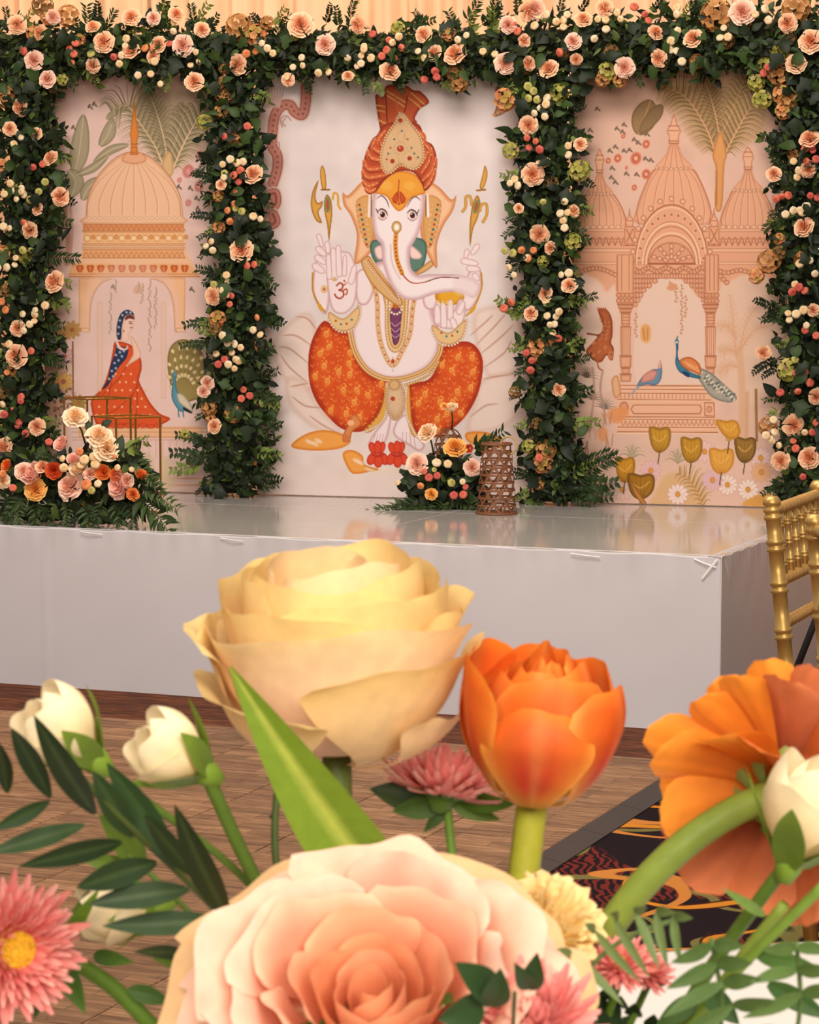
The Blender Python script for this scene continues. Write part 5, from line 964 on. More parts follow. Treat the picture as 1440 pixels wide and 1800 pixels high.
TOPR = XY(0, 0, 3, 90, 130, 16, 180, 320, 17, 548, 222, 18, 690, 270, 16, 692, 90, 16, 810, 95, 12, 930, 75, 14, 1065, 155, 13, 835, 235, 15, 965, 240, 18, 808, 300, 12, 1255, 340, 17, 1025, 430, 16, 250, 418, 15, 490, 345, 13, 490, 140, 13, 210, 170, 13, 280, 90, 13, 105, 565, 2) + \
    XY(460, 0, 3, 205, 130, 21, 510, 130, 15, 335, 235, 17, 675, 375, 17, 1020, 285, 19, 855, 180, 14, 1285, 335, 17, 1410, 60, 17, 910, 280, 14, 1385, 215, 11, 1300, 130, 14, 455, 400, 10, 1410, 335, 12, 140, 420, 11) + \
    XY(930, 0, 2.8235, 35, 45, 16, 270, 95, 14, 375, 40, 14, 98, 340, 16, 475, 335, 16, 645, 290, 14, 815, 190, 16, 630, 160, 13, 1060, 60, 20, 1285, 115, 15, 1400, 205, 19, 1325, 315, 16, 220, 205, 14, 235, 295, 10)
TOPR = [t + (('b',) if i % 4 == 1 else ()) for i, t in enumerate(TOPR)]
p = on_backdrop(720, 95, .1)
garland('thick horizontal flower garland across the top of the arch', [(-30, 100, 54), (120, 92, 50), (300, 92, 52), (480, 92, 50), (640, 94, 48), (800, 96, 52), (960, 88, 58), (1120, 80, 62), (1280, 74, 64), (1490, 84, 74)], (p.x, p.y, p.z), TOPR,
        [(222, 68, 2, 'c'), (265, 130, 4, 'c'), (210, 112, 2, 'c'), (350, 108, 3, 'c'), (305, 55, 2, 'c'), (470, 85, 3, 'c'), (515, 118, 4, 'c'), (560, 128, 3, 'c'), (635, 98, 5, 'c'), (640, 82, 1, 'c'), (690, 75, 2, 'c'), (735, 90, 2, 'c'), (628, 116, 1, 'c'), (978, 38, 5, 'c'), (1065, 35, 4, 'c'), (1085, 22, 2, 'c'), (940, 45, 2, 'c'), (1190, 25, 2, 'c'), (1180, 72, 3, 'c'), (1190, 90, 3, 'c'), (1345, 16, 3, 'c'), (1280, 65, 3, 'c'), (1045, 68, 1, 'c'), (130, 95, 4, 'k'), (200, 100, 1, 'k'), (42, 90, 1, 'k'), (680, 88, 4, 'k'), (706, 84, 1, 'k'), (765, 125, 2, 'k'), (746, 140, 1, 'k'), (984, 92, 1, 'k'), (1115, 12, 1, 'k'), (1140, 36, 2, 'k'), (298, 77, 1, 'k'), (655, 60, 1, 'k'), (450, 90, 2, 'o'), (1350, 118, 2, 'k'), (255, 85, 2, 'o'), (160, 95, 1, 'g'), (870, 95, 3, 'c'), (820, 62, 2, 'c'), (910, 55, 2, 'k')],
        [(75, 10, 22, 'n'), (120, 28, 22, 't'), (85, 30, 16, 'o'), (140, 70, 12, 'o'), (420, 48, 26, 't'), (450, 62, 22, 'o'), (470, 40, 14, 't'), (60, 60, 16, 'o'), (110, 140, 12, 'y'), (700, 50, 14, 'y'), (790, 60, 14, 'o'), (800, 128, 18, 'n'), (808, 148, 16, 't'), (1068, 125, 18, 'y'), (1060, 140, 14, 't'), (1090, 142, 13, 'o'), (1260, 28, 30, 't'), (1300, 40, 22, 'o'), (1275, 70, 18, 'n'), (1400, 15, 26, 't'), (1225, 108, 14, 't'), (1385, 65, 16, 'n'), (1370, 90, 20, 'y'), (1345, 115, 16, 'y'), (1370, 130, 22, 't'), (1330, 145, 16, 'y'), (1375, 165, 18, 'o'), (1075, 90, 14, 'n'), (395, 120, 12, 'o'), (395, 148, 16, 't'), (520, 60, 13, 'y'), (990, 95, 12, 'n'), (925, 118, 14, 'n'), (570, 115, 10, 'n')],
        [(170, 60, 165, 5), (150, 70, 150, 12), (180, 70, 195, 22), (280, 60, 285, -5), (300, 60, 292, 8), (340, 55, 365, 8), (345, 60, 335, 12), (370, 60, 378, 25), (480, 50, 500, 15), (610, 50, 620, 0), (575, 45, 576, 8), (600, 48, 588, 14), (720, 48, 760, 30), (745, 50, 730, 22), (820, 40, 840, -5), (845, 50, 875, 8), (860, 45, 870, -10), (920, 30, 905, -8), (980, 25, 990, -8), (1020, 25, 1030, -6), (1150, 20, 1160, -10), (20, 60, 8, 18), (40, 55, 55, 20), (1100, 140, 1080, 150), (660, 140, 668, 168), (780, 140, 790, 160), (900, 140, 880, 165), (280, 140, 262, 156)], 15, nleaf=5200, nbig=280, nspr=40)
# ================================================================ things on the stage
def spot(px, py, Y): return at_depth(px, py, Y)
def arrange(name, label, foot, roses, buttons, leaves, sprigs, seed, Yf, body):
    """loose floral arrangement; roses (px, py, r, kind), Yf(px) gives how far back it stands"""
    rr = random.Random(seed); root = empty(name, foot, label, 'flower arrangement', 'flower arrangements on the stage')
    up = lambda p: Vector((p.x, p.y, max(p.z, STAGE_H + .006)))
    st = MB(); sh = leaf_shape('ovate', 3, 4); sh2 = leaf_shape('lance', 3, 4)
    for x0, y0, x1, y1, n in body:
        for _ in range(n):
            a, d = rr.random() * 6.28, math.sqrt(rr.random()); x, y = (x0 + x1) / 2 + (x1 - x0) / 2 * d * math.cos(a), (y0 + y1) / 2 + (y1 - y0) / 2 * d * math.sin(a)
            p = up(spot(x, y, Yf(x) + rr.uniform(-.04, .12))); dd = Vector((rr.gauss(0, .5), -1, rr.gauss(.4, .5))).normalized(); L = rr.uniform(.03, .06); q = facing(dd, rr.random() * 6.28); c = np.array(s(*rr.choice(GREENS))) * rr.uniform(.55, 1.15)
            V = [[q @ (Vector(v) * L) + p for v in row] for row in (sh if rr.random() < .6 else sh2)]; V = [[up(v) for v in row] for row in V]; st.grid(V, [c] * 12)
    o = st.build('foliage', M_LEAF, root, True, True); o['kind'] = 'stuff'
    for x, y, L, ang, k in leaves:
        p = up(spot(x, y, Yf(x) - .05)); d = Vector((rr.gauss(0, .25), -1, rr.gauss(.3, .25))).normalized()
        X = Vector((math.cos(ang), 0, -math.sin(ang))); Y = X; Z = (d - Y * d.dot(Y)).normalized(); M = Matrix((Y.cross(Z), Y, Z)).transposed(); link('leaf', LEAF[k % len(LEAF)], root, TRS(p, M.to_quaternion(), L * 8.2 / F_PX))
    for x0, y0, x1, y1, me in sprigs:
        p, q = up(spot(x0, y0, Yf(x0) - .03)), spot(x1, y1, Yf(x1) - .10); q = q if y1 > 915 else up(q); X = q - p; L = X.length; X.normalize(); d = Vector((0, -1, .5)); Z = (d - X * d.dot(X)).normalized(); Y = Z.cross(X); link('leafy_sprig', me, root, TRS(p, Matrix((X, Y, Z)).transposed().to_quaternion(), L))
    for it in roses:
        x, y, r, k = it[:4]; d = Vector(it[4]) if len(it) > 4 else Vector((rr.gauss(0, .35), -1, rr.gauss(.45, .3)))
        c = spot(x, y, Yf(x) - .07); link('rose', rr.choice(ROSE[k]), root, TRS(c, facing(d.normalized(), rr.random() * 6), r * 8.2 / F_PX * 1.1))
        if len(it) > 5: sm = MB(); q = spot(it[5][0], it[5][1], Yf(x)); sm.tube([c - d.normalized() * r * .4 * 8.2 / F_PX, (c + q) / 2 + Vector((.004, 0, 0)), q], .0032, 6, col=s(70, 84, 40)); sm.build('stem', M_STEM, root, True, True)
    for x, y, r, k in buttons: link('button_bloom', rr.choice(BUT[k]), root, TRS(spot(x, y, Yf(x) - .09), facing(Vector((rr.gauss(0, .4), -1, rr.gauss(.4, .3))).normalized(), 0), r * 8.2 / F_PX * 1.05))
    return root
K = lambda x, y, r, k, *e: (x / 4.645, 650 + y / 4.645, r, k, *e)
fY = lambda px: 8.20 - .22 * px / 280
f0 = at_height(120, 915, STAGE_H)
arrange('floor_arrangement', 'low lush arrangement of cream and orange roses at the stage front edge by gold frames', f0,
        [K(615, 385, 20, 'c', (.1, -1, .9), (150, 780)), K(810, 540, 21, 'c', (.2, -1, .9)), K(870, 640, 22, 'c', (.3, -1, .5)), K(505, 605, 16, 'B', (-.5, -.8, .6)), K(600, 730, 13, 'B', (0, -.8, .8)), K(640, 815, 18, 'C', (0, -.7, .8)), K(440, 825, 16, 'r', (0, -1, .1)), K(840, 840, 15, 'O', (-.1, -1, .3)), K(945, 862, 13, 'O', (.3, -1, .3)),
         K(55, 780, 12, 'O'), K(270, 850, 24, 'B', (-.5, -.7, .6)), K(195, 830, 15, 'b'), K(290, 980, 18, 'y', (-.1, -1, .3)), K(575, 955, 23, 'b', (-.5, -.9, .4)), K(980, 950, 25, 'B', (-.7, -.8, .1)), K(1155, 858, 12, 'O', (.3, -.7, .7)), K(1085, 1015, 11, 'o'), K(25, 910, 12, 'c'), K(1040, 905, 12, 'b'), K(350, 790, 13, 'p'), K(735, 850, 12, 'b')],
        [K(690, 735, 9, 'c'), K(780, 770, 9, 'c'), K(510, 725, 6, 'c'), K(770, 710, 9, 'c'), K(960, 800, 6, 'c'), K(705, 940, 10, 'o'), K(105, 965, 7, 'k'), K(650, 668, 7, 'o'), K(400, 590, 7, 'k'), K(748, 985, 7, 'g'), K(660, 780, 7, 'c'), K(935, 710, 4, 'o'), K(520, 800, 8, 'c'), K(800, 930, 7, 'c'), K(1075, 815, 5, 'c'), K(20, 850, 7, 'o')],
        [(90, 800, 26, 2.9, 3), (100, 810, 24, 3.4, 4), (205, 800, 36, -1.3, 1), (212, 812, 34, -.9, 2), (225, 815, 34, -.2, 0), (230, 800, 32, -1.0, 3), (160, 760, 24, -1.9, 1), (178, 750, 22, -.6, 4), (150, 890, 34, 1.7, 12), (215, 880, 36, 1.4, 10), (205, 890, 34, 1.9, 11), (140, 880, 30, 2.2, 5), (30, 880, 30, 2.0, 6), (250, 855, 30, .3, 17), (240, 860, 30, 1.0, 16), (45, 850, 30, 2.6, 8), (60, 900, 26, 1.8, 9), (110, 890, 28, 1.5, 7), (180, 895, 26, 1.2, 1)],
        [(40, 868, 6, 905, FERN[0]), (30, 872, 32, 918, FERN[1]), (60, 880, 58, 922, FERN[0]), (115, 870, 118, 915, FERN[1]), (150, 880, 152, 938, FERN[0]), (200, 880, 212, 926, FERN[0]), (230, 870, 295, 925, FERN[0]), (245, 860, 300, 875, FERN[1]), (230, 880, 232, 928, SPRIG[3]), (180, 885, 168, 926, SPRIG[2]), (95, 800, 65, 800, SPRIG[0]), (215, 790, 255, 775, SPRIG[4]), (225, 810, 268, 835, FERN[1]), (140, 890, 128, 925, SPRIG[1]), (20, 890, 15, 920, SPRIG[2]), (78, 890, 90, 922, SPRIG[3])], 21, fY,
        [(-40, 800, 120, 925, 260), (60, 790, 240, 925, 420), (180, 790, 265, 910, 160)])
K2 = lambda x, y, r, k, *e: (650 + x / 4.8, 680 + y / 4.8, r, k, *e)
gY = lambda px: 8.72
g0 = at_height(775, 900, STAGE_H)
arrange('lantern_arrangement', 'arrangement of cream and apricot roses with dark leaves around the wicker lanterns', g0,
        [K2(690, 175, 14, 'C', (-.1, -.5, 1), (794, 755)), K2(485, 385, 18, 'c', (-.6, -.7, .6), (763, 800)), K2(720, 510, 20, 'y', (0, -.75, .75)), K2(400, 650, 19, 'b', (-.3, -1, .3)), K2(865, 680, 15, 'b', (.1, -1, .1)), K2(520, 905, 11, 'y'), K2(840, 520, 9, 'r'), K2(630, 165, 7, 'y')],
        [K2(565, 640, 9, 'c'), K2(660, 650, 8, 'c'), K2(785, 800, 6, 'c'), K2(500, 765, 8, 'k'), K2(570, 750, 7, 'k'), K2(710, 915, 8, 'k'), K2(790, 910, 8, 'k'), K2(810, 845, 6, 'k'), K2(430, 835, 7, 'o'), K2(690, 810, 8, 'g'), K2(460, 715, 6, 'k'), K2(545, 700, 5, 'g'), K2(235, 810, 5, 'c')],
        [(735, 840, 34, 2.9, 10), (735, 850, 34, 3.4, 11), (740, 870, 36, 3.9, 12), (735, 880, 36, 2.6, 5), (745, 890, 30, 2.2, 6), (800, 830, 28, -1.5, 0), (815, 845, 30, -.4, 3), (805, 870, 30, 1.2, 2), (760, 840, 26, -2.2, 1), (835, 800, 26, -.6, 4), (825, 860, 40, 1.5, 18), (780, 860, 30, 1.8, 2), (850, 780, 20, -1.0, 8)],
        [(740, 880, 664, 902, FERN[1]), (745, 885, 690, 900, SPRIG[2]), (780, 880, 755, 908, FERN[0]), (790, 880, 785, 912, FERN[1]), (800, 880, 830, 908, FERN[0]), (775, 885, 770, 912, SPRIG[3]), (830, 790, 882, 758, SPRIG[2]), (835, 800, 860, 770, SPRIG[0]), (810, 880, 850, 900, FERN[1]), (745, 890, 720, 908, FERN[0])], 22, gY,
        [(715, 800, 850, 908, 420), (735, 830, 850, 912, 200)])

# ---- wicker lanterns
M_WICK = mat('brown_cane', s(124, 76, 46), .6, var=.25, scale=90, bump=.4)
M_ROPE = mat('jute_rope', s(186, 152, 98), .85, var=.2, scale=200, bump=.6)
def lantern(label, foot, h, rb, rt, domed, handle):
    root = empty('wicker_lantern', foot, label, 'lantern', 'wicker lanterns on the stage'); f = Vector(foot)
    def rad(t):
        if domed and t > .72: k = (t - .72) / .28; return rb + (rt - rb) * .72 - (rb + (rt - rb) * .72 - .012) * (1 - math.sqrt(max(0, 1 - k * k)))
        return rb + (rt - rb) * t
    P = lambda a, t, dr=0: f + Vector(((rad(t) + dr) * math.cos(a), (rad(t) + dr) * math.sin(a), .004 + h * t))
    w_ = MB(); n = 9
    def strip(pts, wd):
        A, B = [], []
        for i, p in enumerate(pts):
            t = (pts[min(i + 1, len(pts) - 1)] - pts[max(i - 1, 0)]).normalized(); o_ = Vector((p.x - f.x, p.y - f.y, 0)); o_ = o_.normalized() if o_.length > 1e-5 else Vector((1, 0, 0)); sd = t.cross(o_).normalized() * wd / 2; A.append((p - sd, p + o_ * .0008, p + sd))
        w_.grid(A)
    for k in range(n):
        for sg in (1, -1): strip([P(2 * math.pi * k / n + sg * t * 2.6, t, .0006 * sg) for t in np.linspace(0, 1, 26)], .0074)
    for j in range(1, 9): t = j / 9; strip([P(a, t, .0014) for a in np.linspace(0, 2 * math.pi, 33)], .0066)
    w_.build('cane_weave', M_WICK, root)
    r_ = MB(); r_.tube([P(a, .0, .001) for a in np.linspace(0, 2 * math.pi, 33)], .0042, 6, False); r_.build('base_ring', M_WICK, root)
    if not domed: r_ = MB(); r_.tube([P(a, 1, .001) for a in np.linspace(0, 2 * math.pi, 33)], .0048, 6, False); r_.build('rim', M_WICK, root)
    b = MB(); b.lathe([(.0, .002), (rb * .96, .002), (rb * .96, .008), (.0, .008)], 20, f); b.build('base_plate', M_WICK, root)
    if handle:
        c = f + Vector((rt * .62, -rt * .35, h * 1.0)); hd = MB(); hd.tube([c + Vector((.027 * math.cos(a) + .01, -.012 * math.cos(a), .03 * math.sin(a))) for a in np.linspace(0, 2 * math.pi, 25)], .0034, 8, False); hd.build('rope_handle', M_ROPE, root)
    return root
a_ = at_height(874, 906, STAGE_H); lantern('tapered brown wicker lantern with rope handle, in front of the rose arrangement', (a_.x, a_.y + .06, STAGE_H), .235, .068, .049, False, True)
a_ = spot(789, 800, 8.98); lantern('domed brown wicker lantern standing inside the rose arrangement', (a_.x, a_.y, STAGE_H), .262, .054, .05, True, False)

# ---- gold frame stands
M_GOLD = mat('gold_metal', s(196, 140, 62), .3, metal=1.0, var=.08)
def frame_stand(label, c, wd, dp, h, rz):
    root = empty('frame_stand', c, label, 'stand', 'gold frame stands behind the arrangement'); R = Matrix.Translation(Vector(c)) @ Matrix.Rotation(rz, 4, 'Z'); b = .0062
    for x in (-1, 1):
        for y in (-1, 1): m = MB(); m.box((x * wd / 2, y * dp / 2, h / 2 + .002), (b, b, h), R, bev=.0008); m.build('leg', M_GOLD, root, False)
    for z in (h, b / 2 + .002):
        for y in (-1, 1): m = MB(); m.box((0, y * dp / 2, z), (wd - b, b, b), R, bev=.0008); m.build('rail', M_GOLD, root, False)
        for x in (-1, 1): m = MB(); m.box((x * wd / 2, 0, z), (b, dp - b, b), R, bev=.0008); m.build('rail', M_GOLD, root, False)
p = spot(172, 800, 8.75); frame_stand('taller gold open frame stand in front of the lady print', (p.x, p.y, STAGE_H), .17, .17, .385, .62)
p = spot(222, 800, 8.52); frame_stand('shorter gold open frame stand with legs before the plinth print', (p.x, p.y, STAGE_H), .17, .17, .332, .62)

# ---- gold bamboo-turned banquet chairs at the right
M_CH = mat('gold_paint', s(200, 162, 92), .38, metal=.55, var=.12, scale=25)
M_CUSH = mat('black_cushion', s(22, 22, 26), .7)
def chair(label, p0, p1):
    """p0, p1: feet of the two back posts' tops on plan; the chair faces to the right of p0->p1"""
    p0, p1 = Vector((*p0, 0)), Vector((*p1, 0)); U = (p1 - p0).normalized(); Wd = (p1 - p0).length; Fd = Vector((U.y, -U.x, 0)); lean = .105
    root = empty('banquet_chair', (p0 + p1) / 2 + Fd * .05, label, 'chair', 'gold banquet chairs')
    back = lambda a, z: p0 + U * a + Fd * (lean * (.915 - z)) + Vector((0, 0, z))
    def turned(name, q0, q1, r, rings):
        m = MB(); d = q1 - q0; pts, rs = [q0], [r]
        for t in rings:
            for dt, k in ((-.012, 1), (-.010, 1.22), (-.004, 1.22), (-.002, 1), (.002, 1), (.004, 1.22), (.010, 1.22), (.012, 1)):
                pts.append(q0 + d * t + d.normalized() * dt * (r / .014)); rs.append(r * k)
        pts.append(q1); rs.append(r); m.tube(pts, rs, 12); return m.build(name, M_CH, root)
    for a in (0, Wd): 
        turned('back_post', back(a, .003), back(a, .905), .0135, [(z) / .905 for z in (.2, .4, .58, .67, .755, .83, .888)])
        m = MB(); q = back(a, .905); m.lathe([(0, .016), (.011, .014), (.0165, .006), (.0165, .0), (.012, -.004), (.012, -.02)], 14, q); m.build('finial', M_CH, root)
    for z in (.893, .765, .688):
        m = MB(); pts, rs = [], []
        for i in range(61): t = i / 60; pts.append(back(t * Wd, z)); rs.append(.0095 + .0022 * abs(math.sin(t * Wd / .0155 * 1.57)))
        m.tube(pts, rs, 10); m.build('back_rail', M_CH, root)
    for k in range(6): a = Wd * (k + .85) / 6.7; turned('spindle', back(a, .77), back(a, .888), .0062, (.2, .5, .8))
    sd = .39
    for a in (.0, Wd): turned('front_leg', p0 + U * (a + (.02 if a == 0 else -.02) * -1) + Fd * (sd + .05) + Vector((0, 0, .003)), p0 + U * (a + (.02 if a == 0 else -.02) * -1) + Fd * (sd + .05) + Vector((0, 0, .435)), .0135, (.25, .5, .75, .95))
    R = Matrix((Fd, U, Vector((0, 0, 1)))).transposed().to_4x4(); R.translation = p0 + U * Wd / 2 + Fd * (sd / 2 + .06)
    m = MB(); m.box((0, 0, .447), (sd + .03, Wd + .02, .022), R, bev=.006); m.build('seat', M_CH, root, False)
    m = MB(); m.box((.0, 0, .48), (sd - .02, Wd - .02, .04), R, bev=.014); m.build('cushion', M_CUSH, root)
    for z in (.18, .28):
        for a in (.0, Wd): turned('stretcher', p0 + U * a + Fd * (lean * (.9 - z) + .005) + Vector((0, 0, z)), p0 + U * (a + (.02 if a == 0 else -.02) * -1) + Fd * (sd + .04) + Vector((0, 0, z)), .008, (.3, .7))
    turned('stretcher', p0 + Fd * (sd + .05) + Vector((0, 0, .22)), p1 + Fd * (sd + .05) + Vector((0, 0, .22)), .008, (.3, .7))
    return root
chair('gold banquet chair with turned spindles, farther one beside the stage corner', (.653, 4.5), (.795, 4.86))
chair('gold banquet chair cut by the picture edge, nearer one of the two', (.755, 3.78), (.672, 4.14))

# ---- loudspeaker on its stand at the right edge
M_BLK = mat('black_plastic', s(34, 34, 38), .55, var=.15, scale=60, bump=.1); M_GRL = mat('speaker_grille', s(20, 20, 23), .6, var=.4, scale=400, bump=.8)
SP = Vector((1.335, 7.5, 0))
st_ = empty('speaker_stand', SP, 'black tripod stand carrying the loudspeaker beyond the stage corner', 'stand')
m = MB(); m.tube([SP + Vector((0, 0, .3)), SP + Vector((0, 0, 1.385))], .017, 12); m.build('pole', M_BLK, st_)
m = MB(); m.tube([SP + Vector((0, 0, .55)), SP + Vector((0, 0, .62))], .026, 12); m.build('collar', M_BLK, st_)
for k in range(3):
    a = .5 + k * 2.094; d = Vector((math.cos(a), math.sin(a), 0)); m = MB(); m.tube([SP + Vector((0, 0, .58)), SP + d * .22 + Vector((0, 0, .012))], .011, 8); m.build('leg', M_BLK, st_)
    m = MB(); m.tube([SP + Vector((0, 0, .32)), SP + d * .11 + Vector((0, 0, .30))], .007, 6); m.build('brace', M_BLK, st_)
sp_ = empty('loudspeaker', SP + Vector((0, 0, 1.388)), 'black loudspeaker just showing at the right edge before the flower column', 'loudspeaker')
m = MB(); m.box((0, 0, 0), (.19, .2, .48), Matrix.Translation(SP + Vector((0, 0, 1.63))), bev=.015); m.build('cabinet', M_BLK, sp_, False)
m = MB(); m.box((0, 0, 0), (.165, .008, .44), Matrix.Translation(SP + Vector((0, -.103, 1.63))), bev=.003); m.build('grille', M_GRL, sp_, False)
m = MB(); m.tube([SP + Vector((-.125, -.05, 1.404)), SP + Vector((-.1, -.05, 1.414)), SP + Vector((-.09, -.05, 1.414))], .0022, 6); m.build('bracket', M_TAPE, sp_)
# ================================================================ the centrepiece in front of the camera
M_CLOTH = mat('white_tablecloth', s(240, 236, 230), .8, var=.02, scale=8, spec=.2)
M_VASE = mat('white_ceramic', s(236, 232, 226), .3, var=.02)
TC = Vector((.47, 1.31, 0)); TR = .79; TZ = .75
tb = empty('round_table', TC, 'round table under a white cloth below the close-up flowers', 'table')
m_ = MB(); m_.lathe([(0, TZ - .03), (TR - .02, TZ - .03), (TR - .02, TZ - .006), (0, TZ - .006)], 64, TC); m_.build('tabletop', M_BOARDW, tb)
m_ = MB(); m_.lathe([(0, .02), (.28, .02), (.26, .05), (.04, .07), (.04, TZ - .03)], 24, TC); m_.build('pedestal', M_CH, tb)
P = []
for k in range(180):
    a = k * 2 * math.pi / 180; row = []
    for r, z, f in ((.001, TZ - .003, 0), (TR * .5, TZ - .003, 0), (TR - .02, TZ - .003, 0), (TR - .004, TZ - .006, 0), (TR + .004, TZ - .03, .1), (TR + .02, TZ - .25, .6), (TR + .03, TZ - .5, .9), (TR + .035, .03, 1)):
        rr_ = r + f * .035 * math.sin(a * 22 + math.sin(a * 5)); row.append(TC + Vector((rr_ * math.cos(a), rr_ * math.sin(a), z)))
    P.append(row)
m_ = MB(); m_.grid(P, wrap=True); o = m_.build('tablecloth', M_CLOTH); tag(o, 'white cloth spread over the round table at lower right', 'tablecloth')
VC = Vector((.03, .93, TZ))
v_ = MB(); v_.lathe([(0, .001), (.05, .001), (.055, .01), (.03, .03), (.03, .05), (.075, .085), (.1, .13), (.105, .17), (.1, .172), (.09, .13), (.05, .09), (0, .085)], 40, VC)
o = v_.build('vase', M_VASE); tag(o, 'white footed bowl vase holding the close-up flowers on the table', 'vase')
FR = random.Random(42)
def vase_end(k=0): return VC + Vector((FR.uniform(-.035, .035), FR.uniform(-.03, .03), FR.uniform(.13, .15)))
def stem_of(parent, pts, w_px, col, name='stem', end=True, taper=1.0):
    """pts (px, py, Y) from the flower down, then on into the vase"""
    Q = [at_depth(*p) for p in pts]
    if end: Q.append(vase_end())
    A_ = np.array([tuple(q) for q in Q]); L_ = np.r_[0, np.cumsum(np.linalg.norm(np.diff(A_, axis=0), axis=1))]; A_ = np.stack([np.interp(np.linspace(0, L_[-1], max(5, int(L_[-1] / .022))), L_, A_[:, i]) for i in range(3)], 1)
    for _ in range(2): A_[1:-1] = (A_[:-2] + 2 * A_[1:-1] + A_[2:]) / 4
    Q = [Vector(v) for v in spline(A_, 4)]; Y = pts[0][2]; r0 = w_px / 2 / F_PX * Y; n = len(Q)
    m = MB(); m.tube(Q, [r0 * (1 + (taper - 1) * i / n) for i in range(n)], 10, col=s(*col)); return m.build(name, M_STEM, parent, True, True)
def leaf3(parent, tip, basep, w_px, col, sag=.0, fold=.25, roll=0.0, name='leaf', shape=.8, nv=14, col2=None, wave=0.0):
    """a real curved leaf from base to tip, each (px, py, Y)"""
    A, B = at_depth(*basep), at_depth(*tip); T = (B - A); L = T.length; T.normalize(); vw = -((A + B) / 2 - CAM).normalized()
    S = T.cross(vw).normalized(); Nn = S.cross(T).normalized(); q = Quaternion(T, roll); S = q @ S; Nn = q @ Nn; wd = w_px / F_PX * (basep[2] + tip[2]) / 4
    c1 = np.array(s(*col)); c2 = np.array(s(*col2)) if col2 else c1 * 1.35; P, C = [], []
    for i in range(7):
        u = -1 + i / 3; row = []
        for j in range(nv):
            v = j / (nv - 1); w_ = wd * math.sin(math.pi * (.03 + .965 * v) ** shape) ** .85; w_ = max(w_, wd * .03)
            row.append(A + T * (L * v) + S * (u * w_) + Nn * (fold * abs(u) * w_ + sag * L * math.sin(math.pi * v) + wave * wd * u * math.sin(9 * v + u)) + Vector((0, 0, -.25 * abs(sag) * L * v * v)))
            C.append(c1 * (1 - .5 * max(0, 1 - abs(u) * 3)) + c2 * .5 * max(0, 1 - abs(u) * 3) if col2 else c1 * (1 + .12 * (i % 2)))
        P.append(row)
    m = MB(); m.grid(P, C); return m.build(name, M_LEAF, parent, True, True)
def petal(parent, M, t0, hw, r0, r1, z0, z1, belly=0., curl=0., ruf=0., rf=5., heart=.15, cols=((250, 210, 180), (250, 200, 150)), nu=15, nv=13, seed=0, narrow=.3, mid=None, droop=.5, name='petal', roll=0., rp=.75, ck=1.4, mw=.42, tilt=0., ec=None):
    rr = random.Random(seed); f1, f2, f3 = rr.random() * 6, rr.random() * 6, rr.random() * 6; ca, cb = np.array(s(*cols[0])), np.array(s(*cols[1])); cm = np.array(s(*mid)) if mid else None; P, C = [], []
    for i in range(nu):
        u = -1 + 2 * i / (nu - 1); row = []
        for j in range(nv):
            v = j / (nv - 1); wv = narrow + (1 - narrow) * math.sin(min(1, v * 1.15) * math.pi / 2) - .12 * max(0, v - .85) / .15
            th = t0 + u * hw * wv; e = max(0, (v - .62) / .38); top = 1 - heart * (abs(u) ** 2.2) * v
            r = r0 + (r1 - r0) * v ** rp + belly * math.sin(math.pi * v) + curl * e * e + ruf * (v ** 3) * (math.sin(rf * u + f1) + .5 * math.sin(2.3 * rf * u + f2)) + .06 * u * r1 * v + roll * u * u * v
            z = z0 + (z1 - z0) * v * top - droop * abs(curl) * e * e * (1 if curl > 0 else -.2) + ruf * .8 * v ** 3 * (math.sin(rf * 1.3 * u + f3) + .5 * math.sin(2.9 * rf * u + f1)) + tilt * u * v
            row.append(M @ Vector((r * math.cos(th), r * math.sin(th), z)))
            k = v ** ck; c = ca * (1 - k) + cb * k
            if cm is not None: q = math.exp(-(u / mw) ** 2) * min(1, max(0, (v - .06) / .22)) * min(1, max(0, (1.08 - v) / .62)); c = c * (1 - q) + cm * q
            if ec is not None: q = min(1, abs(u) ** 7 * .8 + max(0, v - .88) * 4) * .8; c = c * (1 - q) + np.array(s(*ec)) * q; q = .34 * max(0, math.sin(6.5 * u + 1.2)) ** 2 * (1 - .5 * v); c = c * (1 - q) + np.array(s(246, 190, 110)) * q
            C.append(c)
        P.append(row)
    m = MB(); m.grid(P, C); return m.build(name, M_PETAL, parent, True, True)
def sepals(parent, M, n, r, L, col, reflex=.0, w_=.006, seed=1, ph=0.):
    rr = random.Random(seed)
    for k in range(n):
        a = ph + k * 2 * math.pi / n; P = []; C = []; ref = reflex + rr.uniform(-.3, .3)
        for i in range(5):
            u = -1 + i / 2; row = []
            for j in range(9):
                v = j / 8; wd = w_ * math.sin(math.pi * (.12 + .88 * v) ** .7) ; rad = r * .35 + r * .8 * math.sin(min(1, v * 1.3) * 1.57) + ref * L * v * v; z = L * v * (1 - .6 * max(0, ref) * v)
                d = Vector((math.cos(a), math.sin(a), 0)); t = Vector((-math.sin(a), math.cos(a), 0)); row.append(M @ (d * (rad + .15 * wd * u * u) + t * (u * wd) + Vector((0, 0, z - .002)))); C.append(np.array(s(*col)) * (.85 + .3 * v))
            P.append(row)
        m = MB(); m.grid(P, C); m.build('sepal', M_LEAF, parent, True, True)
def frame_at(px, py, Y, axis, spin=0.): return Matrix.LocRotScale(at_depth(px, py, Y), facing(Vector(axis).normalized(), spin), Vector((1, 1, 1)))
def ang(M, d):      # local angle of a world direction about the flower axis
    v = M.to_3x3().inverted() @ Vector(d); return math.atan2(v.y, v.x)
def flower(name, M, label, cat): return empty(name, M.translation, label, cat)
G_STEM = (88, 116, 44); G_LIGHT = (150, 170, 60)

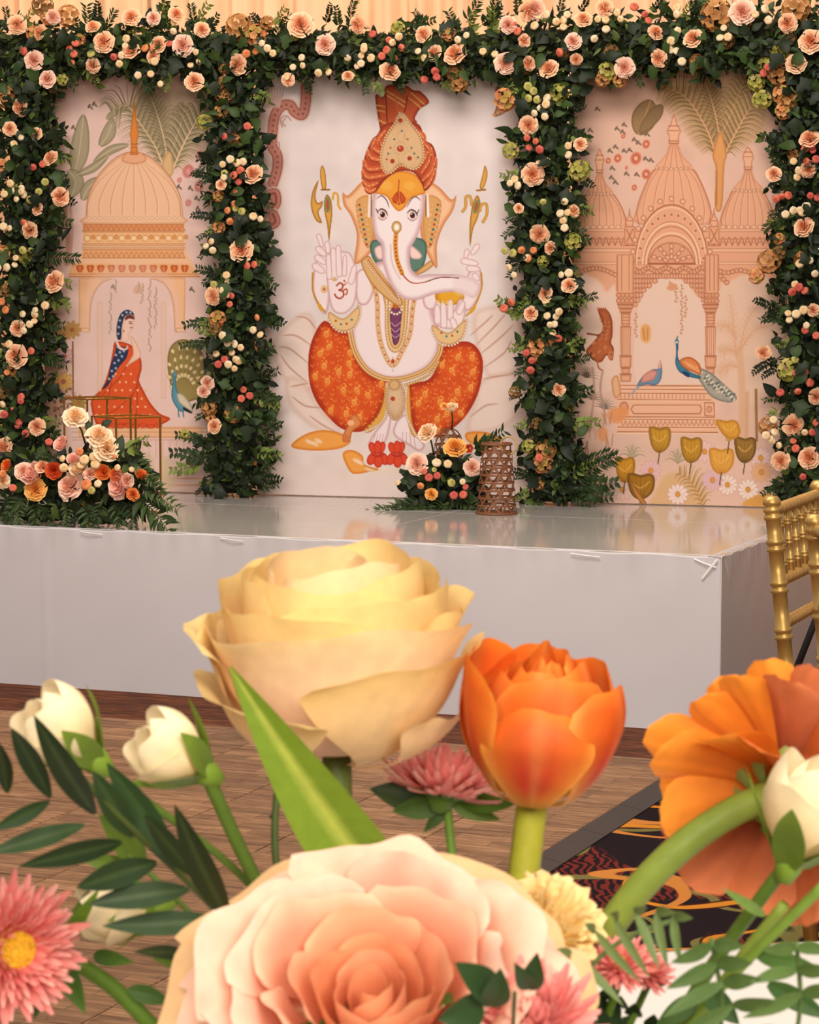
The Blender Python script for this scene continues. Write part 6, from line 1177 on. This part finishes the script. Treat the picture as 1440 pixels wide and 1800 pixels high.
# ---- big cream rose, seen from the side
M = frame_at(592, 1308, .97, (-.02, -.10, 1)); F_ = ang(M, (0, -1, 0))
fl = flower('cream_rose', M, 'large cream-yellow rose seen from the side above the others', 'rose')
CR, CE, CY = (250, 220, 190), (250, 226, 176), (244, 218, 150)
rad_ = math.radians
for k, (a, hw, r1, z0, z1, be, cu, ru, tl, co) in enumerate([
        (112, 1.0, .048, -.004, .054, .005, .003, .0020, 0, (CR, CY)), (-115, 1.0, .048, -.004, .052, .005, .003, .002, 0, (CR, CY)), (180, 1.1, .047, -.004, .056, .005, .003, .002, 0, (CR, CY)),
        (-54, .92, .0485, -.008, .0330, .005, .009, .0010, -.003, ((248, 218, 180), CY)), (46, 1.05, .0495, -.007, .0450, .005, .006, .0016, .003, ((248, 216, 170), CY)), (64, .52, .0470, -.009, .0190, .005, .004, .0012, -.002, ((250, 214, 172), CE)),
        (-8, 1.55, .0478, -.003, .0565, .004, .004, .0022, .003, ((252, 218, 196), CE)), (-88, .62, .0490, .0, .0545, .004, .008, .0014, 0, (CR, CY)), (88, .85, .0485, .0, .0590, .004, .004, .0022, 0, (CR, CY)),
        (28, 1.35, .0450, .004, .0655, .003, -.001, .0016, .003, ((250, 208, 166), CY)), (-50, 1.25, .0450, .004, .0620, .003, .001, .0016, .001, ((250, 210, 172), CY)), (105, 1.2, .0440, .004, .0665, .003, .000, .0018, 0, (CR, CY)), (-125, 1.2, .0440, .004, .0670, .003, .000, .0018, 0, (CR, CY)), (170, 1.2, .0430, .004, .0690, .003, -.001, .0018, 0, (CR, CY)),
        (-25, 1.4, .0365, .006, .0700, .003, -.003, .0014, -.002, ((250, 204, 156), CY)), (62, 1.3, .0365, .006, .0725, .003, -.003, .0014, .002, ((250, 204, 156), CY)), (-110, 1.3, .0360, .006, .0715, .003, -.003, .0016, 0, (CR, CY)), (150, 1.4, .0360, .006, .0740, .003, -.003, .0016, 0, (CR, CY)),
        (20, 1.5, .0270, .01, .0745, .003, -.004, .001, .002, ((250, 200, 146), CE)), (-140, 1.5, .0260, .01, .0750, .003, -.004, .001, 0, ((248, 196, 140), CE)), (90, 1.5, .016, .01, .0735, .002, -.003, .001, 0, ((246, 190, 130), CE))]):
    petal(fl, M, F_ + rad_(a), hw, .004, r1, z0, z1, be, cu, ru, 3.4, .07, co, 31, 19, 100 + k, rp=.40, tilt=tl)
sepals(fl, M, 5, .012, .026, (92, 112, 58), .75, .0055, 3)
stem_of(fl, [(592, 1312, .97), (596, 1370, .965), (590, 1470, .955), (600, 1600, .945)], 52, (84, 98, 46))

# ---- peach garden rose, open face
M = frame_at(660, 1800, .80, (-.06, -.56, .83)); F_ = ang(M, (0, -1, -.3))
fl = flower('peach_rose', M, 'big open peach garden rose with swirled petals at the bottom', 'rose')
PO, PM, PI, TAN = (250, 214, 192), (250, 198, 168), (240, 168, 118), (240, 200, 148)
k = 0; fr = Vector((math.cos(F_), math.sin(F_), 0))
DP = (212, 100, 48)  # orange heart colour, darkened at petal bases to paint shade into the recesses
for n, r1, z0, z1, hw, be, cu, ru, co, ph, off in [(6, .065, -.006, .012, .72, .004, .011, .0022, (PM, TAN), .35, 0), (5, .0565, .0, .022, .80, .006, .010, .0022, (PM, PO), .0, 0), (5, .0495, .000, .034, .80, .006, .008, .0022, ((244, 180, 140), PO), .5, 0),
                                         (5, .0405, -.002, .0385, .80, .005, .006, .0018, (DP, PO), .1, .001), (4, .0325, -.002, .0385, .95, .004, .004, .0016, (DP, (252, 206, 176)), .7, .003), (4, .0250, -.002, .0365, .95, .003, .002, .0012, (DP, (250, 196, 158)), .0, .005),
                                         (3, .0180, -.002, .0340, 1.2, .003, .001, .0008, (DP, (248, 188, 144)), .6, .007), (3, .0120, -.002, .0325, 1.25, .002, .0005, .0004, (DP, (248, 192, 152)), 1.0, .0085), (2, .0070, -.002, .0310, 1.6, .001, 0, .0002, (DP, (246, 184, 140)), .4, .009), (1, .0032, -.002, .0305, 2.4, .001, 0, .0001, (DP, (244, 174, 128)), .0, .009)]:
    for i in range(n):
        k += 1; t = F_ + ph + 2 * math.pi * i / n + FR.uniform(-.18, .18)
        petal(fl, M @ Matrix.Translation(fr * off), t, hw * FR.uniform(.9, 1.1), .003, .95 * r1 * FR.uniform(.94, 1.07), z0, z1 * FR.uniform(.90, 1.08), be, cu, ru, 3.8, .16, co, 23, 15, 200 + k, droop=.8, tilt=.004 * FR.uniform(-1, 1), rp=.5, ck=1.1)
sepals(fl, M, 5, .012, .03, (90, 116, 50), .8, .005, 4)
stem_of(fl, [(632, 1760, .81), (640, 1840, .85)], 50, (90, 110, 48))

# ---- double orange tulip
M = frame_at(937, 1408, .95, (.07, -.10, 1)); F_ = ang(M, (0, -1, 0))
fl = flower('orange_tulip', M, 'double orange tulip with red-flamed petals beside the cream rose', 'tulip')
OB, OE, OR_ = (214, 186, 70), (240, 118, 40), (204, 56, 30)
for k, (a, hw, r1, z1, be, cu, mid) in enumerate([(180, .9, .030, .056, .004, -.006, OR_), (-125, .85, .031, .058, .004, -.003, OR_), (125, .85, .031, .054, .004, -.004, OR_), (-72, .70, .0315, .0590, .004, .000, OR_), (66, .85, .0325, .0500, .004, -.004, OR_), (-6, .80, .0335, .0425, .002, -.009, (206, 58, 44))]):
    petal(fl, M, F_ + rad_(a), hw, .006, r1, -.001, z1, be, cu, .0008, 3.5, .17, (OB, OE), 21, 17, 300 + k, narrow=.42, mid=mid, rp=.42, ck=.45, mw=.72, ec=(248, 172, 62))
for k in range(11):
    a = k * 2.4; r1 = .0265 - .0018 * k; petal(fl, M, F_ + a + .3, 1.25, .004, r1, .004, .0480 + .0010 * k + (.005 if k % 3 == 0 else 0), .003, -.006, .0009, 3, .10, ((206, 80, 24), (244, 128, 46)), 17, 13, 320 + k, mid=(230, 96, 44), rp=.5, ec=(248, 166, 66))
stem_of(fl, [(937, 1402, .95), (938, 1450, .95), (925, 1510, .95), (908, 1600, .945)], 56, (156, 158, 50), taper=1.1)
leaf3(fl, (404, 1163, .86), (730, 1640, .89), 140, (116, 146, 44), .05, .32, -.3, shape=.62, col2=(206, 214, 104), nv=20)

# ---- orange zinnia turned away
nrm = Vector((.50, .76, .30)).normalized(); M = frame_at(1372, 1392, .93, nrm)
fl = flower('orange_zinnia', M, 'orange zinnia seen from behind on a bent green stem', 'zinnia')
def ray_petal(parent, M, a, L, w_, el, cup, cols, r0=.004, z0=0., reflex=0., seed=0, name='petal', mat_=None, nu=9, nv=12, twist=0.):
    rr = random.Random(seed); f = rr.random() * 6; ca, cb = np.array(s(*cols[0])), np.array(s(*cols[1])); P, C = [], []; d = Vector((math.cos(a), math.sin(a), 0)); t = Vector((-math.sin(a), math.cos(a), 0)); zz = Vector((0, 0, 1))
    for i in range(nu):
        u = -1 + 2 * i / (nu - 1); row = []
        for j in range(nv):
            v = j / (nv - 1); e = el - reflex * v; wd = w_ * (.22 + .78 * math.sin(math.pi * (.5 * v ** .9)) ** 1.1) * (1 if v < .8 else math.sqrt(max(.02, 1 - ((v - .8) / .215) ** 2)))
            x = r0 + L * v * math.cos(e) ; z = z0 + L * v * math.sin(e); row.append(M @ (d * x + t * (u * wd) + zz * (z + cup * wd * u * u + twist * u * wd * v + .03 * w_ * math.sin(6 * u + f))))
            q = v ** 1.2; c = ca * (1 - q) + cb * q; C.append(c * (1 + .06 * math.sin(i * 2.6)))
        P.append(row)
    m = MB(); m.grid(P, C); return m.build(name, mat_ or M_PETAL, parent, True, True)
Z1, Z2, Z3 = ((214, 108, 30), (250, 164, 60)), ((176, 84, 44), (240, 140, 66)), ((150, 70, 44), (226, 136, 88))
def zc(a, k):
    d = M.to_3x3() @ Vector((math.cos(a), math.sin(a), 0)); return Z3 if d.z < -.35 else (Z2, Z3)[k % 2] if d.x > -.1 and d.z > .2 else Z1
aL = ang(M, (-1, 0, 0)); aU = ang(M, (0, 0, 1))
for k in range(9):
    a = aL + .35 + k * 2 * math.pi / 9 + FR.uniform(-.1, .1); ray_petal(fl, M, a, .046 * FR.uniform(.92, 1.06), .0145, -.34 + FR.uniform(-.08, .08), .28, zc(a, k), .004, -.001, .35, 400 + k)
for k in range(13):
    a = aL + .24 + k * 2 * math.pi / 13 + FR.uniform(-.1, .1); ray_petal(fl, M, a, .049 * FR.uniform(.9, 1.08), .0125, .06 + FR.uniform(-.08, .08), .3, zc(a, k), .004, .002, .25, 430 + k)
for k in range(12):
    a = aL + .1 + k * 2 * math.pi / 12; ray_petal(fl, M, a, .044, .0115, .42 + FR.uniform(-.1, .1), .3, zc(a, k), .004, .006, .2, 460 + k)
cx_ = MB(); cx_.lathe([(0, -.016), (.006, -.015), (.0085, -.008), (.009, .0), (.005, .003), (0, .003)], 18, M=M); cx_.c = s(110, 130, 60); cx_.C = [s(112, 136, 58)] * len(cx_.V); cx_.build('calyx', M_STEM, fl, True, True)
for k in range(10): ray_petal(fl, M, k * .63, .017, .0035, -.15, .3, ((120, 140, 66), (150, 160, 90)), .006, -.008, -.5, 480 + k, 'sepal', M_LEAF, 5, 6)
stem_of(fl, [(1358, 1394, .918), (1304, 1400, .91), (1240, 1432, .905), (1150, 1525, .905), (1060, 1628, .91), (1010, 1700, .915)], 54, (124, 144, 60), taper=1.05)

# ---- rosebuds
def bud(name, label, base_, axis, R, Hh, stem, w_, sep=.05, spin=0., full=1.0):
    M = frame_at(*base_, axis, spin); fl = flower(name, M, label, 'rosebud'); cols = ((246, 226, 170), (250, 238, 206)); F_ = ang(M, (0, -1, 0))
    for k, (a, hw, rr_, zz, be, cu) in enumerate(((0, 1.25, .80, 1.0, .32, -.12), (125, 1.2, .80, 1.03, .30, -.12), (-115, 1.2, .84, .98, .32, -.06), (60, 1.1, .55, 1.02, .3, -.15), (-150, 1.1, .5, 1.02, .3, -.15), (-40, 1.0, .95, .80, .26, .12), (150, 1.3, .25, 1.0, .3, -.1))):
        petal(fl, M, F_ + rad_(a), hw, .15 * R, rr_ * R * full, .0, zz * Hh, be * R, cu * R, .03 * R, 3, .2, cols, 17, 13, 500 + k, narrow=.5)
    sepals(fl, M, 5, R * .72, Hh * .95, (112, 142, 48), sep, R * .34, 5, spin)
    h = MB(); h.lathe([(0, -.010), (.0032, -.009), (.0048, -.004), (.0055, 0), (.003, .003), (0, .003)], 14, M=M); h.C = [s(116, 146, 50)] * len(h.V); h.build('hip', M_STEM, fl, True, True)
    stem_of(fl, stem, w_, G_STEM); return fl
bud('cream_rosebud', 'cream rosebud with green sepals at far left, behind dark leaves', (160, 1330, .885), (-.62, -.25, .66), .0160, .029, [(166, 1336, .885), (205, 1375, .89), (260, 1420, .90), (340, 1465, .91), (415, 1512, .92), (520, 1640, .93)], 15, .12, .6)
bud('cream_rosebud', 'cream rosebud with green sepals on a thick stem left of the big cream rose', (352, 1352, .90), (-.66, -.25, .50), .0150, .0265, [(362, 1358, .90), (385, 1400, .90), (418, 1480, .905), (425, 1530, .91), (520, 1660, .92)], 26, .15, .2)
bud('cream_rosebud', 'cream rosebud at the right edge in front of the zinnia', (1392, 1508, .86), (.32, -.12, .95), .0185, .036, [(1385, 1516, .86), (1330, 1590, .87), (1262, 1680, .88), (1180, 1790, .90)], 26, .25, .9)
bud('cream_rosebud', 'cream rosebud half hidden low under the dark narrow leaves', (268, 1588, .935), (-.85, -.3, -.05), .0135, .027, [(272, 1586, .935), (330, 1620, .94), (420, 1720, .945)], 18, .1, 0.)

# ---- asters
M_DISC = mat('yellow_disc', s(222, 168, 30), .8, var=.4, scale=900, bump=.8)
def aster_me(ca, cb, seed):
    mb = MB(); ca, cb = np.array(s(*ca)), np.array(s(*cb)); rr = random.Random(seed); P, C = [], []
    for i in range(3):
        u = i - 1; row = []
        for j in range(6): v = j / 5; wd = .115 * (.5 + .5 * math.sin(math.pi * v ** .7)) * (1 if v < .95 else .5); row.append((u * wd, v, .06 * abs(u) + .28 * v * v * (.4 + .6 * seed % 2))); C.append(ca * (1 - v) + cb * v)
        P.append(row)
    mb.grid(P, C); return mb.mesh('ray_petal', M_PETAL, True, True)
AST = [aster_me((216, 84, 84), (250, 178, 172), 1), aster_me((226, 116, 112), (252, 196, 186), 2), aster_me((206, 70, 74), (248, 160, 154), 3)]
def aster(label, px, py, Y, axis, R, disc, stem, w_=20, layers=5, n0=46, bracts=True):
    M = frame_at(px, py, Y, axis); fl = flower('pink_aster', M, label, 'aster')
    for l in range(layers):
        n = n0 - 3 * l
        for k in range(n):
            a = k * 2 * math.pi / n + l * .37 + FR.uniform(-.07, .07); el = -.28 + (.25 if disc else .34) * l + FR.uniform(-.12, .12); L = R * (1 - .7 * disc) * (1 - .12 * l) * FR.uniform(.78, 1.05)
            d = Vector((math.cos(a), math.sin(a), 0)); Yv = d * math.cos(el) + Vector((0, 0, math.sin(el))); Xv = Vector((math.sin(a), -math.cos(a), 0)); Zv = Xv.cross(Yv); Rm = Matrix((Xv, Yv, Zv)).transposed().to_4x4()
            link('ray_petal', AST[(k + l) % 3], fl, M @ Matrix.Translation(d * R * (.75 * disc if disc else .14) * (1 - .06 * l) + Vector((0, 0, R * .05 * l))) @ Rm @ Matrix.Diagonal((L * 1.15, L, L, 1)))
    if disc: dm = MB(); dm.lathe([(0, R * .26), (disc * R * .6, R * .25), (disc * R, R * .16), (disc * R * .9, R * .02), (0, 0)], 20, M=M); dm.build('disc', M_DISC, fl)
    if bracts:
        for k in range(12): ray_petal(fl, M, k * .5236, R * .62, R * .13, -.1, .2, ((70, 104, 40), (96, 130, 50)), R * .1, -R * .12, -.3, 600 + k, 'bract', M_LEAF, 5, 6)
        h = MB(); h.lathe([(0, -R * .42), (R * .16, -R * .38), (R * .3, -R * .15), (R * .3, 0), (0, .0)], 14, M=M); h.C = [s(84, 112, 44)] * len(h.V); h.build('receptacle', M_STEM, fl, True, True)
    stem_of(fl, stem, w_, (96, 132, 46)); return fl
a1 = aster('pink aster with a yellow centre at the far left bottom', 22, 1668, .88, (.50, -.84, .16), .0250, .42, [(30, 1672, .91), (100, 1650, .93), (165, 1672, .93), (215, 1735, .92), (262, 1800, .92)], 30)
leaf3(a1, (150, 1780, .90), (105, 1690, .92), 40, (74, 108, 40), .05); leaf3(a1, (175, 1560, .90), (112, 1655, .92), 26, (104, 142, 44), .05); leaf3(a1, (235, 1690, .91), (165, 1680, .93), 30, (80, 116, 44), .05); leaf3(a1, (60, 1790, .90), (90, 1700, .92), 30, (58, 84, 34), .05); leaf3(a1, (300, 1760, .92), (225, 1740, .92), 34, (66, 100, 40), .05)
a2 = aster('flat pink aster seen edge-on between cream rose and tulip', 778, 1392, .985, (.20, .16, .94), .0215, 0, [(786, 1412, .985), (800, 1460, .985), (790, 1560, .98)], 16, 4, 44)
leaf3(a2, (905, 1412, .97), (800, 1400, .985), 44, (78, 112, 40), .05, .2, .5); leaf3(a2, (650, 1385, .99), (770, 1420, .99), 60, (48, 66, 34), .05, .2, .3); leaf3(a2, (745, 1462, .985), (790, 1415, .985), 24, (52, 76, 32), .03); leaf3(a2, (690, 1425, .985), (780, 1410, .985), 46, (66, 92, 40), .04, .2, -.3); leaf3(a2, (880, 1440, .985), (795, 1415, .985), 30, (90, 120, 52), .04, .2, .2)
aster('larger pink aster bloom of the pair at lower right', 1088, 1696, .90, (-.05, -.62, .78), .0125, .3, [(1090, 1715, .91), (1080, 1780, .92)], 16, 5, 34)
aster('smaller pink aster bloom tucked behind its twin at lower right', 1142, 1712, .905, (.30, -.55, .78), .0100, .22, [(1140, 1730, .915), (1110, 1790, .92)], 14, 5, 30)
aster('pink aster cut off by the bottom edge below the peach rose', 940, 1806, .78, (.0, -.55, .84), .0190, 0, [(940, 1830, .80)], 20, 6, 46)

# ---- pale ruffled bloom behind the peach rose
M = frame_at(958, 1640, .90, (.42, -.5, .75)); fl = flower('pale_yellow_carnation', M, 'pale yellow ruffled carnation peeking out behind the peach rose', 'carnation')
k = 0
for n, r1, z1 in ((7, .017, .012), (6, .0135, .016), (5, .009, .018), (4, .005, .019)):
    for i in range(n): k += 1; petal(fl, M, i * 2 * math.pi / n + k * .2, .7, .002, r1, 0, z1, .002, .002, .0016, 7, .1, ((240, 210, 140), (250, 228, 170)), 13, 9, 700 + k)
stem_of(fl, [(958, 1650, .905), (940, 1740, .91)], 24, G_STEM)
# ---- second rose low on the left and right of the peach one
# ---- dark narrow-leaved branch on the left
KL = lambda x, y, Y: (x / 2.769, 1180 + y / 2.769, Y)
br = at_depth(*KL(1100, 1200, .86)); fl = empty('narrow_leaf_branch', br, 'dark green branch with long narrow leaves at the left', 'branch'); DG = (40, 62, 34)
stem_of(fl, [KL(300, 420, .83), KL(560, 700, .84), KL(850, 960, .85), KL(1110, 1200, .87), KL(1250, 1400, .89)], 13, (70, 84, 40))
for k, (t, b, w_) in enumerate((((165, 205), (462, 695), 82), ((55, 270), (245, 615), 66), ((450, 480), (645, 805), 76), ((520, 440), (860, 955), 96), ((850, 640), (1112, 1205), 86), ((-15, 330), (35, 592), 60), ((-40, 770), (242, 632), 52), ((-60, 880), (412, 748), 62), ((90, 945), (592, 832), 66), ((370, 1050), (762, 930), 82), ((430, 1130), (922, 1062), 78), ((500, 1235), (1092, 1212), 72), ((650, 1360), (925, 1385), 44), ((700, 690), (960, 1010), 60))):
    leaf3(fl, KL(t[0], t[1], .81 + .012 * (k % 4)), KL(b[0], b[1], .845), w_ / 2.769 * 1.7, tuple(int(c * (.85 + .1 * (k % 4))) for c in DG), .04 * (-1) ** k, .22, FR.uniform(-.5, .3), shape=.95, col2=(70, 92, 50))
fl = empty('broad_leaf_sprig', at_depth(*KL(640, 900, .93)), 'lighter green broad leaves behind the dark narrow branch', 'sprig')
stem_of(fl, [KL(560, 840, .935), KL(760, 980, .935), KL(1000, 1180, .935)], 10, (86, 112, 44))
for t, b, w_ in (((480, 690), (700, 960), 150), ((380, 900), (640, 960), 90), ((330, 1200), (500, 1050), 70), ((560, 1280), (830, 1210), 80), ((740, 1390), (930, 1440), 60), ((900, 1330), (1000, 1240), 70)): leaf3(fl, KL(*t, .93), KL(*b, .94), w_ / 2.769, (92, 118, 44), .06, .2, FR.uniform(-.4, .4))
fl = empty('thorny_stem', at_depth(490, 1340, .93), 'thin dark thorny stem standing left of the big cream rose', 'stem'); stem_of(fl, [(496, 1330, .97), (490, 1410, .965), (480, 1475, .955), (450, 1520, .945)], 13, (70, 88, 40))
for x, y, dx in ((494, 1374, -26), (484, 1398, 26), (488, 1440, -16)): leaf3(fl, (x + dx, y - 6, .96), (x, y, .965), 9, (66, 60, 36), 0, .1, 0, 'thorn')
# ---- dark rounded leaves by the peach rose
fl = empty('ivy_sprig', at_depth(880, 1770, .76), 'small dark rounded leaves in front of the peach rose', 'sprig')
stem_of(fl, [(905, 1745, .745), (890, 1800, .76)], 8, (60, 84, 36))
for t, b, w_ in (((800, 1690), (868, 1752), 62), ((880, 1700), (862, 1770), 56), ((770, 1790), (850, 1770), 66), ((945, 1672), (930, 1740), 44), ((905, 1690), (932, 1738), 34)): leaf3(fl, (*t, .74), (*b, .75), w_, (44, 70, 36), .08, .2, FR.uniform(-.3, .3), shape=.75)
# ---- ferny greens at lower right
def frond3(label, path, n, L, w_, col, Y, name='fern_frond', droop=.3):
    Q = spline([(x, y) for x, y in path], 10); r = at_depth(path[0][0], path[0][1], Y); fl = empty(name, r, label, 'fern', 'fern fronds at lower right'); stem_of(fl, [(x, y, Y) for x, y in path[::-1]], 9, col)
    for i in range(n):
        t = (i + .6) / n; p = Q[int(t * (len(Q) - 1))]; d = Q[min(len(Q) - 1, int(t * (len(Q) - 1)) + 1)] - Q[max(0, int(t * (len(Q) - 1)) - 1)]; d = d / (np.hypot(*d) + 1e-9)
        for sg in (-1, 1):
            nn = np.array([-d[1], d[0]]) * sg; l = L * (1.15 - .6 * t); e = p + nn * l * .85 + d * l * .5 + np.array([0, droop * l]); leaf3(fl, (e[0], e[1], Y - .01), (p[0], p[1], Y), w_, col, .05, .2, FR.uniform(-.5, .5), nv=8)
frond3('pale green fern frond hanging over the carpet right of the tulip stem', [(1000, 1690), (1060, 1625), (1130, 1600), (1200, 1612)], 6, 84, 19, (100, 122, 70), .82, droop=.8)
frond3('green fern frond crossing the white tablecloth', [(1320, 1840), (1285, 1760), (1262, 1700), (1250, 1650)], 5, 130, 30, (78, 104, 54), .80, droop=.7)
frond3('fern frond spreading in the lower right corner', [(1450, 1840), (1415, 1760), (1400, 1700), (1400, 1655)], 4, 120, 28, (84, 110, 56), .80, droop=.6)
frond3('dark fern frond under the pair of pink asters', [(1180, 1830), (1120, 1790), (1060, 1755), (1000, 1745)], 7, 66, 34, (40, 62, 32), .92, droop=.6)
fl = empty('green_stem', at_depth(1440, 1570, .84), 'light green stems crossing the lower right corner', 'stem'); stem_of(fl, [(1450, 1555, .84), (1360, 1640, .85), (1270, 1730, .87), (1200, 1810, .89)], 20, (118, 150, 58))
stem_of(fl, [(1380, 1590, .86), (1320, 1650, .865), (1240, 1760, .88)], 22, (130, 152, 62)); leaf3(fl, (1270, 1560, .85), (1345, 1610, .86), 20, (110, 140, 70), .05); leaf3(fl, (1440, 1700, .85), (1330, 1680, .86), 34, (70, 104, 46), .05); leaf3(fl, (1300, 1800, .86), (1240, 1740, .87), 44, (52, 82, 38), .05); leaf3(fl, (1150, 1810, .88), (1230, 1750, .88), 40, (60, 92, 40), .05); leaf3(fl, (1460, 1790, .85), (1350, 1730, .86), 40, (58, 92, 42), .05)
